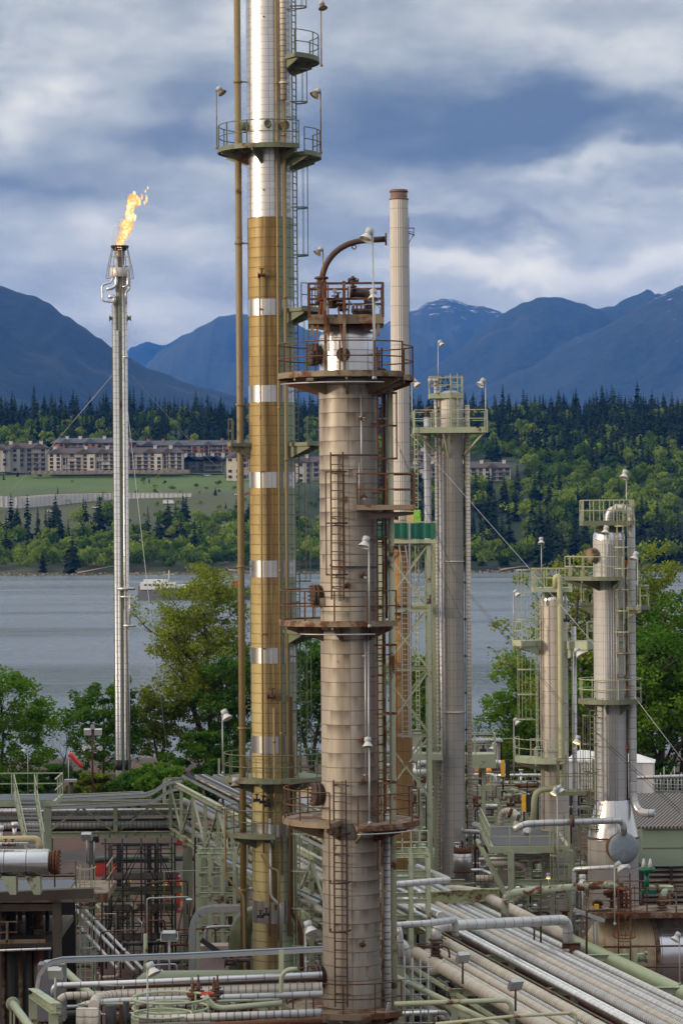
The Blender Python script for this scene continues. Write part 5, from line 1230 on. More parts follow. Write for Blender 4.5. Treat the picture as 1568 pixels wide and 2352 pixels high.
# ---- main rack on the right: parallel lines of clad pipe
rack = [(31.3, .27, 'INST', 125, 'widest tan banded pipe along the left edge of the long rack'), (31.95, .15, 'INST', 126, 'thin tan banded pipe second from the left of the rack'), (32.45, .19, 'INST', 127, 'tan banded pipe third from the left of the rack'),
        (33.0, .12, 'INSG', 128, 'narrow grey pipe fourth from the left of the rack'), (33.45, .22, 'INST', 128, 'ribbed tan pipe left of the rust channel on the rack'), (35.0, .14, 'INSW', 150, 'smooth bright silver pipe in the middle of the rack'),
        (35.35, .11, 'INSW', 150, 'thin bright silver pipe beside the smooth one in the rack middle'), (35.85, .2, 'INSG', 150, 'grey banded pipe right of the twin silver pipes'), (36.4, .2, 'INST', 152, 'second tan banded pipe right of the twin silver pipes'),
        (36.95, .15, 'INSG', 152, 'grey pipe over the sage beam on the right half of the rack'), (37.4, .16, 'INS', 155, 'silver grey pipe third from the right edge of the rack'), (37.85, .13, 'INSG', 155, 'slim grey pipe second from the right edge of the rack'), (38.3, .17, 'INS', 150, 'silver pipe on the right edge of the rack')]
MT = {'INST': M_INST, 'INSW': M_INSW, 'INSG': M_INSG, 'INS': M_INS}
for i, (a, r, mt, d1, lb) in enumerate(rack):
    pts = [RK(a, 84, 6 + r), RK(a, d1, 6 + r)]
    if i < 5: pts.append(RK(a, d1, 6 + r - .9))
    else: pts += [RK(a, d1, 4.4)]
    pipe(lb, pts, r, MT[mt])
m = MB()
for a, c in ((33.85, 0), (34.15, 1)): m.ibeam(RK(a, 84, 5.95), RK(a, 140, 5.95), .18, .22)
solo('rack_beam', m, painted('beam_rusty', (.46, .46, .26), amt=.42), 'yellow green beam with rust running down the middle of the rack', 'beam')
m = MB(); m.ibeam(RK(34.45, 84, 5.9), RK(34.45, 138, 5.9), .14, .3); solo('rack_beam', m, M_RUSTD, 'dark rusted channel beside the yellow green beam on the rack', 'beam')
m = MB(); m.bar(RK(31.0, 84, 5.7), RK(31.0, 128, 5.7), .1, .15); solo('rack_beam', m, M_GRN, 'thin sage edge rail along the left side of the rack', 'beam')
m = MB(); m.bar(RK(36.68, 84, 5.9), RK(36.68, 140, 5.9), .08, .22); solo('rack_beam', m, M_GRN, 'thin sage beam between the tan and grey pipes of the rack', 'beam')
for i, d in enumerate((90, 99, 108, 117, 126, 135, 144, 153)):
    T = thing('rack_portal', 'sage steel portal number %s of the long rack, %s' % (('one', 'two', 'three', 'four', 'five', 'six', 'seven', 'eight')[i], 'counted from the camera'), 'steel frame', RK(34.5, d, 0), 'portals carrying the long pipe rack')
    T['label'] = ('front sage portal under the long rack, below the frame corner', 'second sage portal under the long rack', 'sage portal under the rack beside the horizontal vessel', 'sage portal under the rack at the big green pipe', 'sage portal by the tan pipe elbows at the rack start', 'sage portal under the rack behind the raised silver pipe', 'sage portal under the rack beside the rusty girder', 'farthest sage portal under the rack, near the slender grey column')[i]
    b = MB(); b.ibeam(RK(30.7, d, 5.8) , RK(41, d, 5.8) + NR * 0, .22, .3); b.ibeam(RK(30.7, d, 3.6), RK(41, d, 3.6), .2, .28); b.build('beam', M_GRNR, T)
    for a in (30.9, 35.8, 40.8): b = MB(); b.ibeam(RK(a, d, 0), RK(a, d, 5.6), .28, .28); b.build('leg', M_GRN, T)
for i, (a, r, mt, z, lb) in enumerate(((31.6, .15, M_INSG, 3.9, 'grey pipe on the lower tier of the rack, left side'), (32.4, .2, M_GRN, 3.9, 'sage pipe on the lower tier of the rack'), (33.6, .15, M_INS, 3.9, 'silver pipe on the lower tier of the rack'), (35, .22, M_INSG, 3.9, 'thick grey pipe on the lower tier under the twin silver pipes'), (37.5, .2, M_INST, 3.9, 'tan pipe on the lower tier of the rack, right side'), (39.4, .2, M_GRNR, 3.9, 'worn green pipe on the lower tier under the big green main'), (38.6, .12, M_RUST, 3.8, 'rusty pipe on the lower tier of the rack'))):
    pipe(lb, [RK(a, 84, z + r), RK(a, 158, z + r)], r, mt)
pipe('big glossy sage green main falling to the lower right corner', [RK(40.3, 84, 5.6), RK(40.3, 132, 5.6), RK(40.3, 146, 5.6), RK(39.6, 150, 5.6)], .38, painted('sage_gloss', (.36, .42, .24), amt=.06, rough=.3), n=20)
m = MB()
for d in (92, 101, 110, 119, 128): m.box(RK(40.3, d, 5.05), (.5, .3, .5)); m.ibeam(RK(39.2, d, 4.75), RK(41.6, d, 4.75), .3, .3); m.ibeam(RK(41.3, d, 0), RK(41.3, d, 4.6), .25, .25)
solo('pipe_saddles', m, M_GRN, 'sage saddles carrying the big glossy green main', 'pipe support')
pipe('thick tan grey banded pipe running beside the big green main', [RK(39.15, 128.5, 6.3), RK(39.05, 142, 6.45), P(1105, 2052, 146), P(1050, 2044, 148), P(1025, 2046, 150)], .27, M_INST, n=16, br=1)
pipe('raised silver pipe bridging the rack with an elbow at each end', [P(1000, 2165, 122), P(1000, 2128, 122), P(1303, 2112, 127), P(1303, 2165, 127), RK(39.2, 128, 6.0)], .235, M_INS, n=18, br=.75)
m = MB(); c = P(1000, 2172, 122)
for dv in (-14, -6, 3, 14, 22, 28): q = P(1000, 2172 + dv, 122); m.disc(q, .3 if dv in (-14, 3, 28) else .22, (0, 0, 1), .09, 18)
m.tube([P(1000, 2155, 122), P(1000, 2203, 122)], .17, 14); m.tube([P(1000, 2175, 122), P(975, 2175, 121)], .06, 8); m.tube(bend([P(1012, 2172, 121.5), P(1030, 2178, 121.5), P(1032, 2200, 121.5)], .2), .05, 6)
m.arc((P(972, 2170, 121).x, 121, P(972, 2170, 121).z), .35, 0, 360, .03, 20); solo('gate_valve', m, M_RUSTD, 'dark rusted gate valve under the left elbow of the raised silver pipe', 'valve')
pipe('tan banded pipe dropping from the rusted valve to the rack', [P(1000, 2203, 122), P(992, 2230, 121.5), RK(31.3, 120, 6.4)], .22, M_INST)
m = MB(); m.ibeam(P(966, 2063, 141), P(1146, 2054, 141), .3, .62); m.box(P(1110, 2075, 141.2), (.35, .3, .8)); m.box(P(1000, 2090, 141.2), (.3, .3, 1.2))
solo('girder', m, painted('girder_paint', (.40, .42, .22), amt=.36), 'short yellow green girder with flaking rust spots left of the rusty pipe', 'beam')
m = MB(); m.ibeam(P(1318, 2170, 125), P(1318, 2265, 125), .42, .42); m.ibeam(P(1290, 2172, 125), P(1332, 2172, 125), .3, .25); solo('support_post', m, M_RUSTD, 'stout dark rusted post under the right elbow of the raised pipe', 'post')
m = MB(); rp = [P(1158, 2130, 134), P(1160, 2052, 134), P(1415, 2030, 131)]; m.tube(bend(rp, .5), .19, 14)
solo('process_pipe', m, painted('flaking_pipe', (.42, .48, .34), amt=.58, rust=(.20, .06, .02), scale=2.6), 'pipe of peeling green paint and red rust left of the valve platform', 'pipe')
# pipes between the rusty column and the slender one
pipe('bright pipe running right from behind the rusty column then doubling back', [P(874, 2035, 118), P(1030, 2021, 122), P(957, 1990, 132), P(957, 2020, 132)], .14, M_INS, br=.25)
for i, (p0, p1, r, dr) in enumerate((((690, 1930), (965, 2050), .13, 28), ((690, 1942), (950, 2060), .10, 30), ((690, 1960), (1012, 2105), .21, 0), ((700, 1990), (1000, 2118), .13, 20), ((690, 1975), (952, 2090), .12, 40), ((880, 2060), (1005, 2120), .1, 0))):
    d0 = 17.6 * 6532 / (p0[1] - 1208); d1 = 17.6 * 6532 / (p1[1] - 1208); pts = [P(p0[0], p0[1], d0), P(p1[0], p1[1], d1)]
    if dr: pts.append(P(p1[0], p1[1] + dr, d1))
    pipe(('silver pipe highest of those slanting out behind the rusty column', 'thin silver pipe slanting out behind the rusty column, second from the top', 'thick silver pipe slanting down to the raised pipe elbow', 'silver pipe slanting out below the thick one beside the rusty column', 'slim silver pipe turning down short of the thick slanting pipe', 'short silver pipe nearest the raised elbow')[i], pts, r, M_INSW)
pipe('silver pipe running level to the right behind the rusty column', [P(874, 2128, 112), P(990, 2120, 114), P(1045, 2112, 116), P(1045, 2150, 116)], .14, M_INS)
pipe('silver pipe elbowing down right of the rusty column', [P(876, 2140, 104), P(920, 2165, 104), P(932, 2178, 104), P(932, 2215, 104)], .17, M_INS)
pipe('thin silver downpipe between the green post and the elbowing pipe', [P(915, 2130, 103), P(920, 2150, 103), P(920, 2210, 103)], .1, M_INS)
pipe('sage handrail pipe crossing the bottom of the view under the rack', [P(905, 2306, 96), P(1172, 2297, 96), P(1178, 2360, 96)], .085, M_GRN, br=.3)
pipe('sage pipe slanting down under the handrail pipe', [P(900, 2240, 101), P(1120, 2345, 96), P(1180, 2375, 95)], .1, M_GRN)
pipe('worn sage pipe along the very bottom right of centre', [P(1000, 2352, 90), P(1180, 2334, 90), P(1320, 2326, 90), P(1324, 2380, 90)], .055, M_GRNR)
for i in range(9):
    u0 = 905 + i * 8; r_ = random.Random(i)
# galvanised tube scaffold lower centre-right
T = thing('tube_scaffold', 'galvanised tube scaffold between the green post and the rack bottom', 'scaffold', P(950, 2420, 100))
for x in range(5):
    for y in (0, 1): a = P(912 + x * 18, 2400, 100 + y * 1.3); m = MB(); m.tube([(a.x, a.y, P(912, 2430, 100).z), (a.x, a.y, P(912, 2205 + x * 4, 100).z)], .026, 6); m.build('upright', M_GALV, T)
for v in (2222, 2250, 2285, 2320, 2350):
    for y in (0, 1): m = MB(); m.tube([P(905, v, 100 + y * 1.3), P(994, v - 1, 100 + y * 1.3)], .024, 6); m.build('ledger', M_GALV, T)
# ---- braced truss of the main rack (left of the tall tower)
T = thing('pipe_rack', 'tall sage trussed rack full of pipes slanting away behind the tall tower', 'pipe rack', RK(30, 145, 0))
a0, a1 = 27.7, 33.6; zt, zb = 10.0, 7.1; D0, D1 = 112, 168
for s, a in ((0, a0), (1, a1)):
    D0 = a * 4.384
    m = MB(); m.ibeam(RK(a, D0, zt), RK(a, D1, zt), .22, .26); m.ibeam(RK(a, D0, zb), RK(a, D1, zb), .24, .30); m.build('chord', M_GRNR, T)
    n = round((D1 - D0) / 4)
    for i in range(n + 1):
        d = D0 + (D1 - D0) * i / n; m = MB(); m.ibeam(RK(a, d, zb + .15), RK(a, d, zt - .13), .18, .18); m.build('truss_post', M_GRN, T)
        if i < n: d2 = D0 + (D1 - D0) * (i + 1) / n; m = MB(); (m.bar(RK(a, d, zb + .2), RK(a, d2, zt - .2), .12, .1) if i % 2 else m.bar(RK(a, d, zt - .2), RK(a, d2, zb + .2), .12, .1)); m.build('brace', M_GRN, T)
D0 = 124
m = MB(); m.ibeam(RK(a0 + .9, D0, zt + .4), RK(a0 + .9, D1 - 4, zt + .4), .18, .22)
for i in range(7): d = D0 + 2 + i * 6; m.ibeam(RK(a0 + .9, d, zt - .5), RK(a0 + .9, d, zt + .3), .14, .14)
m.build('top_rail', painted('rusty_sage', (.38, .36, .24), amt=.6), T)
for i in range(12):
    d = D0 + (D1 - D0) * i / 11; a1 = min(33.6, d / 4.384)
    for z in (zb + .02, 8.6): m = MB(); m.ibeam(RK(a0, d, z), RK(a1, d, z), .16, .2); m.build('cross_beam', M_GRNR, T)
for d in (124, 134, 145, 157, 167.5):
    for a in (a0, min(33.6, d / 4.4)): m = MB(); m.ibeam(RK(a, d, 0), RK(a, d, zb - .15), .34, .34); m.build('leg', M_GRN, T)
lb = iter(['silver pipe nearest the braces inside the trussed rack', 'grey banded pipe second inside the trussed rack', 'tan pipe in the middle of the trussed rack', 'bright pipe right of the middle of the trussed rack', 'grey pipe far inside the trussed rack', 'white clad pipe on the far edge of the trussed rack', 'lower grey pipe nearest the braces of the trussed rack', 'lower tan pipe in the trussed rack', 'lower rusty pipe in the trussed rack', 'lower silver pipe on the far side of the trussed rack'])
for a, z, r, mt in ((28.5, 8.75, .2, M_INSG), (29.1, 8.75, .13, M_INS), (29.9, 8.8, .17, M_INST), (30.7, 8.75, .15, M_INSW), (31.6, 8.8, .2, M_INSG), (32.6, 8.8, .24, M_INSW), (28.4, 7.3, .18, M_INSG), (29.2, 7.3, .16, M_INST), (30.2, 7.25, .12, M_RUST), (31.5, 7.3, .2, M_INS)): pipe(next(lb), [RK(a, a * 4.384, z + r * .4), RK(a, D1, z + r * .4)], r, mt)
def tray(label, pts, w, side, strips, mat=M_GALV, name='cable_tray', hh=.16):
    """ladder tray: two side rails, rungs and cables along the path"""
    T = thing(name, label, 'cable tray', pts[0]); side = Vector(side).normalized()
    m = MB()
    for s in (-1, 1): q = [p + side * s * w / 2 for p in pts]; [m.bar(x, y, .05, hh) for x, y in zip(q, q[1:])]
    L = 0
    for p, q in zip(pts, pts[1:]):
        n = max(1, int((q - p).length / .6))
        for i in range(n): c = p.lerp(q, i / n); m.bar(c - side * w / 2, c + side * w / 2, .04, .04)
    m.build('tray_frame', mat, T)
    for k, (off, cw, cm) in enumerate(strips):
        m = MB(); q = [p + side * off * w + Vector((0, 0, .07)) for p in pts]; [m.bar(x, y, cw, .06) for x, y in zip(q, q[1:])]; m.build('cable_bundle', cm, T)
    return T
zz = 10.7
def cabs(n, w): return [(-.38 + .76 * i / (n - 1), w, (M_BLK, M_BLK, M_GALV)[i % 3]) for i in range(n)]
for i, (a, w) in enumerate(((28.6, .35), (29.5, .7), (30.6, .7), (31.7, .6), (32.7, .5))):
    tray(('narrow bright cable tray nearest the braces on top of the trussed rack', 'wide cable tray second on top of the trussed rack', 'wide black cable tray in the middle of the rack top', 'cable tray right of the middle of the rack top', 'farthest cable tray on top of the trussed rack')[i], [RK(a, a * 4.384, zz - .4), RK(a, 168, zz - .4)], w, NR, cabs(4 if i % 2 else 5, .12))
# ---- pipe bridge at left
d = 168; T = thing('pipe_bridge', 'sage truss bridge carrying pipes from the left edge to the rack', 'pipe bridge', P(265, 2160, d))
X = lambda u: P(u, 1900, d).x; Zb = lambda v: P(265, v, d).z
for k, dy in enumerate((0, 2.6)):
    m = MB(); m.ibeam((X(90), d + dy, Zb(1852)), (X(430), d + dy, Zb(1852)), .22, .24); m.build('top_chord', M_GRNR, T); m = MB(); m.ibeam((X(96), d + dy, Zb(1917)), (X(430), d + dy, Zb(1917)), .3, .36); m.build('bottom_chord', M_GRN, T)
    for u in (106, 266, 426): m = MB(); m.ibeam((X(u), d + dy - .02, Zb(1910)), (X(u), d + dy - .02, Zb(1855)), .22, .5 if u == 266 else .3); m.build('post', M_GRN, T)
    for u0, u1 in ((110, 184), (262, 190), (270, 342), (422, 350)): m = MB(); m.bar((X(u0), d + dy, Zb(1911)), (X(u1), d + dy, Zb(1856)), .1, .1); m.build('brace', M_GRNR, T)
for u in (106, 430):
    for dy in (0, 2.6): m = MB(); m.ibeam((X(u), d + dy, 0), (X(u), d + dy, Zb(1923)), .3, .3); m.build('leg', M_GRN, T)
for u in range(130, 430, 45): m = MB(); m.ibeam((X(u), d, Zb(1914)), (X(u), d + 2.6, Zb(1914)), .12, .16); m.build('cross_beam', M_GRNR, T)
for i, (v, y, r, mt) in enumerate(((1864, .5, .12, M_INS), (1866, 1.1, .18, M_INSG), (1872, 1.8, .22, M_INSG), (1885, .5, .07, M_DKS), (1889, 1.2, .10, M_INS), (1897, .6, .22, M_INSG), (1907, 1.0, .15, M_RUST), (1904, 1.8, .2, M_INST), (1878, 2.2, .08, M_GALV))):
    pipe(('slim silver pipe highest inside the bridge truss', 'grey pipe second from the top of the bridge truss', 'thick grey pipe at the back of the bridge truss', 'thin black pipe at mid height in the bridge truss', 'thin silver pipe at mid height in the bridge truss', 'thick grey banded pipe low in the bridge truss', 'rusty pipe lying lowest in the bridge truss', 'tan pipe at the low back of the bridge truss', 'bare thin steel pipe at the back of the bridge truss')[i], [Vector((X(-60), d + y, Zb(v))), Vector((X(440), d + y, Zb(v)))], r, mt)
tp = [P(88, 1838, 167), P(335, 1826, 167), P(352, 1820, 167), P(376, 1804, 167), P(394, 1795, 167), P(420, 1791, 166)]
tray('long cable tray over the bridge, rising in an S bend to the rack', tp, 1.5, (0, 1, 0), [(-.35, .16, M_BLK), (-.1, .16, M_GALV), (.12, .2, M_BLK), (.36, .16, M_GALV)])
tray('second cable tray in front of the S bend tray over the bridge', [p + Vector((.2, -1.3, -.35)) for p in tp], .7, (0, 1, 0), [(-.2, .16, M_BLK), (.25, .14, M_GALV)])
m = MB(); m.ibeam(P(88, 1830, 170), P(330, 1820, 170), .15, .15); m.ibeam(P(378, 1790, 170), P(505, 1786, 170), .15, .15); m.ibeam(P(505, 1786, 170), P(575, 1812, 160), .15, .15); m.ibeam(P(378, 1790, 170), P(378, 1850, 170), .2, .2); m.ibeam(P(503, 1742, 170), P(503, 1800, 170), .12, .12); solo('edge_beam', m, M_GRN, 'thin sage beam bordering the cable trays behind the bridge', 'beam')
# ---- lower sage beams, green pipes, posts under and behind the bridge
m = MB(); m.ibeam(P(218, 2048, 160), P(418, 2042, 160), .3, .42); m.ibeam(P(140, 2062, 162), P(300, 2056, 162), .2, .25); solo('cross_girder', m, M_GRN, 'level sage girder below the bridge, in front of the scaffold', 'beam')
pipe('dark green pipe running level behind the scaffold', [P(205, 1985, 178), P(222, 1974, 178), P(470, 1970, 178)], .2, painted('deep_green', (.07, .12, .085), amt=.1))
pipe('pale green pipe level below the dark green one', [P(130, 2035, 172), P(300, 2031, 172)], .2, M_GRN)
pipe('clad vertical pipe standing behind the rack legs left of the tall tower', [P(467, 1938, 164), P(467, 2200, 164)], .16, M_INSG)
pipe('dark vertical pipe left of the caged ladder', [P(212, 1930, 150), P(212, 2180, 150)], .16, M_DKS); pipe('dark vertical pipe through the scaffold', [P(254, 1940, 158), P(254, 2130, 158), P(232, 2140, 158), P(230, 2220, 158)], .12, M_DKS)
for i, u in enumerate((426, 452, 505, 530)): m = MB(); m.ibeam(P(u, 2200, 162 - i * 3), P(u, 1925, 162 - i * 3), .28, .28); m.bar(P(u - 24, 2170, 162 - i * 3), P(u, 2060, 162 - i * 3), .1); solo('braced_post', m, (M_GRN, M_DKS)[i % 2], ('sage post under the meeting of bridge and rack', 'dark braced post right of the sage post under the rack', 'sage braced post closest to the tall tower on its left', 'dark braced post hard against the tall tower')[i], 'post')
tray('grey tray with a blue line slanting under the trussed rack', [P(476, 1956, 150), P(575, 2002, 138), P(740, 2075, 124)], .5, NR, [(0, .14, M_BLK), (.3, .05, M_BLUE), (-.3, .14, M_GALV)])
q = [P(442, 2245, 128), P(442, 2135, 128), P(446, 2115, 128), P(456, 2098, 128), P(472, 2090, 128), P(490, 2087, 128), P(565, 2086, 128)]
tray('arched cable tray with blue edge left of the big green elbow', q, .55, (0, 1, 0), [(-.5, .04, M_BLUE), (0, .2, M_BLK), (.4, .1, M_GALV)], hh=.3)
q = [P(88, 2300, 96), P(88, 2262, 96), P(92, 2240, 96), P(104, 2221, 96), P(122, 2210, 96), P(145, 2205, 96), P(420, 2196, 96), P(742, 2180, 96)]
tray('long low cable tray with blue line crossing in front of the tall tower', q, .4, (0, 1, 0), [(-.52, .025, M_BLUE), (0, .16, M_GALV), (.3, .1, M_BLK)], hh=.14)
# scaffold
T = thing('scaffold_tower', 'dark tube scaffold with plank lifts under the pipe bridge', 'scaffold', P(320, 2200, 158))
xs = [P(u, 2000, 158).x for u in (243, 282, 325, 362, 395)]
for x in xs:
    for dy in (0, 3): m = MB(); m.tube([(x, 158 + dy, .5), (x, 158 + dy, P(300, 1925, 158).z)], .045 if dy else .05, 6); m.build('upright', M_DKS, T)
for v in (1950, 1975, 1995, 2020, 2045, 2070, 2095, 2120, 2145, 2170):
    for dy in (0, 3): z = P(300, v, 158).z; m = MB(); m.tube([(xs[0], 158 + dy - .06, z), (xs[-1], 158 + dy - .06, z)], .03, 5); m.build('ledger', M_DKS, T)
for v in (1938, 2020, 2092, 2160): z = P(300, v, 158).z; m = MB(); [m.box(((xs[0] + xs[-1]) / 2, 158.3 + i * .45, z), (xs[-1] - xs[0] + .5, .38, .06)) for i in range(6)]; m.build('plank_deck', plain('plank%d' % v, (.09, .06, .045), .9), T)
for i, (v0, v1) in enumerate(((1950, 2040), (2040, 2120), (2120, 2180), (1940, 2020))):
    for a, b in ((0, 1), (1, 2), (3, 2), (4, 3)): m = MB(); m.tube([(xs[a], 157.9, P(300, v1, 158).z), (xs[b], 157.9, P(300, v0, 158).z)], .028, 5); m.build('brace', M_DKS, T)
for i, u in enumerate((274, 360, 343)): m = MB(); m.ibeam(P(u, 2190, 164), P(u, 1925, 164), .26, .26); solo('dark_column', m, M_DKS, ('dark steel column inside the left part of the scaffold', 'dark steel column inside the right part of the scaffold', 'dark steel column at the middle of the scaffold')[i], 'post')
# dirt heap and yard things
m = MB(); c = P(262, 2120, 185); c.z = 0; vs = []; n = 20
for j in range(8):
    t = j / 7
    for k in range(n): a = 2 * PI * k / n; w = (1 - t) * 4.2 * (1 + fbm(math.cos(a) * 1.5, math.sin(a) * 1.5, 3, 2)); vs.append((c.x + w * math.cos(a), c.y + w * math.sin(a), 2.3 * (t ** .8) * (1 + .2 * fbm(a * 2, t * 3, 2))))
m.add(vs, [(j * n + k, j * n + (k + 1) % n, (j + 1) * n + (k + 1) % n, (j + 1) * n + k) for j in range(7) for k in range(n)], True)
g = N('soil'); p = g.pos(); nn = g.noise(p, 1.5, 6, .7); g.bsdf(g.mix(nn, (.10, .06, .035), (.22, .14, .085)), .95, 0, g.bump(nn, .8, .3)); solo('dirt_heap', m, g.m, 'brown heap of soil under the bridge left of the scaffold', 'dirt heap')
for i, (u, v, col) in enumerate(((352, 2062, M_YEL), (380, 2055, M_YEL), (298, 2040, M_YEL), (415, 2060, M_YEL))): b = PZ(u, v + 12, 0); m = MB(); m.tube([b, b + Vector((0, 0, 1.2))], .12, 10); m.tube([b + Vector((0, 0, 1.2)), b + Vector((0, 0, 1.28))], .09, 10); solo('bollard', m, col, ('yellow bollard beyond the middle of the scaffold', 'yellow bollard right of the scaffold', 'yellow bollard left of the scaffold near the heap', 'yellow bollard beside the sage post under the rack')[i], 'bollard', 'yellow bollards in the red yard')
def yard_box(u, v, d, sx, sy, sz, mat, lab, cat='crate', name='equipment_box'):
    c = P(u, v, d); c.z = max(c.z, 0); m = MB(); m.box(c + Vector((0, 0, sz / 2)), (sx, sy, sz)); m.box(c + Vector((0, 0, sz + .04)), (sx + .1, sy + .1, .07))
    for s in (-1, 1): m.box(c + Vector((s * sx * .25, -sy / 2 - .02, sz * .5)), (sx * .3, .05, sz * .6))
    return solo(name, m, mat, lab, cat)
yard_box(243, 2012, 200, 1.6, 1, 1.0, M_RED, 'red box in the yard behind the caged ladder'); yard_box(400, 2085, 186, .8, .6, 2.0, M_RED, 'red cabinet in the yard right of the scaffold', 'cabinet'); yard_box(330, 1934, 225, 5, 3, 1.5, M_WHITE, 'white site trailer beyond the bridge truss', 'trailer', 'site_trailer'); yard_box(425, 1936, 225, 2, 2, 1.4, M_RED, 'red skip beyond the bridge truss', 'skip', 'skip')
c = PZ(318, 2085, 0); c.z = .05; m = MB(); m.box(c, (6.5, 5, .1)); m.box(c + Vector((0, 0, .08)), (6, 4.5, .05)); solo('red_slab', m, plain('red_slab', (.2, .03, .035), .7), 'dark red slab lying in the yard behind the scaffold', 'slab')
c = PZ(470, 1985, 0); m = MB(); [m.arc((c.x + i * .25, c.y, .4 + i * .3), .8 - i * .1, 0, 360, .14, 18, 7) for i in range(4)]; solo('hose_coil', m, M_GALV, 'coiled hose lying in the yard under the rack', 'hose')
# ---- left: stair, platforms, vessels
d = 150
T = thing('steel_stair', 'sage stair with open treads climbing at the left edge', 'stairs', P(75, 1960, d))
p0, p1 = P(62, 1955, d), P(33, 1822, d + 3.0); q0, q1 = P(102, 1955, d), P(80, 1822, d + 3.0)
for a, b in ((p0, p1), (q0, q1)): m = MB(); m.bar(a, b, .08, .3); m.build('stringer', M_GRN, T)
for i in range(15): t = (i + .5) / 15; m = MB(); m.bar(p0.lerp(p1, t), q0.lerp(q1, t), .28, .09); m.build('tread', M_GALV, T)
up = Vector((0, 0, 1.0))
for a, b in ((p0, p1), (q0, q1)):
    m = MB(); m.bar(a + up, b + up, .06); m.bar(a + up * .5, b + up * .5, .05); [m.bar(a.lerp(b, i / 4), a.lerp(b, i / 4) + up, .06) for i in range(5)]; m.build('handrail', M_GRN, T)
T = thing('upper_walkway', 'dark decked sage walkway with handrails in the left edge above the stair', 'walkway', P(10, 1830, 154)); c = P(18, 1832, 155)
box_platform(T, c, 5.6, 4, M_GRN, M_GRN, rail=1.15, th=.3, sides='NE', spacing=1.4, rt=.06); m = MB(); m.box(c + Vector((0, 0, .01)), (5.3, 3.7, .02)); m.build('deck_plate', plain('wet_deck', (.045, .05, .06), .35), T)
for s in (-2, 2.4): m = MB(); m.ibeam((c.x + s, c.y - 1.8, 0), (c.x + s, c.y - 1.8, c.z - .3), .3, .3); m.build('leg', M_GRN, T)
d = 116; c = P(-20, 1982, d); T = thing('horizontal_vessel', 'shiny clad horizontal vessel entering at the left edge', 'vessel', Vector((c.x, d, c.z - .6)))
m = MB(); q = P(114, 1980, d); m.lathe((q.x, d, q.z), [(0, -8), (.54, -8), (.54, 0), (.0, 0)], 32, 'X'); m.build('shell', clad('bright_vessel', (.78, .79, .80), .9, .25, .9, 4, .02, .3, stain=.05, tint=.08), T)
m = MB(); [m.disc(q + Vector((x, 0, 0)), r, (1, 0, 0), .1, 24) for x, r in ((.08, .46), (.2, .5), (.33, .5))]; [m.tube([q + Vector((.1, math.cos(k * PI / 8) * .45, math.sin(k * PI / 8) * .45)), q + Vector((.45, math.cos(k * PI / 8) * .45, math.sin(k * PI / 8) * .45))], .03, 5) for k in range(16)]; m.build('end_flange', M_RUST, T)
for u in (75, 20): a = P(u, 2010, d); m = MB(); m.add([(a.x - .25, d - .4, a.z), (a.x + .35, d - .4, a.z), (a.x + .35, d - .4, a.z - .75), (a.x + .1, d - .4, a.z - .75), (a.x - .25, d + .4, a.z), (a.x + .35, d + .4, a.z), (a.x + .35, d + .4, a.z - .75), (a.x + .1, d + .4, a.z - .75)], [(0, 1, 2, 3), (7, 6, 5, 4), (0, 3, 7, 4), (1, 5, 6, 2), (3, 2, 6, 7)]); m.build('saddle', M_GRN, T)
pipe('cream pipe running level over the shiny vessel with an elbow down', [P(-30, 1928, 117), P(90, 1926, 117), P(90, 1952, 117)], .13, painted('cream_pipe', (.48, .42, .24), amt=.15), n=12)
pipe('thin silver pipe above the shiny vessel', [P(-20, 1938, 116), P(66, 1937, 116)], .06, M_INS); m = MB(); [valve(m, P(u, 1940, 116), .1) for u in (14, 30)]; solo('drain_valve', m, M_RUSTD, 'pair of dark valves on top of the shiny vessel', 'valve')
for i, (u, lab) in enumerate(((2, 'capped silver relief valve at the left edge over the shiny vessel'), (34, 'capped silver relief valve by the foot of the stair'))):
    m = MB(); a = P(u, 1935 - i * 8, 118); m.tube([a, a + Vector((0, 0, .5))], .09, 10); m.tube([a + Vector((0, 0, .5)), a + Vector((0, 0, .7))], .14, 10); m.disc(a, .16, (0, 0, 1), .06); solo('relief_valve', m, M_INSW, lab, 'valve')
T = thing('vessel_deck', 'dark decked platform on concrete beams under the shiny vessel', 'platform', P(100, 2100, 118)); a = P(60, 2032, 118)
box_platform(T, P(48, 2038, 120), 7.6, 4.4, M_TAN, M_TAN, rail=1.1, th=.35, sides='E', spacing=1.3); m = MB(); m.box(P(100, 2036, 120) + Vector((-2.4, 0, .01)), (7.2, 4.0, .02)); m.build('deck_plate', plain('wet_deck2', (.045, .048, .06), .35), T)
CONC = plain('old_concrete', (.11, .09, .07), .9, 0, .35, 1.2)
m = MB(); b0, b1 = P(-20, 2060, 118), P(216, 2050, 118); m.bar(b0, b1, .5, .4); m.build('concrete_beam', CONC, T)
for u in (131, -8): m = MB(); a = P(u, 2065, 118); m.box((a.x, 118.1, a.z / 2), (.34, .4, a.z)); m.build('concrete_post', CONC, T)
m = MB(); c0 = P(76, 2020, 117.5); r0, r1 = P(78, 2040, 117.6), P(175, 2036, 117.6)
for h in (1.05, .55): m.bar(r0 + Vector((0, 0, h)), r1 + Vector((0, 0, h)), .05)
for t in (0, .5, 1): m.bar(r0.lerp(r1, t), r0.lerp(r1, t) + Vector((0, 0, 1.05)), .06)
m.build('railing', M_TAN, T)
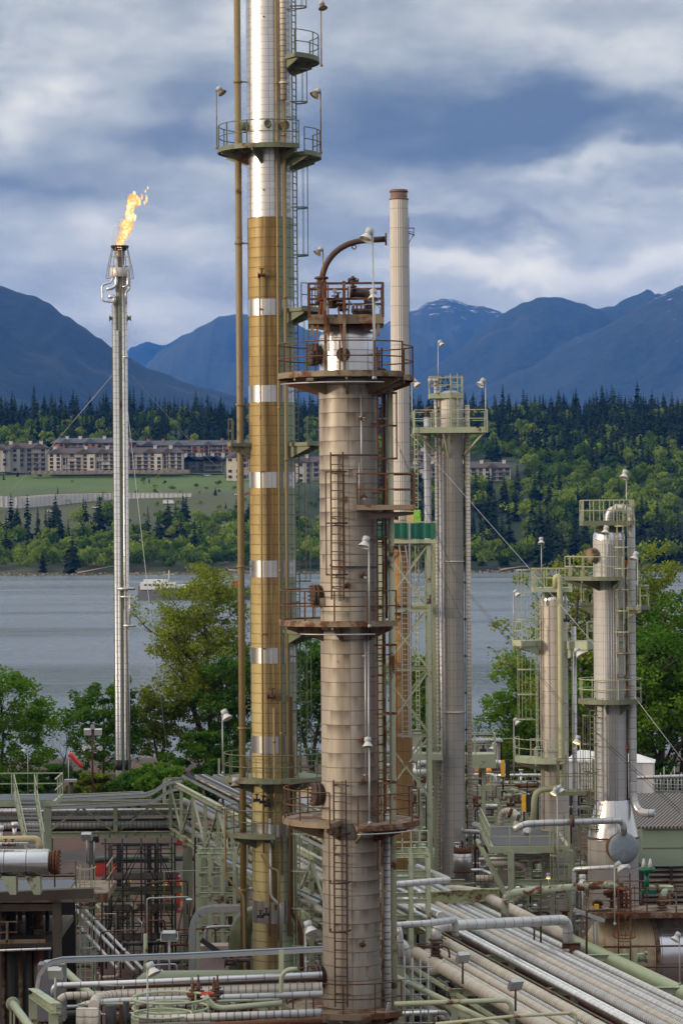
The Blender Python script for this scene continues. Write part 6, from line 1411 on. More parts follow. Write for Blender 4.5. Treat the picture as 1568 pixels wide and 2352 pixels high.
# dark undercroft: slabs, walls, machinery in shade
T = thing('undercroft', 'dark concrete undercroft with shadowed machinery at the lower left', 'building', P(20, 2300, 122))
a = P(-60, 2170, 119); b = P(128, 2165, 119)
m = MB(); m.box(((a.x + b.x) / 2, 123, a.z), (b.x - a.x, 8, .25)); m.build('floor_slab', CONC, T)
m = MB(); m.box(((a.x + b.x) / 2 - .8, 131, 4.5), (b.x - a.x + 1, .3, 9)); m.build('shade_backing', plain('shade_black', (.008, .008, .008), .9), T)  # near-black sheet standing in for the deep shade under the deck
m = MB(); m.box((a.x - 1, 122.5, P(0, 2062, 122).z + .1), (9, 9, .3)); m.build('roof_slab', CONC, T)
m = MB(); m.bar(P(-20, 2163, 117), P(105, 2162, 117), .1, .15); m.bar(P(-20, 2118, 117), P(40, 2117, 117), .05); m.bar(P(-20, 2142, 117), P(40, 2141, 117), .05); m.bar(P(17, 2165, 117), P(17, 2117, 117), .1); m.build('railing', M_TAN, T)
for i in range(7): u = -15 + i * 21; m = MB(); a = P(u, 2300, 121); m.tube([(a.x, 121, .3), (a.x, 121, P(u, 2085, 121).z)], .1 + .06 * (i % 3), 8); m.tube([P(u, 2130 + 12 * (i % 4), 120.5), P(u + 30, 2130 + 12 * (i % 4), 120.5)], .07, 6); m.build('machine_pipe', (M_DKS, M_TAN)[i % 2], T)
pipe('thin bright pipe crossing the dark undercroft', [P(-20, 2184, 112), P(118, 2179, 112)], .05, M_INSW)
m = MB()
for i in range(12): p = P(107, 2072, 140) + Vector((i * .12, 0, 0)); m.bar(P(106 + i * 5.2, 2074, 143), P(112 + i * 5.2, 2100, 140), .09, .04)
m.bar(P(104, 2073, 143.1), P(168, 2073, 143.1), .1, .05); m.bar(P(112, 2101, 140), P(172, 2101, 140), .1, .05); solo('corrugated_roof', m, M_WHITE, 'pale corrugated sheet roof behind the concrete post', 'roof')
for k, (u0, v0, u1, v1) in enumerate(((176, 2090, 310, 2230), (196, 2090, 330, 2228), (186, 2130, 270, 2225))): pipe(('pale diagonal conveyor rail behind the caged ladder', 'second pale diagonal rail behind the caged ladder', 'shorter pale diagonal rail low behind the caged ladder')[k], [P(u0, v0, 150), P(u1, v1, 140)], .09, M_GALV)
# caged ladder lower left
T = thing('caged_ladder', 'pale caged ladder hanging from the vessel deck at lower left', 'ladder', P(200, 2260, 119)); a = P(200, 2100, 119.6); m = MB(); ladder(m, (a.x, a.y), 270, 0, P(200, 2350, 119.6).z, P(200, 1985, 119.6).z, .5, .03); L = m.build('ladder_rails', M_GRNR, T); m = MB(); cage(m, (a.x, a.y), 270, 0, P(200, 2260, 119.6).z, P(200, 1990, 119.6).z, 1.6, .03, .4); m.build('safety_cage', M_GRN, L)
# grey cabinet, beams and frames bottom left
T = thing('electric_cabinet', 'grey steel cabinet with round top vent behind the curved tray', 'cabinet', P(118, 2300, 100)); c = P(118, 2255, 100.5); m = MB(); m.box((c.x, 100.9, c.z - .4), (.95, .8, 2.0)); m.build('case', plain('cab_grey', (.18, .18, .19), .5), T); m = MB(); m.tube([(c.x, 100.8, c.z + .6), (c.x, 100.8, c.z + .7)], .28, 18); m.build('vent', M_GALV, T)
m = MB(); m.box((c.x - .1, 100.45, c.z - .55), (.5, .04, .5)); m.build('door_panel', plain('cab_blue', (.1, .15, .25), .5), T)
T = thing('portal_beam', 'sage portal beam pointing at the camera in the bottom left corner', 'steel frame', P(100, 2360, 88)); m = MB(); m.ibeam(P(76, 2280, 96), P(128, 2316, 84), .3, .3); m.build('beam', M_GRN, T)
for u, v, d in ((77, 2285, 95.8), (124, 2322, 84.4)): m = MB(); a = P(u, v, d); m.ibeam((a.x, a.y, 0), a, .28, .28); m.build('leg', M_GRN, T)
pipe('sage pipe slanting out of the bottom left corner', [P(30, 2306, 90), P(70, 2360, 84), P(110, 2420, 80)], .13, M_GRN, fl=[0]); m = MB(); [m.bar(P(u, 2308, 90), P(u, 2400, 90), .06) for u in (25, 33)]; solo('handrail_post', m, M_GRN, 'pair of sage rail posts in the bottom left corner', 'post')
pipe('diagonal green pipe between the cabinet and the drum', [P(150, 2230, 105), P(215, 2290, 98)], .14, M_GRN)
pipe('silver pipe crossing level above the tan pipes, bottom left', [P(122, 2290, 93), P(124, 2264, 93), P(290, 2258, 93), P(740, 2238, 93)], .1, M_INSW, br=.25)
pipe('dark pipe under the silver crossing pipe', [P(285, 2266, 93.6), P(740, 2248, 93.6)], .07, M_RUSTD)
pipe('broad tan banded pipe bottom centre left, elbowing toward the camera', [P(215, 2310, 88), P(222, 2294, 92), P(262, 2285, 93), P(740, 2268, 93)], .17, M_INST, n=14, br=.4); pipe('tan pipe with a rounded end left of the broad one', [P(134, 2350, 92), P(134, 2288, 92), P(240, 2285, 92.5)], .13, M_INST)
pipe('silver grey pipe below the broad tan one', [P(184, 2340, 91), P(186, 2308, 91), P(260, 2300, 91), P(740, 2283, 91)], .11, M_INS)
pipe('sage pipe low across the bottom between ladder cage and green post', [P(470, 2290, 88), P(492, 2312, 88), P(510, 2316, 88), P(648, 2304, 88)], .09, M_GRN); pipe('grey pipe lowest across the bottom left of centre', [P(320, 2342, 86), P(740, 2326, 86)], .12, M_INSG); pipe('rust stained pipe at the bottom left of centre', [P(430, 2358, 85), P(740, 2344, 85)], .1, M_RUST)
pipe('thin sage pipe under the silver grey one', [P(180, 2308, 90), P(640, 2296, 90)], .045, M_GRN)
pipe('upright sage pipe with rusty top left of the rusty column', [P(683, 2226, 91), P(662, 2226, 91), P(646, 2240, 91), P(646, 2420, 91)], .075, M_GRN, br=.3); m = MB(); m.ibeam(P(646, 2182, 93), P(646, 2230, 93), .16, .16); solo('stub_post', m, M_GRN, 'short sage post standing above the upright sage pipe', 'post')
pipe('tan downpipes under the broad pipe', [P(212, 2316, 87.6), P(212, 2420, 87.6)], .2, M_INST)
for i, u in enumerate((190, 255, 290)): pipe(('tan vertical stub pipe left of the valve platform', 'dark vertical stub pipe between the tan stubs', 'slim black vertical cylinder beside the lamp post')[i], [P(u, 2316 - i * 8, 88), P(u, 2420, 88)], (.2, .17, .1)[i], (M_INST, M_DKS, M_BLK)[i])
# drums and big elbow
T = thing('sage_drum', 'rounded sage green drum lying behind the silver crossing pipe', 'vessel', P(430, 2300, 102)); q = P(310, 2262, 102); m = MB(); m.lathe((q.x, 102, q.z), [(0, 0), (.25, .08), (.42, .3), (.5, .7), (.5, 5.5), (.3, 5.8), (0, 5.9)], 28, 'X'); m.build('shell', painted('drum_sage', (.20, .24, .15), amt=.05, rough=.4), T); m = MB(); [m.box((q.x + x, 102, q.z - .7), (.3, .7, .7)) for x in (1.2, 4.6)]; m.build('saddle', M_GRN, T)
pipe('very large olive green elbow between the trays and the tall tower', [P(650, 2104, 129.5), P(553, 2104, 128.5), P(549, 2290, 128.5)], .5, painted('elbow_green', (.17, .20, .10), amt=.06, rough=.35), n=24, br=1.3)
m = MB(); valve(m, P(530, 2212, 118), .2); m.tube([P(520, 2205, 118), P(575, 2205, 118)], .1, 8); m.disc(P(542, 2205, 118), .22, (1, 0, 0), .1); solo('hand_valve', m, M_RUSTD, 'dark hand wheel valve in front of the large olive elbow', 'valve')
T = thing('small_kiosk', 'pinkish wall panel with dark sloping stair beside the large elbow', 'kiosk', P(492, 2260, 124)); c = P(492, 2210, 124); m = MB(); m.box((c.x, 124.5, c.z - .6), (1.2, 1, 2.6)); m.build('wall', plain('pink_wall', (.36, .28, .25), .8), T); m = MB(); m.bar(P(462, 2158, 123.7), P(522, 2200, 123.7), .15, .22); m.build('stair', M_DKS, T)
# round valve platform at the bottom
T = thing('valve_platform', 'sage ring railed platform with a cluster of valves at the bottom', 'platform', P(392, 2360, 88)); c = P(392, 2330, 88)
platform(T, (c.x, c.y), c.z - .1, .2, 1.2, 0, 360, M_GRN, M_GRN, br=False, rail=.62, rt=.04); m = MB(); m.arc((P(370, 2335, 86).x, 86.5, P(370, 2335, 86).z), .9, 0, 360, .035); m.build('cage_hoop', M_GRN, T)
for i, u in enumerate((443, 456, 492, 500)):
    m = MB(); q = P(u, 2300 - (i % 2) * 6, 89); m.tube([q, q + Vector((0, 0, .55))], .06, 8); [m.disc(q + Vector((0, 0, h)), .12, (0, 0, 1), .04) for h in (0, .12, .35)]; m.tube([q + Vector((-.18, 0, .2)), q + Vector((.18, 0, .2))], .07, 8); m.tube([q + Vector((0, 0, .5)), q + Vector((0, 0, .75))], .03, 6); m.build('control_valve', (M_TAN, M_RUSTD)[i % 2], T)
m = MB(); q = P(476, 2282, 88.5); m.arc(q, .2, 0, 360, .025, 18); m.bar(q - Vector((.2, 0, 0)), q + Vector((.2, 0, 0)), .03); m.bar(q - Vector((0, .2, 0)), q + Vector((0, .2, 0)), .03); m.tube([q, q - Vector((0, 0, .3))], .03, 6); m.build('handwheel', M_RED, T)
T = thing('flood_light_frame', 'pale box floodlight in a tube frame on a thin pole under the bridge', 'floodlight', P(389, 2260, 112)); c = P(389, 2148, 112); m = MB(); m.box(c, (.5, .3, .28), M=Matrix.Rotation(.3, 3, 'X')); m.build('lamp_box', plain('flood_grey', (.35, .4, .42), .4, .3), T); m = MB(); [m.tube([c + Vector((-.32, y, z)), c + Vector((.32, y, z))], .02, 5) for y in (-.25, .25) for z in (-.2, .1)]; [m.tube([c + Vector((s * .32, -.25, -.2)), c + Vector((s * .32, .25, .1))], .02, 5) for s in (-1, 1)]; m.build('lamp_frame', M_GALV, T); m = MB(); m.tube([P(389, 2160, 112), P(389, 2270, 112)], .04, 6); m.build('pole', M_GALV, T)
# ---- right: steel structure, vessel, green building, tent
d = 152; x0, x1 = P(1172, 1950, d).x, P(1312, 1950, d).x; zt = P(1172, 1945, d).z
T = thing('steel_platform', 'grey decked sage steel structure left of the ribbed column', 'steel frame', ((x0 + x1) / 2, d + 5, 0))
box_platform(T, Vector(((x0 + x1) / 2 - .6, d + 6, zt)), x1 - x0 + 1.0, 11.6, M_GRN, M_GRN, th=.35, rt=.05, sides='WS'); m = MB(); m.box(((x0 + x1) / 2 - .6, d + 6, zt + .012), (x1 - x0 + .6, 11.2, .02)); m.build('deck_plate', plain('grey_deck', (.11, .11, .115), .7), T)
for x in (x0, x1):
    for dy in (0, 10): m = MB(); m.ibeam((x, d + dy, 0), (x, d + dy, zt - .2), .34, .34); m.build('leg', M_GRN, T)
for z in (zt - 1.9, zt - 4.4): m = MB(); m.ibeam((x0, d, z), (x1, d, z), .2, .28); m.build('beam', M_GRN, T)
for z1, z0 in ((zt - .3, zt - 2.9), (zt - 2.9, zt - 5.6)): m = MB(); m.bar((x0 - 1.5, d + 6, z1), (x0 - .1, d, z0), .2, .2); m.build('brace', M_GRN, T)
for k in range(3): m = MB(); m.bar((x0 + .3, d + .2, zt - 4.3 + k), (x1 - .3, d + .2, zt - 3.6 + k), .07); m.build('brace', M_GRNR, T)
T = thing('caged_ladder', 'rust streaked caged ladder on the front of the steel structure by the double lamp', 'ladder', P(1285, 2150, d - .5)); a = P(1285, 2000, d - .5); m = MB(); ladder(m, (a.x, a.y), 262, 0, P(0, 2140, d).z, P(0, 1870, d).z, .5, .035); L = m.build('ladder_rails', painted('ladder_orange', (.36, .34, .24), amt=.55), T); m = MB(); cage(m, (a.x, a.y), 262, 0, P(0, 2125, d).z, P(0, 1890, d).z, 1.9, .035, .5); m.build('safety_cage', M_GRN, L)
T = thing('caged_ladder', 'dark sage caged ladder with a half landing left of the cone skirt', 'ladder', P(1340, 2060, 150)); a = P(1345, 1900, 149.5); m = MB(); ladder(m, (a.x, a.y), 240, 0, 1.5, P(0, 1760, 150).z, .5, .035); L = m.build('ladder_rails', M_OLV, T); m = MB(); cage(m, (a.x, a.y), 240, 0, P(0, 2090, 150).z, P(0, 1880, 150).z, 1.5, .03, .5); m.build('safety_cage', M_OLV, L); box_platform(T, P(1322, 1815, 150), 1.9, 1.6, M_OLV, M_OLV, th=.2, rail=1.6, rt=.04, spacing=.5)
pipe('tan elbow pipe under the steel structure beside the small drum', [P(1092, 2019, 160), P(1134, 2018, 160), P(1142, 2025, 160), P(1142, 2090, 160)], .22, M_INST, n=12)
pipe('tan pipe bending down under the steel structure', [P(1120, 1985, 160), P(1180, 1983, 158), P(1212, 1992, 156), P(1212, 2045, 156), P(1180, 2075, 156)], .18, M_INST, n=12); pipe('grey pipe level under the deck of the steel structure', [P(1098, 1975, 161), P(1290, 1965, 161)], .13, M_INS)
pipe('silver standpipe with a level top branch left of the ribbed base', [P(1444, 1990, 138), P(1318, 1996, 140), P(1317, 2012, 140), P(1316, 2160, 140)], .11, M_INS, br=.3, fl=None)
pipe('tan grey pipe winding over the deck with rusted couplings', [P(1090, 1895, 170), P(1140, 1912, 166), P(1180, 1935, 160), P(1200, 1930, 158), P(1210, 1905, 157)], .21, M_INS, n=12); pipe('tall stained loop pipe on the deck of the steel structure', [P(1150, 1920, 163), P(1150, 1862, 163), P(1185, 1864, 162), P(1186, 1912, 160)], .19, M_INST, n=12)
for i, (u, v) in enumerate(((1110, 1902), (1144, 1914), (1166, 1922), (1168, 1866), (1185, 1880))): m = MB(); m.tube([P(u, v, 161), P(u + 6, v + 2.5, 161)], .27, 12); solo('pipe_coupling', m, M_RUST, ('rusty coupling on the left end of the winding deck pipe', 'rusty coupling midway on the winding deck pipe', 'rusty coupling nearest the front of the winding deck pipe', 'rusty coupling at the top of the stained loop pipe', 'rusty coupling low on the stained loop pipe')[i], 'pipe coupling')
for i, (u, v) in enumerate(((1172, 1848), (1190, 1842), (1095, 1850))): m = MB(); valve(m, P(u, v, 160), .18); solo('hand_valve', m, M_RUST, ('rusty hand valve over the stained loop pipe', 'rusty hand valve right of the stained loop pipe', 'rusty hand valve near the brown silencer stem')[i], 'valve')
# horizontal tan and silver vessel at lower right
T = thing('large_horizontal_vessel', 'large domed horizontal vessel, tan left half and bright right half, lower right', 'vessel', P(1450, 2300, 135)); q = P(1438, 2186, 134); R_ = 1.95
X_ = NR.to_track_quat('Z', 'Y').to_matrix(); m = MB(); m.lathe(q, [(0, -1.75)] + [(R_ * math.sin(R(a)), -R_ * 1.08 * math.cos(R(a))) for a in (15, 30, 45, 60, 75, 88)] + [(R_, 0), (R_, .9)], 44, M=X_)
tv = clad('tan_vessel', (.62, .48, .31), .25, .45, .36, 1, .02, .4, stain=.3, stcol=(.16, .09, .04), tint=.08); m.build('tan_shell', tv, T)
m = MB(); m.lathe(q, [(R_ + .01, .9), (R_ + .01, 9)], 44, M=X_); m.build('bright_shell', clad('silver_vessel', (.80, .80, .82), .9, .25, 1.1, 9, .015, .4, stain=.06, tint=.12), T)
m = MB(); m.lathe(q, [(R_ + .02, .78), (R_ + .05, .8), (R_ + .05, 1.0), (R_ + .02, 1.02)], 44, M=X_); m.build('shell_band', M_TAN, T); m = MB(); [m.box(q + NR * x + Vector((0, 0, -R_ - .3)), (.5, 1.8, 1.6)) for x in (-.3, 3)]; m.build('saddle', CONC, T)
T = thing('vessel_top_platform', 'rusty railed platform on top of the large domed vessel', 'platform', P(1460, 2090, 133)); q = P(1478, 2088, 133); box_platform(T, q, 5.4, 2.6, M_TAN, M_TAN, th=.25, rt=.055, rail=1.15)
m = MB()
for u, h, r in ((1404, 60, .08), (1426, 66, .1), (1437, 40, .07), (1372, 22, .1), (1520, 30, .12)):
    a = P(u, 2086, 132.6); t_ = a + Vector((0, 0, h / 55)); m.tube([a, t_], r, 8); [m.disc(a.lerp(t_, f), r * 2.0, (0, 0, 1), .05) for f in (.05, .3, .55, .8)]; m.tube([a.lerp(t_, .5) - Vector((.25, 0, 0)), a.lerp(t_, .5) + Vector((.25, 0, 0))], r * .8, 7)
m.tube([P(1385, 2052, 132.5), P(1440, 2040, 132.5)], .12, 8); m.arc(P(1528, 2062, 132), .3, 0, 360, .03, 18); m.build('valve_group', painted('valve_rust', (.2, .07, .03), amt=.8), T)
m = MB(); a = P(1484, 2046, 132.4); m.tube([a, a + Vector((0, 0, .85))], .12, 10); m.tube([a + Vector((0, 0, .9)), a + Vector((0, 0, 1.08))], .38, 20); m.box(a - Vector((-.1, 0, .05)), (.7, .3, .2)); m.build('green_actuator', plain('actuator', (.0, .12, .06), .35), T)
m = MB(); [m.tube([P(u, 1992, 132.4), P(u, 1972, 132.4)], .1, 10, rs=[.13, .03]) for u in (1477, 1492)]; [m.tube([P(u, 1999, 132.4), P(u, 1992, 132.4)], .08, 8) for u in (1477, 1492)]; m.build('signal_cone', M_WHITE, T)
T2 = thing('process_pipe', 'peeling pale green pipe looping over the top platform of the vessel', 'pipe', P(1500, 2060, 133)); m = MB(); m.tube(bend([P(1488, 2040, 132.8), P(1545, 2040, 133.2), P(1522, 2048, 132.6), P(1519, 2085, 132.6)], .3), .16, 12); m.build('pipe_run', painted('palegreen', (.40, .46, .32), amt=.3), T2); m = MB(); m.disc(P(1508, 2040, 132.9), .24, (1, 0, 0), .1); m.disc(P(1519, 2070, 132.6), .26, (0, 0, 1), .08); m.build('flange', M_TAN, T2)
m = MB(); m.box(P(1369, 2082, 131.5), (.2, .2, .2)); solo('yellow_tag_box', m, M_YEL, 'small yellow box on the vessel platform edge', 'box')
T = thing('caged_ladder', 'rusty caged ladder down the front of the large domed vessel', 'ladder', P(1430, 2250, 131)); a = P(1432, 2150, 131.8); m = MB(); ladder(m, (a.x, a.y), 268, 0, P(0, 2290, 131).z, P(0, 2020, 131).z, .55, .04); L = m.build('ladder_rails', M_TAN, T); m = MB(); cage(m, (a.x, a.y), 268, 0, P(0, 2165, 131).z, P(0, 2050, 131).z, 1.3, .035, .5); m.build('safety_cage', M_ORNG, L)
m = MB(); m.box(P(1352, 2102, 131.2), (1.5, .3, .15), M=Matrix.Rotation(.35, 3, 'Y')); m.bar(P(1370, 2118, 131.2), P(1371, 2200, 131.2), .1); m.bar(P(1362, 2118, 131.4), P(1363, 2180, 131.4), .06); solo('cable_bracket', m, M_GALV, 'grey bracket with cables on the left of the vessel top', 'bracket')
pipe('thin rusty rail pipe crossing the front of the large vessel', [P(1385, 2175, 130.5), P(1600, 2172, 130.5)], .045, M_RUST); pipe('second thin rusty bar low on the large vessel', [P(1460, 2222, 130.5), P(1600, 2220, 130.5)], .04, M_RUST)
m = MB(); [m.ibeam(P(u, 2180, 127), P(u, 2260, 127), .16, .16) for u in (1268 + 170 - 5, 1448 + 10)]; m.tube([P(1455, 2200, 127.5), P(1480, 2198, 127.5)], .2, 12); m.disc(P(1483, 2198, 127.5), .26, (1, 0, 0), .1); solo('pipe_stub', m, M_GRN, 'sage posts and stub pipe in front of the large vessel', 'pipe')
pipe('dark rusty frame bar rising left of the large vessel', [P(1346, 2240, 126), P(1346, 2092, 126), P(1402, 2090, 126)], .05, M_RUSTD, br=.1)
for i, u in enumerate((1241, 1226)): pipe(('thin rusty standard right of the rack middle', 'shorter thin rusty standard beside the first')[i], [P(u, 2180, 128), P(u, 2025 + i * 90, 128)], .045, M_RUSTD)
# green building
d = 157; T = thing('green_building', 'sage green panelled building with louvres at the right edge', 'building', P(1530, 2100, d)); xa = P(1474, 1950, d).x; xb = xa + 9; z = lambda v: P(1500, v, d).z
m = MB(); m.box(((xa + xb) / 2, d + 4, (z(1898) + z(1990)) / 2), (xb - xa, 8, z(1898) - z(1990))); m.build('wall_panel', plain('green_panel', (.27, .35, .26), .6, 0, .06, .6), T)
m = MB(); m.bar((xa, d - .02, z(1948)), (xb, d - .02, z(1948)), .03, .05); m.build('panel_joint', M_OLVD, T)
m = MB(); m.box(((xa + xb) / 2, d + 4.3, z(1990) / 2), (xb - xa, 7.4, z(1990) - .02)); m.build('recess_wall', M_DKS, T)
for i in range(20): m = MB(); zz_ = z(1998) - i * .28; m.box(((xa + xb) / 2 + .1, d + .2, zz_), (xb - xa, .25, .06), M=Matrix.Rotation(.5, 3, 'X')); m.build('louvre', plain('louvre_tan%d' % i, (.26, .21, .18), .7) if i < 1 else bpy.data.materials['louvre_tan0'], T)
for u in (1474, 1540): m = MB(); a = P(u, 2000, d); m.box((a.x, d, z(1990) / 2), (.15, .3, z(1990))); m.build('mullion', M_DKS, T)
g = N('corrugated'); x, y, zc = g.sep(g.pos()); wv = g.math('SINE', g.math('MULTIPLY', g.math('SUBTRACT', x, g.math('MULTIPLY', y, .35)), 30)); g.bsdf(g.mix(g.maprange(wv, -.6, .6), (.10, .09, .08), (.34, .31, .28)), .7, 0, g.bump(wv, 1, .08))
m = MB(); m.add([(xa - .3, d - .3, z(1897)), (xb, d - .3, z(1897)), (xb, d + 9, z(1897) + .95), (xa - .3, d + 9, z(1897) + .95), (xa - .3, d - .3, z(1897) - .12), (xb, d - .3, z(1897) - .12), (xb, d + 9, z(1897) + .8), (xa - .3, d + 9, z(1897) + .8)], [(0, 1, 2, 3), (7, 6, 5, 4), (0, 4, 5, 1), (0, 3, 7, 4)]); m.build('roof', g.m, T)
m = MB(); a, b = P(1455, 1842, 176), P(1620, 1838, 176); m.ibeam(a, b, .3, .55); m.ibeam(a - Vector((0, 0, 1)), b - Vector((0, 0, 1)), .3, .4); [m.ibeam(P(u, 2000, 176), P(u, 1845, 176), .25, .25) for u in (1508, 1565)]; solo('roof_girder', m, M_TAN, 'grey brown girder frame behind the green building roof', 'beam')
pipe('silver pipe level in front of the tent at the right edge', [P(1460, 1786, 182), P(1620, 1782, 182)], .13, M_INS)
m = MB()
for i in range(9): a = P(1508 + i * 8, 1840, 190); m.tube([a, a + Vector((0, 0, 1.5 + .4 * (i % 3)))], .04, 5)
for v in (1800, 1815): m.tube([P(1500, v, 190), P(1600, v + 4, 190)], .035, 5)
solo('tube_railing', m, M_GALV, 'thin tube railing right of the white tent', 'railing')
# tent
d = 195; T = thing('white_tent', 'white canvas tent behind the ribbed column', 'tent', P(1400, 1880, d)); k = ppm(d); pz = lambda u, v, dd: P(u, v, dd)
A = [pz(1302, 1820, d), pz(1496, 1822, d), pz(1502, 1820, d + 5), pz(1302, 1820, d + 5)]; hW = [1750, 1752, 1745, 1745]; top = [P(u, v, dd) for u, v, dd in ((1302, 1750, d), (1499, 1752, d), (1502, 1745, d + 5), (1302, 1745, d + 5))]
m = MB(); cx = [P(1330, 1722, d + 2.5), P(1465, 1732, d + 2.5)]
for i in range(16):
    p = A[0].lerp(A[1], i / 16); q_ = A[0].lerp(A[1], (i + 1) / 16); tp_ = top[0].lerp(top[1], i / 16); tq = top[0].lerp(top[1], (i + 1) / 16); o1 = Vector((0, .12 * math.sin(i * 2.3), 0)); o2 = Vector((0, .12 * math.sin((i + 1) * 2.3), 0))
    m.add([p + o1, q_ + o2, tq, tp_], [(0, 1, 2, 3)], True)
m.add([A[1], A[2], top[2], top[1], A[3], A[0], top[0], top[3]], [(0, 1, 2, 3), (4, 5, 6, 7), (1, 4, 7, 2)]); m.build('side_wall', plain('canvas', (.72, .71, .70), .8, 0, .06, .8), T)
m = MB(); m.add([top[0] + Vector((-.1, -.1, 0)), top[1] + Vector((.1, -.1, 0)), top[2] + Vector((.1, .1, 0)), top[3] + Vector((-.1, .1, 0)), cx[0], cx[1]], [(0, 1, 5, 4), (1, 2, 5), (2, 3, 4, 5), (3, 0, 4)]); m.build('roof', plain('canvas_roof', (.78, .77, .76), .8, 0, .04, .8), T)
# sheds and vessels in the middle distance
def shed(u0, u1, vt, vb, d, lab, wall, rib=True):
    a, b = P(u0, vb, d), P(u1, vb, d); zt = P(u0, vt, d).z; c = Vector(((a.x + b.x) / 2, d, 0)); T = thing('small_shed', lab, 'shed', c); w = b.x - a.x
    m = MB(); m.box((c.x, d + 1.2, (zt) / 2), (w, 2.4, zt)); m.build('wall', wall, T)
    m = MB(); m.box((c.x, d + 1.1, zt + .05), (w + .4, 2.9, .1)); [m.tube([(a.x - .15 + i * .25, d - .4, zt + .12), (a.x - .15 + i * .25, d + 2.5, zt + .12)], .07, 6) for i in range(int((w + .3) / .25) + 1)]; m.build('roof', M_GALV, T)
    m = MB(); m.box((a.x + w * .42, d - .03, zt - 1.4), (.75, .08, 2.2)); m.build('door', plain('doorgrey', (.38, .36, .37), .6), T); m = MB(); m.box((a.x + w * .42, d - .1, zt - .7), (.5, .05, .3)); m.build('vent_slot', M_BLK, T)
    return T
shed(908, 962, 1686, 1800, 212, 'grey shed with ribbed roof right of the rusty column', plain('shed_wall', (.36, .34, .34), .7)); shed(1080, 1148, 1704, 1745, 222, 'low grey shed behind the slender column', plain('shed_wall2', (.30, .27, .26), .7))
T = thing('heater_box', 'small white sloped box with rusty side in front of the grey shed', 'equipment box', P(945, 1760, 206)); c = P(948, 1728, 206); m = MB(); m.box(c, (.9, .8, .55), M=Matrix.Rotation(-.4, 3, 'X')); m.build('lid', plain('pale_box', (.5, .56, .62), .4), T); m = MB(); m.box(c + Vector((-.55, .1, -.05)), (.2, .6, .9)); m.build('side', M_ORNG, T); m = MB(); m.tube([c, (c.x, c.y, 2)], .05, 6); m.build('post', M_DKS, T)
T = thing('sage_dome_vessel', 'pale green domed vessel left of the slender grey column foot', 'vessel', P(965, 2080, 186)); q = P(968, 1960, 186); m = MB(); m.lathe((q.x, q.y, 0), [(1.15, 0), (1.15, q.z - .3)] + [(1.15 * math.cos(R(a)), q.z - .3 + .95 * math.sin(R(a))) for a in (10, 25, 40, 55, 70, 88)], 32); m.build('shell', painted('dome_sage', (.30, .40, .30), amt=.05, rough=.4), T); m = MB(); m.bar(P(925, 1975, 184), P(1005, 1972, 184), .15, .3); m.build('girth_pipe', M_INSG, T)
pipe('rusty mottled pipe arching above the green dome', [P(934, 1952, 183), P(938, 1938, 183), P(955, 1930, 183), P(995, 1930, 183)], .15, M_RUST); pipe('thick silver elbow behind the post right of the rusty column', [P(918, 1830, 190), P(917, 1785, 190), P(930, 1776, 190), P(980, 1776, 190)], .27, M_INS, n=14, br=.8); pipe('silver loop pipe by the grey shed', [P(955, 1800, 200), P(955, 1762, 200), P(968, 1752, 200), P(978, 1752, 200)], .25, M_INS, n=14)
pipe('white silver pipe looping at the back right of the slender column', [P(1105, 1746, 205), P(1125, 1752, 205), P(1155, 1752, 205), P(1157, 1785, 205)], .22, M_INSW, n=12); pipe('silver pipe level behind the slender column, right side', [P(1088, 1781, 198), P(1132, 1781, 198), P(1136, 1790, 198), P(1136, 1830, 198)], .16, M_INSW, n=12); pipe('long silver pipe level toward the short grey column', [P(1135, 1781, 200), P(1250, 1780, 200)], .1, M_INSW)
T = thing('brown_silencer', 'dark brown upright cylinder on the platform right of the slender column', 'silencer', P(1106, 1800, 190)); a = P(1107, 1780, 190); m = MB(); m.tube([P(1107, 1745, 190), P(1107, 1800, 190)], .26, 16); m.tube([P(1107, 1800, 190), P(1107, 1806, 190)], .18, 12, rs=[.2, .06]); m.build('body', painted('brownpipe', (.13, .07, .02), amt=.3), T); m = MB(); m.tube([P(1107, 1805, 190), P(1107, 1890, 190)], .07, 8); m.build('stem', M_DKS, T)
T = thing('sage_landing', 'sage side landing right of the slender column, over the low shed', 'platform', P(1100, 1760, 188)); box_platform(T, P(1090, 1730, 188), 2.6, 2, M_GRN, M_GRN, th=.9, rail=1.3, rt=.05); m = MB(); m.bar(P(1112, 1745, 187), P(1092, 1768, 187), .12); m.ibeam(P(1110, 1960, 188), P(1110, 1745, 188), .25, .25); m.build('brace', M_GRN, T)
# ---- process clutter: many small pipe runs, posts and valves between the columns, built in the racks' own directions
rc = random.Random(23)
def clutter(zone, n, d0, d1, aU, aZ, LS, mats, label_fmt, rr=(.04, .16)):
    for i in range(n):
        d = rc.uniform(d0, d1); u = rc.uniform(*aU); p = P(u, 1900, d); p.z = rc.uniform(*aZ); r = rc.uniform(*rr) if rc.random() < .8 else rr[1]
        pts = [p]; q = p.copy()
        for k in range(rc.choice((2, 3, 3, 4))):
            ax = rc.choice('xxzzy'); L = rc.uniform(.8, 3.4) * LS * rc.choice((-1, 1))
            q = q + (NR * L if ax == 'x' else AR * L if ax == 'y' else Vector((0, 0, L * .8)))
            q.z = max(.25, min(q.z, aZ[1])); 
            if (q - pts[-1]).length > .4: pts.append(q.copy())
        if len(pts) < 2: continue
        m = MB(); m.tube(bend(pts, r * 2.5, 4), r, 8)
        for c in (pts[0], pts[-1]): m.disc(c, r * 1.7, (pts[1] - pts[0]) if c is pts[0] else (pts[-1] - pts[-2]), .07, 10)
        mt, word = rc.choice(mats)
        solo('process_pipe', m, mt, label_fmt % word, 'pipe', zone + ', ' + word)
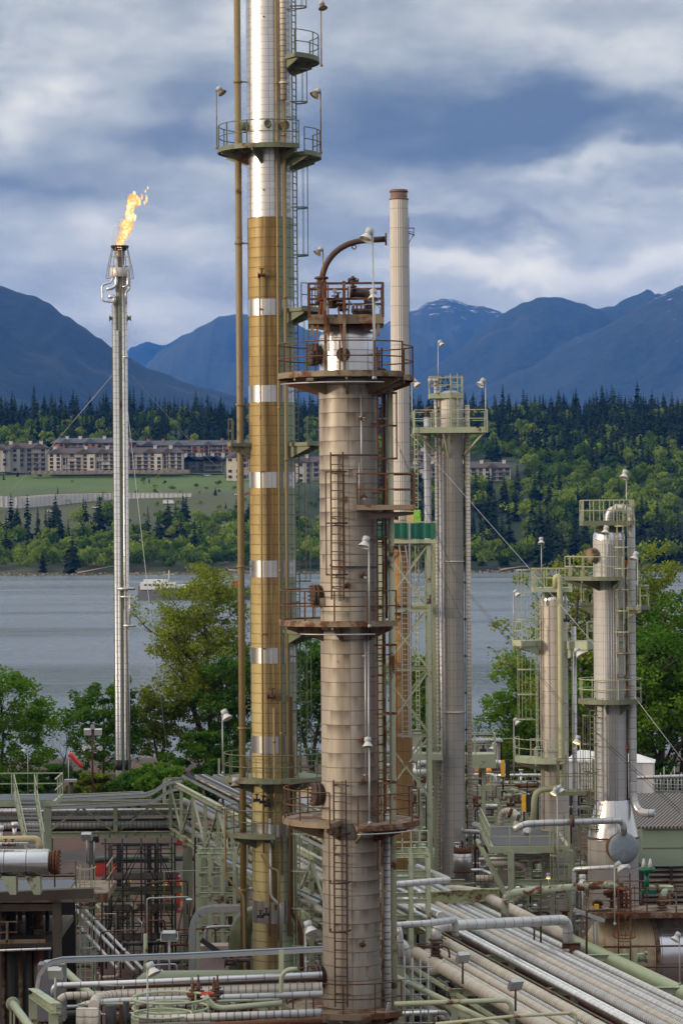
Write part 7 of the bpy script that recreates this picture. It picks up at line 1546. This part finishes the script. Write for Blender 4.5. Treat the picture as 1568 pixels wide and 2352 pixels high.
MX = [(M_INS, 'silver'), (M_GRN, 'sage'), (M_INST, 'tan'), (M_RUST, 'rusty'), (M_GALV, 'bare steel'), (M_INSW, 'bright'), (M_GRNR, 'worn green')]
clutter('small pipes behind the slender column', 64, 185, 232, (900, 1240), (1.5, 8), 1.0, MX, 'small %s pipe in the tangle behind the slender grey column')
clutter('small pipes under the right structure', 40, 150, 185, (1080, 1340), (.5, 6), .9, MX, 'small %s pipe in the tangle under and behind the right steel structure')
clutter('small pipes beside the rusty column foot', 44, 110, 165, (905, 1140), (.5, 4.8), .8, MX, 'small %s pipe in the tangle right of the rusty column foot')
clutter('small pipes at lower left', 72, 98, 165, (150, 740), (.4, 4.6), .6, MX + [(M_DKS, 'dark')] * 3, 'small %s pipe in the tangle at the lower left', (.03, .10))
clutter('small pipes under the left deck', 14, 110, 126, (0, 125), (.4, 6), .5, [(M_DKS, 'dark'), (M_RUSTD, 'dark rusty'), (M_TAN, 'tan')], 'small %s pipe in the undercroft at the lower left corner', (.05, .14))
clutter('small pipes at the far right', 16, 172, 205, (1440, 1568), (1, 6), .8, MX, 'small %s pipe right of the white tent', (.04, .12))
clutter('small pipes between the towers', 40, 128, 175, (560, 745), (.5, 5.5), .7, MX, 'small %s pipe between the tall tower and the rusty column foot', (.04, .13))
for i, (u, d) in enumerate(((180, 140), (240, 128), (300, 140), (345, 122), (410, 135), (470, 118), (500, 145), (600, 112), (700, 125), (930, 116), (960, 140), (1010, 150), (1060, 158), (1120, 150), (1210, 172), (1260, 176), (150, 118), (560, 140), (650, 150), (1330, 150))):
    c = P(u, 1900, d); c.z = 0; T = thing('pump_set', 'low dark pump and motor on a concrete plinth among the yard pipes', 'pump', c, 'pumps on plinths in the yard')
    m = MB(); m.box(c + Vector((0, 0, .2)), (2.2, .9, .4)); m.build('plinth', CONC, T)
    m = MB(); m.tube([c + Vector((-.9, 0, .8)), c + Vector((.05, 0, .8))], .3, 12); m.disc(c + Vector((-.95, 0, .8)), .33, (1, 0, 0), .1); m.build('motor', (M_OLVD, M_DKS, M_RUSTD)[i % 3], T)
    m = MB(); m.tube([c + Vector((.1, 0, .8)), c + Vector((.5, 0, .8))], .12, 8); m.disc(c + Vector((.7, 0, .8)), .38, (1, 0, 0), .35); m.tube([c + Vector((.7, 0, 1.1)), c + Vector((.7, 0, 3.0 + i % 3))], .1, 8); m.build('pump', (M_GRN, M_RUST)[i % 2], T)
def sticks(zone, n, d0, d1, aU, zh, label_fmt):
    for i in range(n):
        d = rc.uniform(d0, d1); p = P(rc.uniform(*aU), 1900, d); p.z = 0; h = rc.uniform(*zh); r = rc.choice((.03, .04, .05, .08)); mt, word = rc.choice(((M_DKS, 'dark'), (M_GRN, 'sage'), (M_TAN, 'tan'), (M_GALV, 'bare steel'), (M_RUST, 'rusty'), (M_BLK, 'black')))
        L = rc.uniform(.6, 2.6) * rc.choice((-1, 1)); t = p + Vector((0, 0, h)); pts = [p, t, t + NR * L]
        if rc.random() < .6: pts.append(pts[-1] - Vector((0, 0, rc.uniform(.5, h * .8))))
        m = MB(); m.tube(bend(pts, r * 3, 3), r, 6); m.bar(p + Vector((-.2, 0, h * .5)), p + Vector((.2, 0, h * .5)), .05, .05); m.tube([p, p + Vector((0, 0, .12))], r * 2, 8)
        solo('conduit_riser', m, mt, label_fmt % word, 'pipe', zone + ', ' + word)
sticks('thin risers lower left', 46, 112, 168, (150, 575), (2.5, 6.4), 'thin %s riser pipe in the lower left yard')
sticks('thin risers centre', 30, 112, 170, (905, 1130), (2, 4.8), 'thin %s riser pipe right of the rusty column foot')
sticks('thin risers at the back right', 44, 180, 225, (1075, 1250), (3, 9), 'thin %s riser pipe behind the steel structure on the right')
sticks('thin risers at the back centre', 26, 180, 215, (900, 1000), (3, 9), 'thin %s riser pipe in front of the grey shed')
sticks('thin risers under structure', 22, 150, 175, (1170, 1350), (2, 6), 'thin %s riser pipe under the steel structure')
def frames(zone, spots, mat, labs):
    for (u0, u1, v0, v1, d, nx, lv), lb in zip(spots, labs):
        a, b = P(u0, v1, d), P(u1, v1, d); z1 = P(u0, v0, d).z; z0 = max(0, a.z); T = thing('process_structure', lb, 'steel frame', Vector((a.x, d, 0))); w = b.x - a.x
        for i in range(nx + 1):
            for dy in (0, 2.2): m = MB(); m.ibeam((a.x + w * i / nx, d + dy, 0), (a.x + w * i / nx, d + dy, z1), .18, .18); m.build('post', mat, T)
        for k in range(lv):
            z = z0 + (z1 - z0) * (k + 1) / lv
            for dy in (0, 2.2): m = MB(); m.ibeam((a.x, d + dy, z - .1), (b.x, d + dy, z - .1), .14, .2); m.build('beam', mat, T)
        m = MB(); [m.bar((a.x, d - .05, z1 + h), (b.x, d - .05, z1 + h), .045) for h in (.5, 1.0)]; [m.bar((a.x + w * i / (nx * 2), d - .05, z1), (a.x + w * i / (nx * 2), d - .05, z1 + 1), .045) for i in range(nx * 2 + 1)]; m.build('railing', mat, T)
frames('', [(1075, 1240, 1810, 1960, 205, 5, 4), (905, 1000, 1840, 1990, 196, 3, 3), (1150, 1240, 1850, 1980, 186, 3, 3), (690, 742, 1900, 2150, 140, 2, 5), (905, 960, 1880, 2010, 170, 2, 3), (1440, 1568, 1826, 1900, 198, 4, 2), (455, 540, 1960, 2230, 140, 3, 6), (905, 985, 1960, 2170, 126, 2, 4), (1180, 1300, 1960, 2120, 164, 3, 3)], M_GRN,
       ['sage frame behind the short grey column, carrying small pipes', 'sage frame behind the caged ladder tower', 'sage frame with handrail left of the short grey column', 'sage frame between the tall tower and the rusty column', 'sage frame right of the rusty column at mid height', 'sage frame right of the white tent', 'sage frame left of the tall tower foot', 'sage frame low right of the rusty column', 'sage frame under the right steel structure'])
for i, (u, v, d, lb) in enumerate(((1154, 1765, 196, 'tall yellow box standing among pipes right of the slender column'), (1202, 1845, 150, 'yellow and black box beside the cream downpipe'))):
    T = thing('gas_detector_box', lb, 'box', P(u, v + 20, d)); c = P(u, v, d); k_ = ppm(d); m = MB(); m.box(c, (9 / k_, .2, 38 / k_)); m.build('box', M_YEL, T); m = MB(); m.box(c + Vector((11 / k_, .05, 0)), (10 / k_, .2, 40 / k_)); m.tube([c + Vector((0, 0, -19 / k_)), c + Vector((0, 0, -55 / k_))], .06, 6); m.build('backing', M_BLK, T)
for i, (u, v) in enumerate(((1098, 1768), (1121, 1771))): m = MB(); c = P(u, v, 200); m.lathe(c, [(0, -.2), (.18, -.18), (.26, 0), (.18, .18), (0, .2)], 16); m.tube([c, c - Vector((0, 0, .7))], .06, 6); solo('valve_actuator', m, plain('orange_act%d' % i, (.75, .30, .02), .4), ('orange valve actuator closest to the slender column', 'second orange valve actuator, right of the brown silencer')[i], 'valve')
# cream boxes behind the rusted ring walkway
T = thing('cream_module', 'cream and white module seen between the tall tower and rusty column', 'equipment box', P(720, 1900, 150)); c = P(718, 1850, 150); m = MB(); m.box((c.x, 151, c.z), (2.0, 1.6, 1.5)); m.box((c.x + .1, 151, c.z + 1.1), (1.4, 1.2, .5)); m.build('case', plain('cream_case', (.66, .52, .28), .6), T); m = MB(); m.box((c.x - .4, 150.1, c.z + .1), (.5, .1, .8)); m.build('panel', plain('white_panel', (.6, .65, .7), .5), T)
# ------------------------------------------------------------------ floodlights on poles
def lamp(u, v, pu, vb, d, dirn, label, s=1.0, lit=False, dark=False, hd=None, tilt=.45):
    """bell floodlight: lens end down, tilted to dirn (-1 left, 1 right, 0 toward camera)"""
    s *= .78; b = P(pu, vb, d); tp = P(pu, v, d); T = thing('floodlight', label, 'floodlight', b, 'floodlights on poles'); t = Vector((b.x, d, tp.z))
    m = MB(); m.tube([b, t], .028 * s ** .5, 6); h = P(u, v + 1, d); m.tube([t, t + Vector((0, 0, .04)), Vector((h.x, d, h.z + .12 * s))], .028, 6); m.tube([b - Vector((0, 0, .05)), b + Vector((0, 0, .05))], .06, 6); m.build('pole', M_TAN if dark else M_GALV, T)
    ax = Vector((dirn * tilt * 1.6, -.35, -1)).normalized(); M3 = (-ax).to_track_quat('Z', 'Y').to_matrix(); c = Vector((h.x, d - .02, h.z))
    m = MB(); m.lathe(c, [(0, .26 * s), (.13 * s, .25 * s), (.145 * s, .08 * s), (.11 * s, .06 * s)], 16, M=M3); m.build('ballast_cap', plain('cap_grey', (.42, .45, .47), .5) if 'cap_grey' not in bpy.data.materials else bpy.data.materials['cap_grey'], T)
    m = MB(); m.lathe(c, [(.10 * s, .06 * s), (.13 * s, .0), (.22 * s, -.14 * s), (.235 * s, -.17 * s), (.215 * s, -.165 * s), (.12 * s, -.02 * s), (0, 0)], 18, M=M3); m.build('bell', M_TAN if dark else M_WHITE, T)
    m = MB(); m.lathe(c, [(0, -.15 * s), (.16 * s, -.13 * s), (.19 * s, -.11 * s)], 16, M=M3); m.build('lens', M_LIT if lit else M_LENS, T)
g = N('lit_lamp'); e = g.n('ShaderNodeEmission'); e.inputs[0].default_value = (1, .62, .12, 1); e.inputs[1].default_value = 4; g.l(e.outputs[0], g.out.inputs[0]); M_LIT = g.m
for a in [(507, 208, 498, 340, 125, 1, 'brown floodlight on the left of the upper ring walkway of the tall tower', 1.1, False, True), (726, 213, 737, 350, 125.5, -1, 'floodlight on the right of the upper ring walkway of the tall tower', 1.25, False, True), (740, 12, 738, 150, 125.5, .3, 'topmost floodlight, beside the highest walkway', 1.15, False, True),
          (732, 576, 742, 646, 97, -1, 'small dark floodlight left of the crane arm', .8, False, True), (844, 540, 858, 868, 96.5, -.6, 'large pale floodlight in front of the crane arm end', 1.3), (857, 678, 861, 868, 96.8, 0, 'white capped floodlight in front of the top valves', 1.1),
          (838, 1246, 848, 1438, 96.5, -.4, 'floodlight with brown glass halfway up the rusty column', 1.15), (844, 1706, 849, 1890, 96.5, 0, 'floodlight on the rusty column above the split walkway', 1.05), (955, 880, 946, 1000, 176, 1, 'white floodlight over the left end of the slender column walkway', 1.5), (934, 964, 946, 1060, 174, -.6, 'amber glass floodlight beside the ribbed chimney', 1.7, False, True),
          (1105, 878, 1115, 992, 176, -1, 'white floodlight over the right end of the slender column walkway', 1.5), (1012, 788, 1006, 900, 177, .8, 'dark topped floodlight on the highest pole of the slender column', 1.1), (1433, 1090, 1438, 1200, 147, -.4, 'white floodlight above the top of the ribbed column', 1.35), (1390, 1218, 1394, 1332, 146, -.3, 'white capped floodlight in front of the ribbed column dome', 1.3),
          (1457, 1278, 1464, 1392, 146, -.6, 'white floodlight right of the overhead pipe on the ribbed column', 1.35), (1242, 1242, 1243, 1350, 159, 0, 'floodlight above the top of the short grey column', 1.1), (1186, 1362, 1179, 1468, 158, .9, 'dark faced floodlight left of the short grey column', 1.1), (1328, 1498, 1318, 1720, 156, .8, 'white floodlight between the two grey columns', 1.5),
          (1324, 1700, 1332, 1800, 156, -.4, 'lit floodlight low between the two grey columns', 1.4, True), (1186, 1656, 1180, 1780, 158, .9, 'dark faced floodlight above the lower walkway of the short column', 1.1), (1272, 1818, 1280, 2060, 146, -.7, 'lit left head of the double floodlight by the cream downpipe', 1.2, True), (1287, 1812, 1280.6, 2060, 146.2, .7, 'unlit right head of the double floodlight by the cream downpipe', 1.2),
          (1422, 1990, 1411, 2122, 115, .9, 'floodlight on a pole in front of the blue grey end cover', 1.15), (1337, 2022, 1338, 2140, 138, 0, 'floodlight left of the ribbed base', 1.5), (1552, 2152, 1560, 2260, 112, -.9, 'black faced floodlight at the right edge over the bright vessel', 1.1), (350, 2226, 340, 2380, 82, .7, 'large worn white floodlight near the bottom left', 1.15),
          (711, 2130, 703, 2330, 96, .6, 'white topped floodlight left of the rusty column foot', 1.25), (519, 1642, 512, 1775, 124, .7, 'white floodlight over the green ring walkway of the tall tower', 1.35), (57, 1722, 65, 1830, 240, -1, 'small white floodlight at the left in front of the maple', 1.5), (1132, 1716, 1142, 1790, 190, -.6, 'white bell floodlight in front of the low shed', 1.6),
          (540, 1798, 541, 1790, 124, 0, 'hanging lamp under the green ring walkway', 1.2, False, True), (1258, 2012, 1259, 2060, 150, 0, 'lit lamp glowing inside the caged ladder', .9, True)]: lamp(*a)
# mast with box floods and horn speakers
T = thing('floodlight_mast', 'rust streaked mast with white floodlights and horns near the flare', 'light mast', P(213, 1850, 240)); d = 240; m = MB(); m.tube([P(213, 1850, d), P(213, 1745, d), P(213, 1675, d)], .09, 8); m.bar(P(198, 1690, d), P(230, 1690, d), .06); m.bar(P(200, 1722, d), P(226, 1722, d), .06); m.build('pole', M_RUST, T)
for u in (202, 226): m = MB(); m.box(P(u, 1681, d), (.62, .35, .5), M=Matrix.Rotation(.3, 3, 'X')); m.build('flood_head', M_WHITE, T)
m = MB(); m.box(P(213, 1671, d), (.35, .3, .3)); m.build('sensor', M_GALV, T)
for s, u in ((-1, 203), (1, 223)): m = MB(); c = P(u, 1718, d); m.tube([c, c + Vector((s * .35, -.3, 0))], .1, 12, rs=[.06, .24]); m.build('horn', M_WHITE, T)
# windsock
T = thing('windsock', 'red windsock hanging from a thin pole left of the flare', 'windsock', P(158, 1850, 235)); d = 235; m = MB(); m.tube([P(158, 1850, d), P(158, 1728, d)], .04, 6); m.build('pole', M_GALV, T); m = MB(); pts = [P(u, v, d) for u, v in ((159, 1732), (166, 1736), (174, 1746), (183, 1755), (191, 1762))]; m.tube(pts, .2, 12, rs=[.2, .19, .17, .15, .12]); m.build('sock', plain('sock_red', (.75, .05, .04), .7), T)
T = thing('shoebox_lamp', 'flat grey lamp on a rusty post in front of the windsock', 'lamp', P(164, 1850, 175)); d = 175; m = MB(); m.tube([P(164, 1850, d), P(164, 1796, d)], .12, 8); m.build('pole', M_RUSTD, T); m = MB(); m.box(P(163, 1793, d), (.75, .5, .16)); m.build('lamp_head', M_GALV, T)
m = MB(); c = P(151, 1831, 172); m.box(c, (.4, .4, .2)); m.tube([c, c - Vector((0, 0, .6))], .05, 6); solo('camera_head', m, M_WHITE, 'small white device on the bridge tray left end', 'camera')
for i, (u, v, d, s, lb) in enumerate(((200, 1922, 140, .5, 'pale box floodlight above the caged ladder, left head'), (217, 1926, 141, .45, 'dark round floodlight beside the pale box one above the caged ladder'), (128, 2236, 86, .42, 'square box floodlight on a post at the lower left'), (1062, 2200, 112, .5, 'slatted square floodlight above the tan pipes, rack start'), (1183, 2262, 103, .5, 'slatted square floodlight over the middle of the rack'), (435, 2070, 140, .3, 'bulkhead lamp on the sage post under the rack'))):
    T = thing('box_floodlight', lb, 'floodlight', P(u, v + 60, d)); c = P(u, v, d); m = MB(); m.box(c, (s, s * .4, s * .8), M=Euler((.5, 0, .5 if i in (3, 4) else -.2)).to_matrix()); m.box(c + Vector((0, .1, s * .1)), (s * .5, s * .7, s * .4), M=Euler((.5, 0, .3)).to_matrix()); m.build('lamp_head', M_DKS if i == 1 else M_GALV, T); m = MB(); m.tube([c, P(u, v + 60, d)], .04, 6); m.build('pole', M_RUSTD if i > 2 else M_GALV, T)
# long cables strung across the right
for i, (pts, lb) in enumerate((([(945, 1000, 172), (1210, 1300, 160), (1380, 1500, 150), (1600, 1790, 142)], 'pale cable slanting from the slender column to the right edge'), ([(900, 990, 168), (1050, 1330, 160), (1290, 1610, 150), (1560, 1860, 142)], 'dark twin cable sagging from the chimney across the short column'), ([(900, 995, 168.4), (1050, 1336, 160.4), (1290, 1617, 150.4), (1560, 1868, 142.4)], 'lower strand of the dark cable sagging across the short column'), ([(945, 1060, 172), (1000, 1290, 169), (1060, 1420, 166)], 'short cable between the chimney frame and the slender column'))):
    m = MB(); m.tube([P(*p) for p in pts], .013, 5); solo('strung_cable', m, M_GALV if i == 0 else M_BLK, lb, 'cable')
# ------------------------------------------------------------------ picture settings
SC.view_settings.view_transform = 'Standard'; SC.view_settings.look = 'None'; SC.view_settings.exposure = 0.4; SC.view_settings.gamma = 1
SC.cycles.volume_bounces = 0; SC.cycles.max_bounces = 6; SC.cycles.diffuse_bounces = 3; SC.cycles.glossy_bounces = 3; SC.cycles.transparent_max_bounces = 8
SC.cycles.use_adaptive_sampling = True; SC.cycles.adaptive_threshold = 0.02
try: SC.cycles.use_denoising = True; SC.cycles.denoiser = 'OPENIMAGEDENOISE'
except Exception: pass
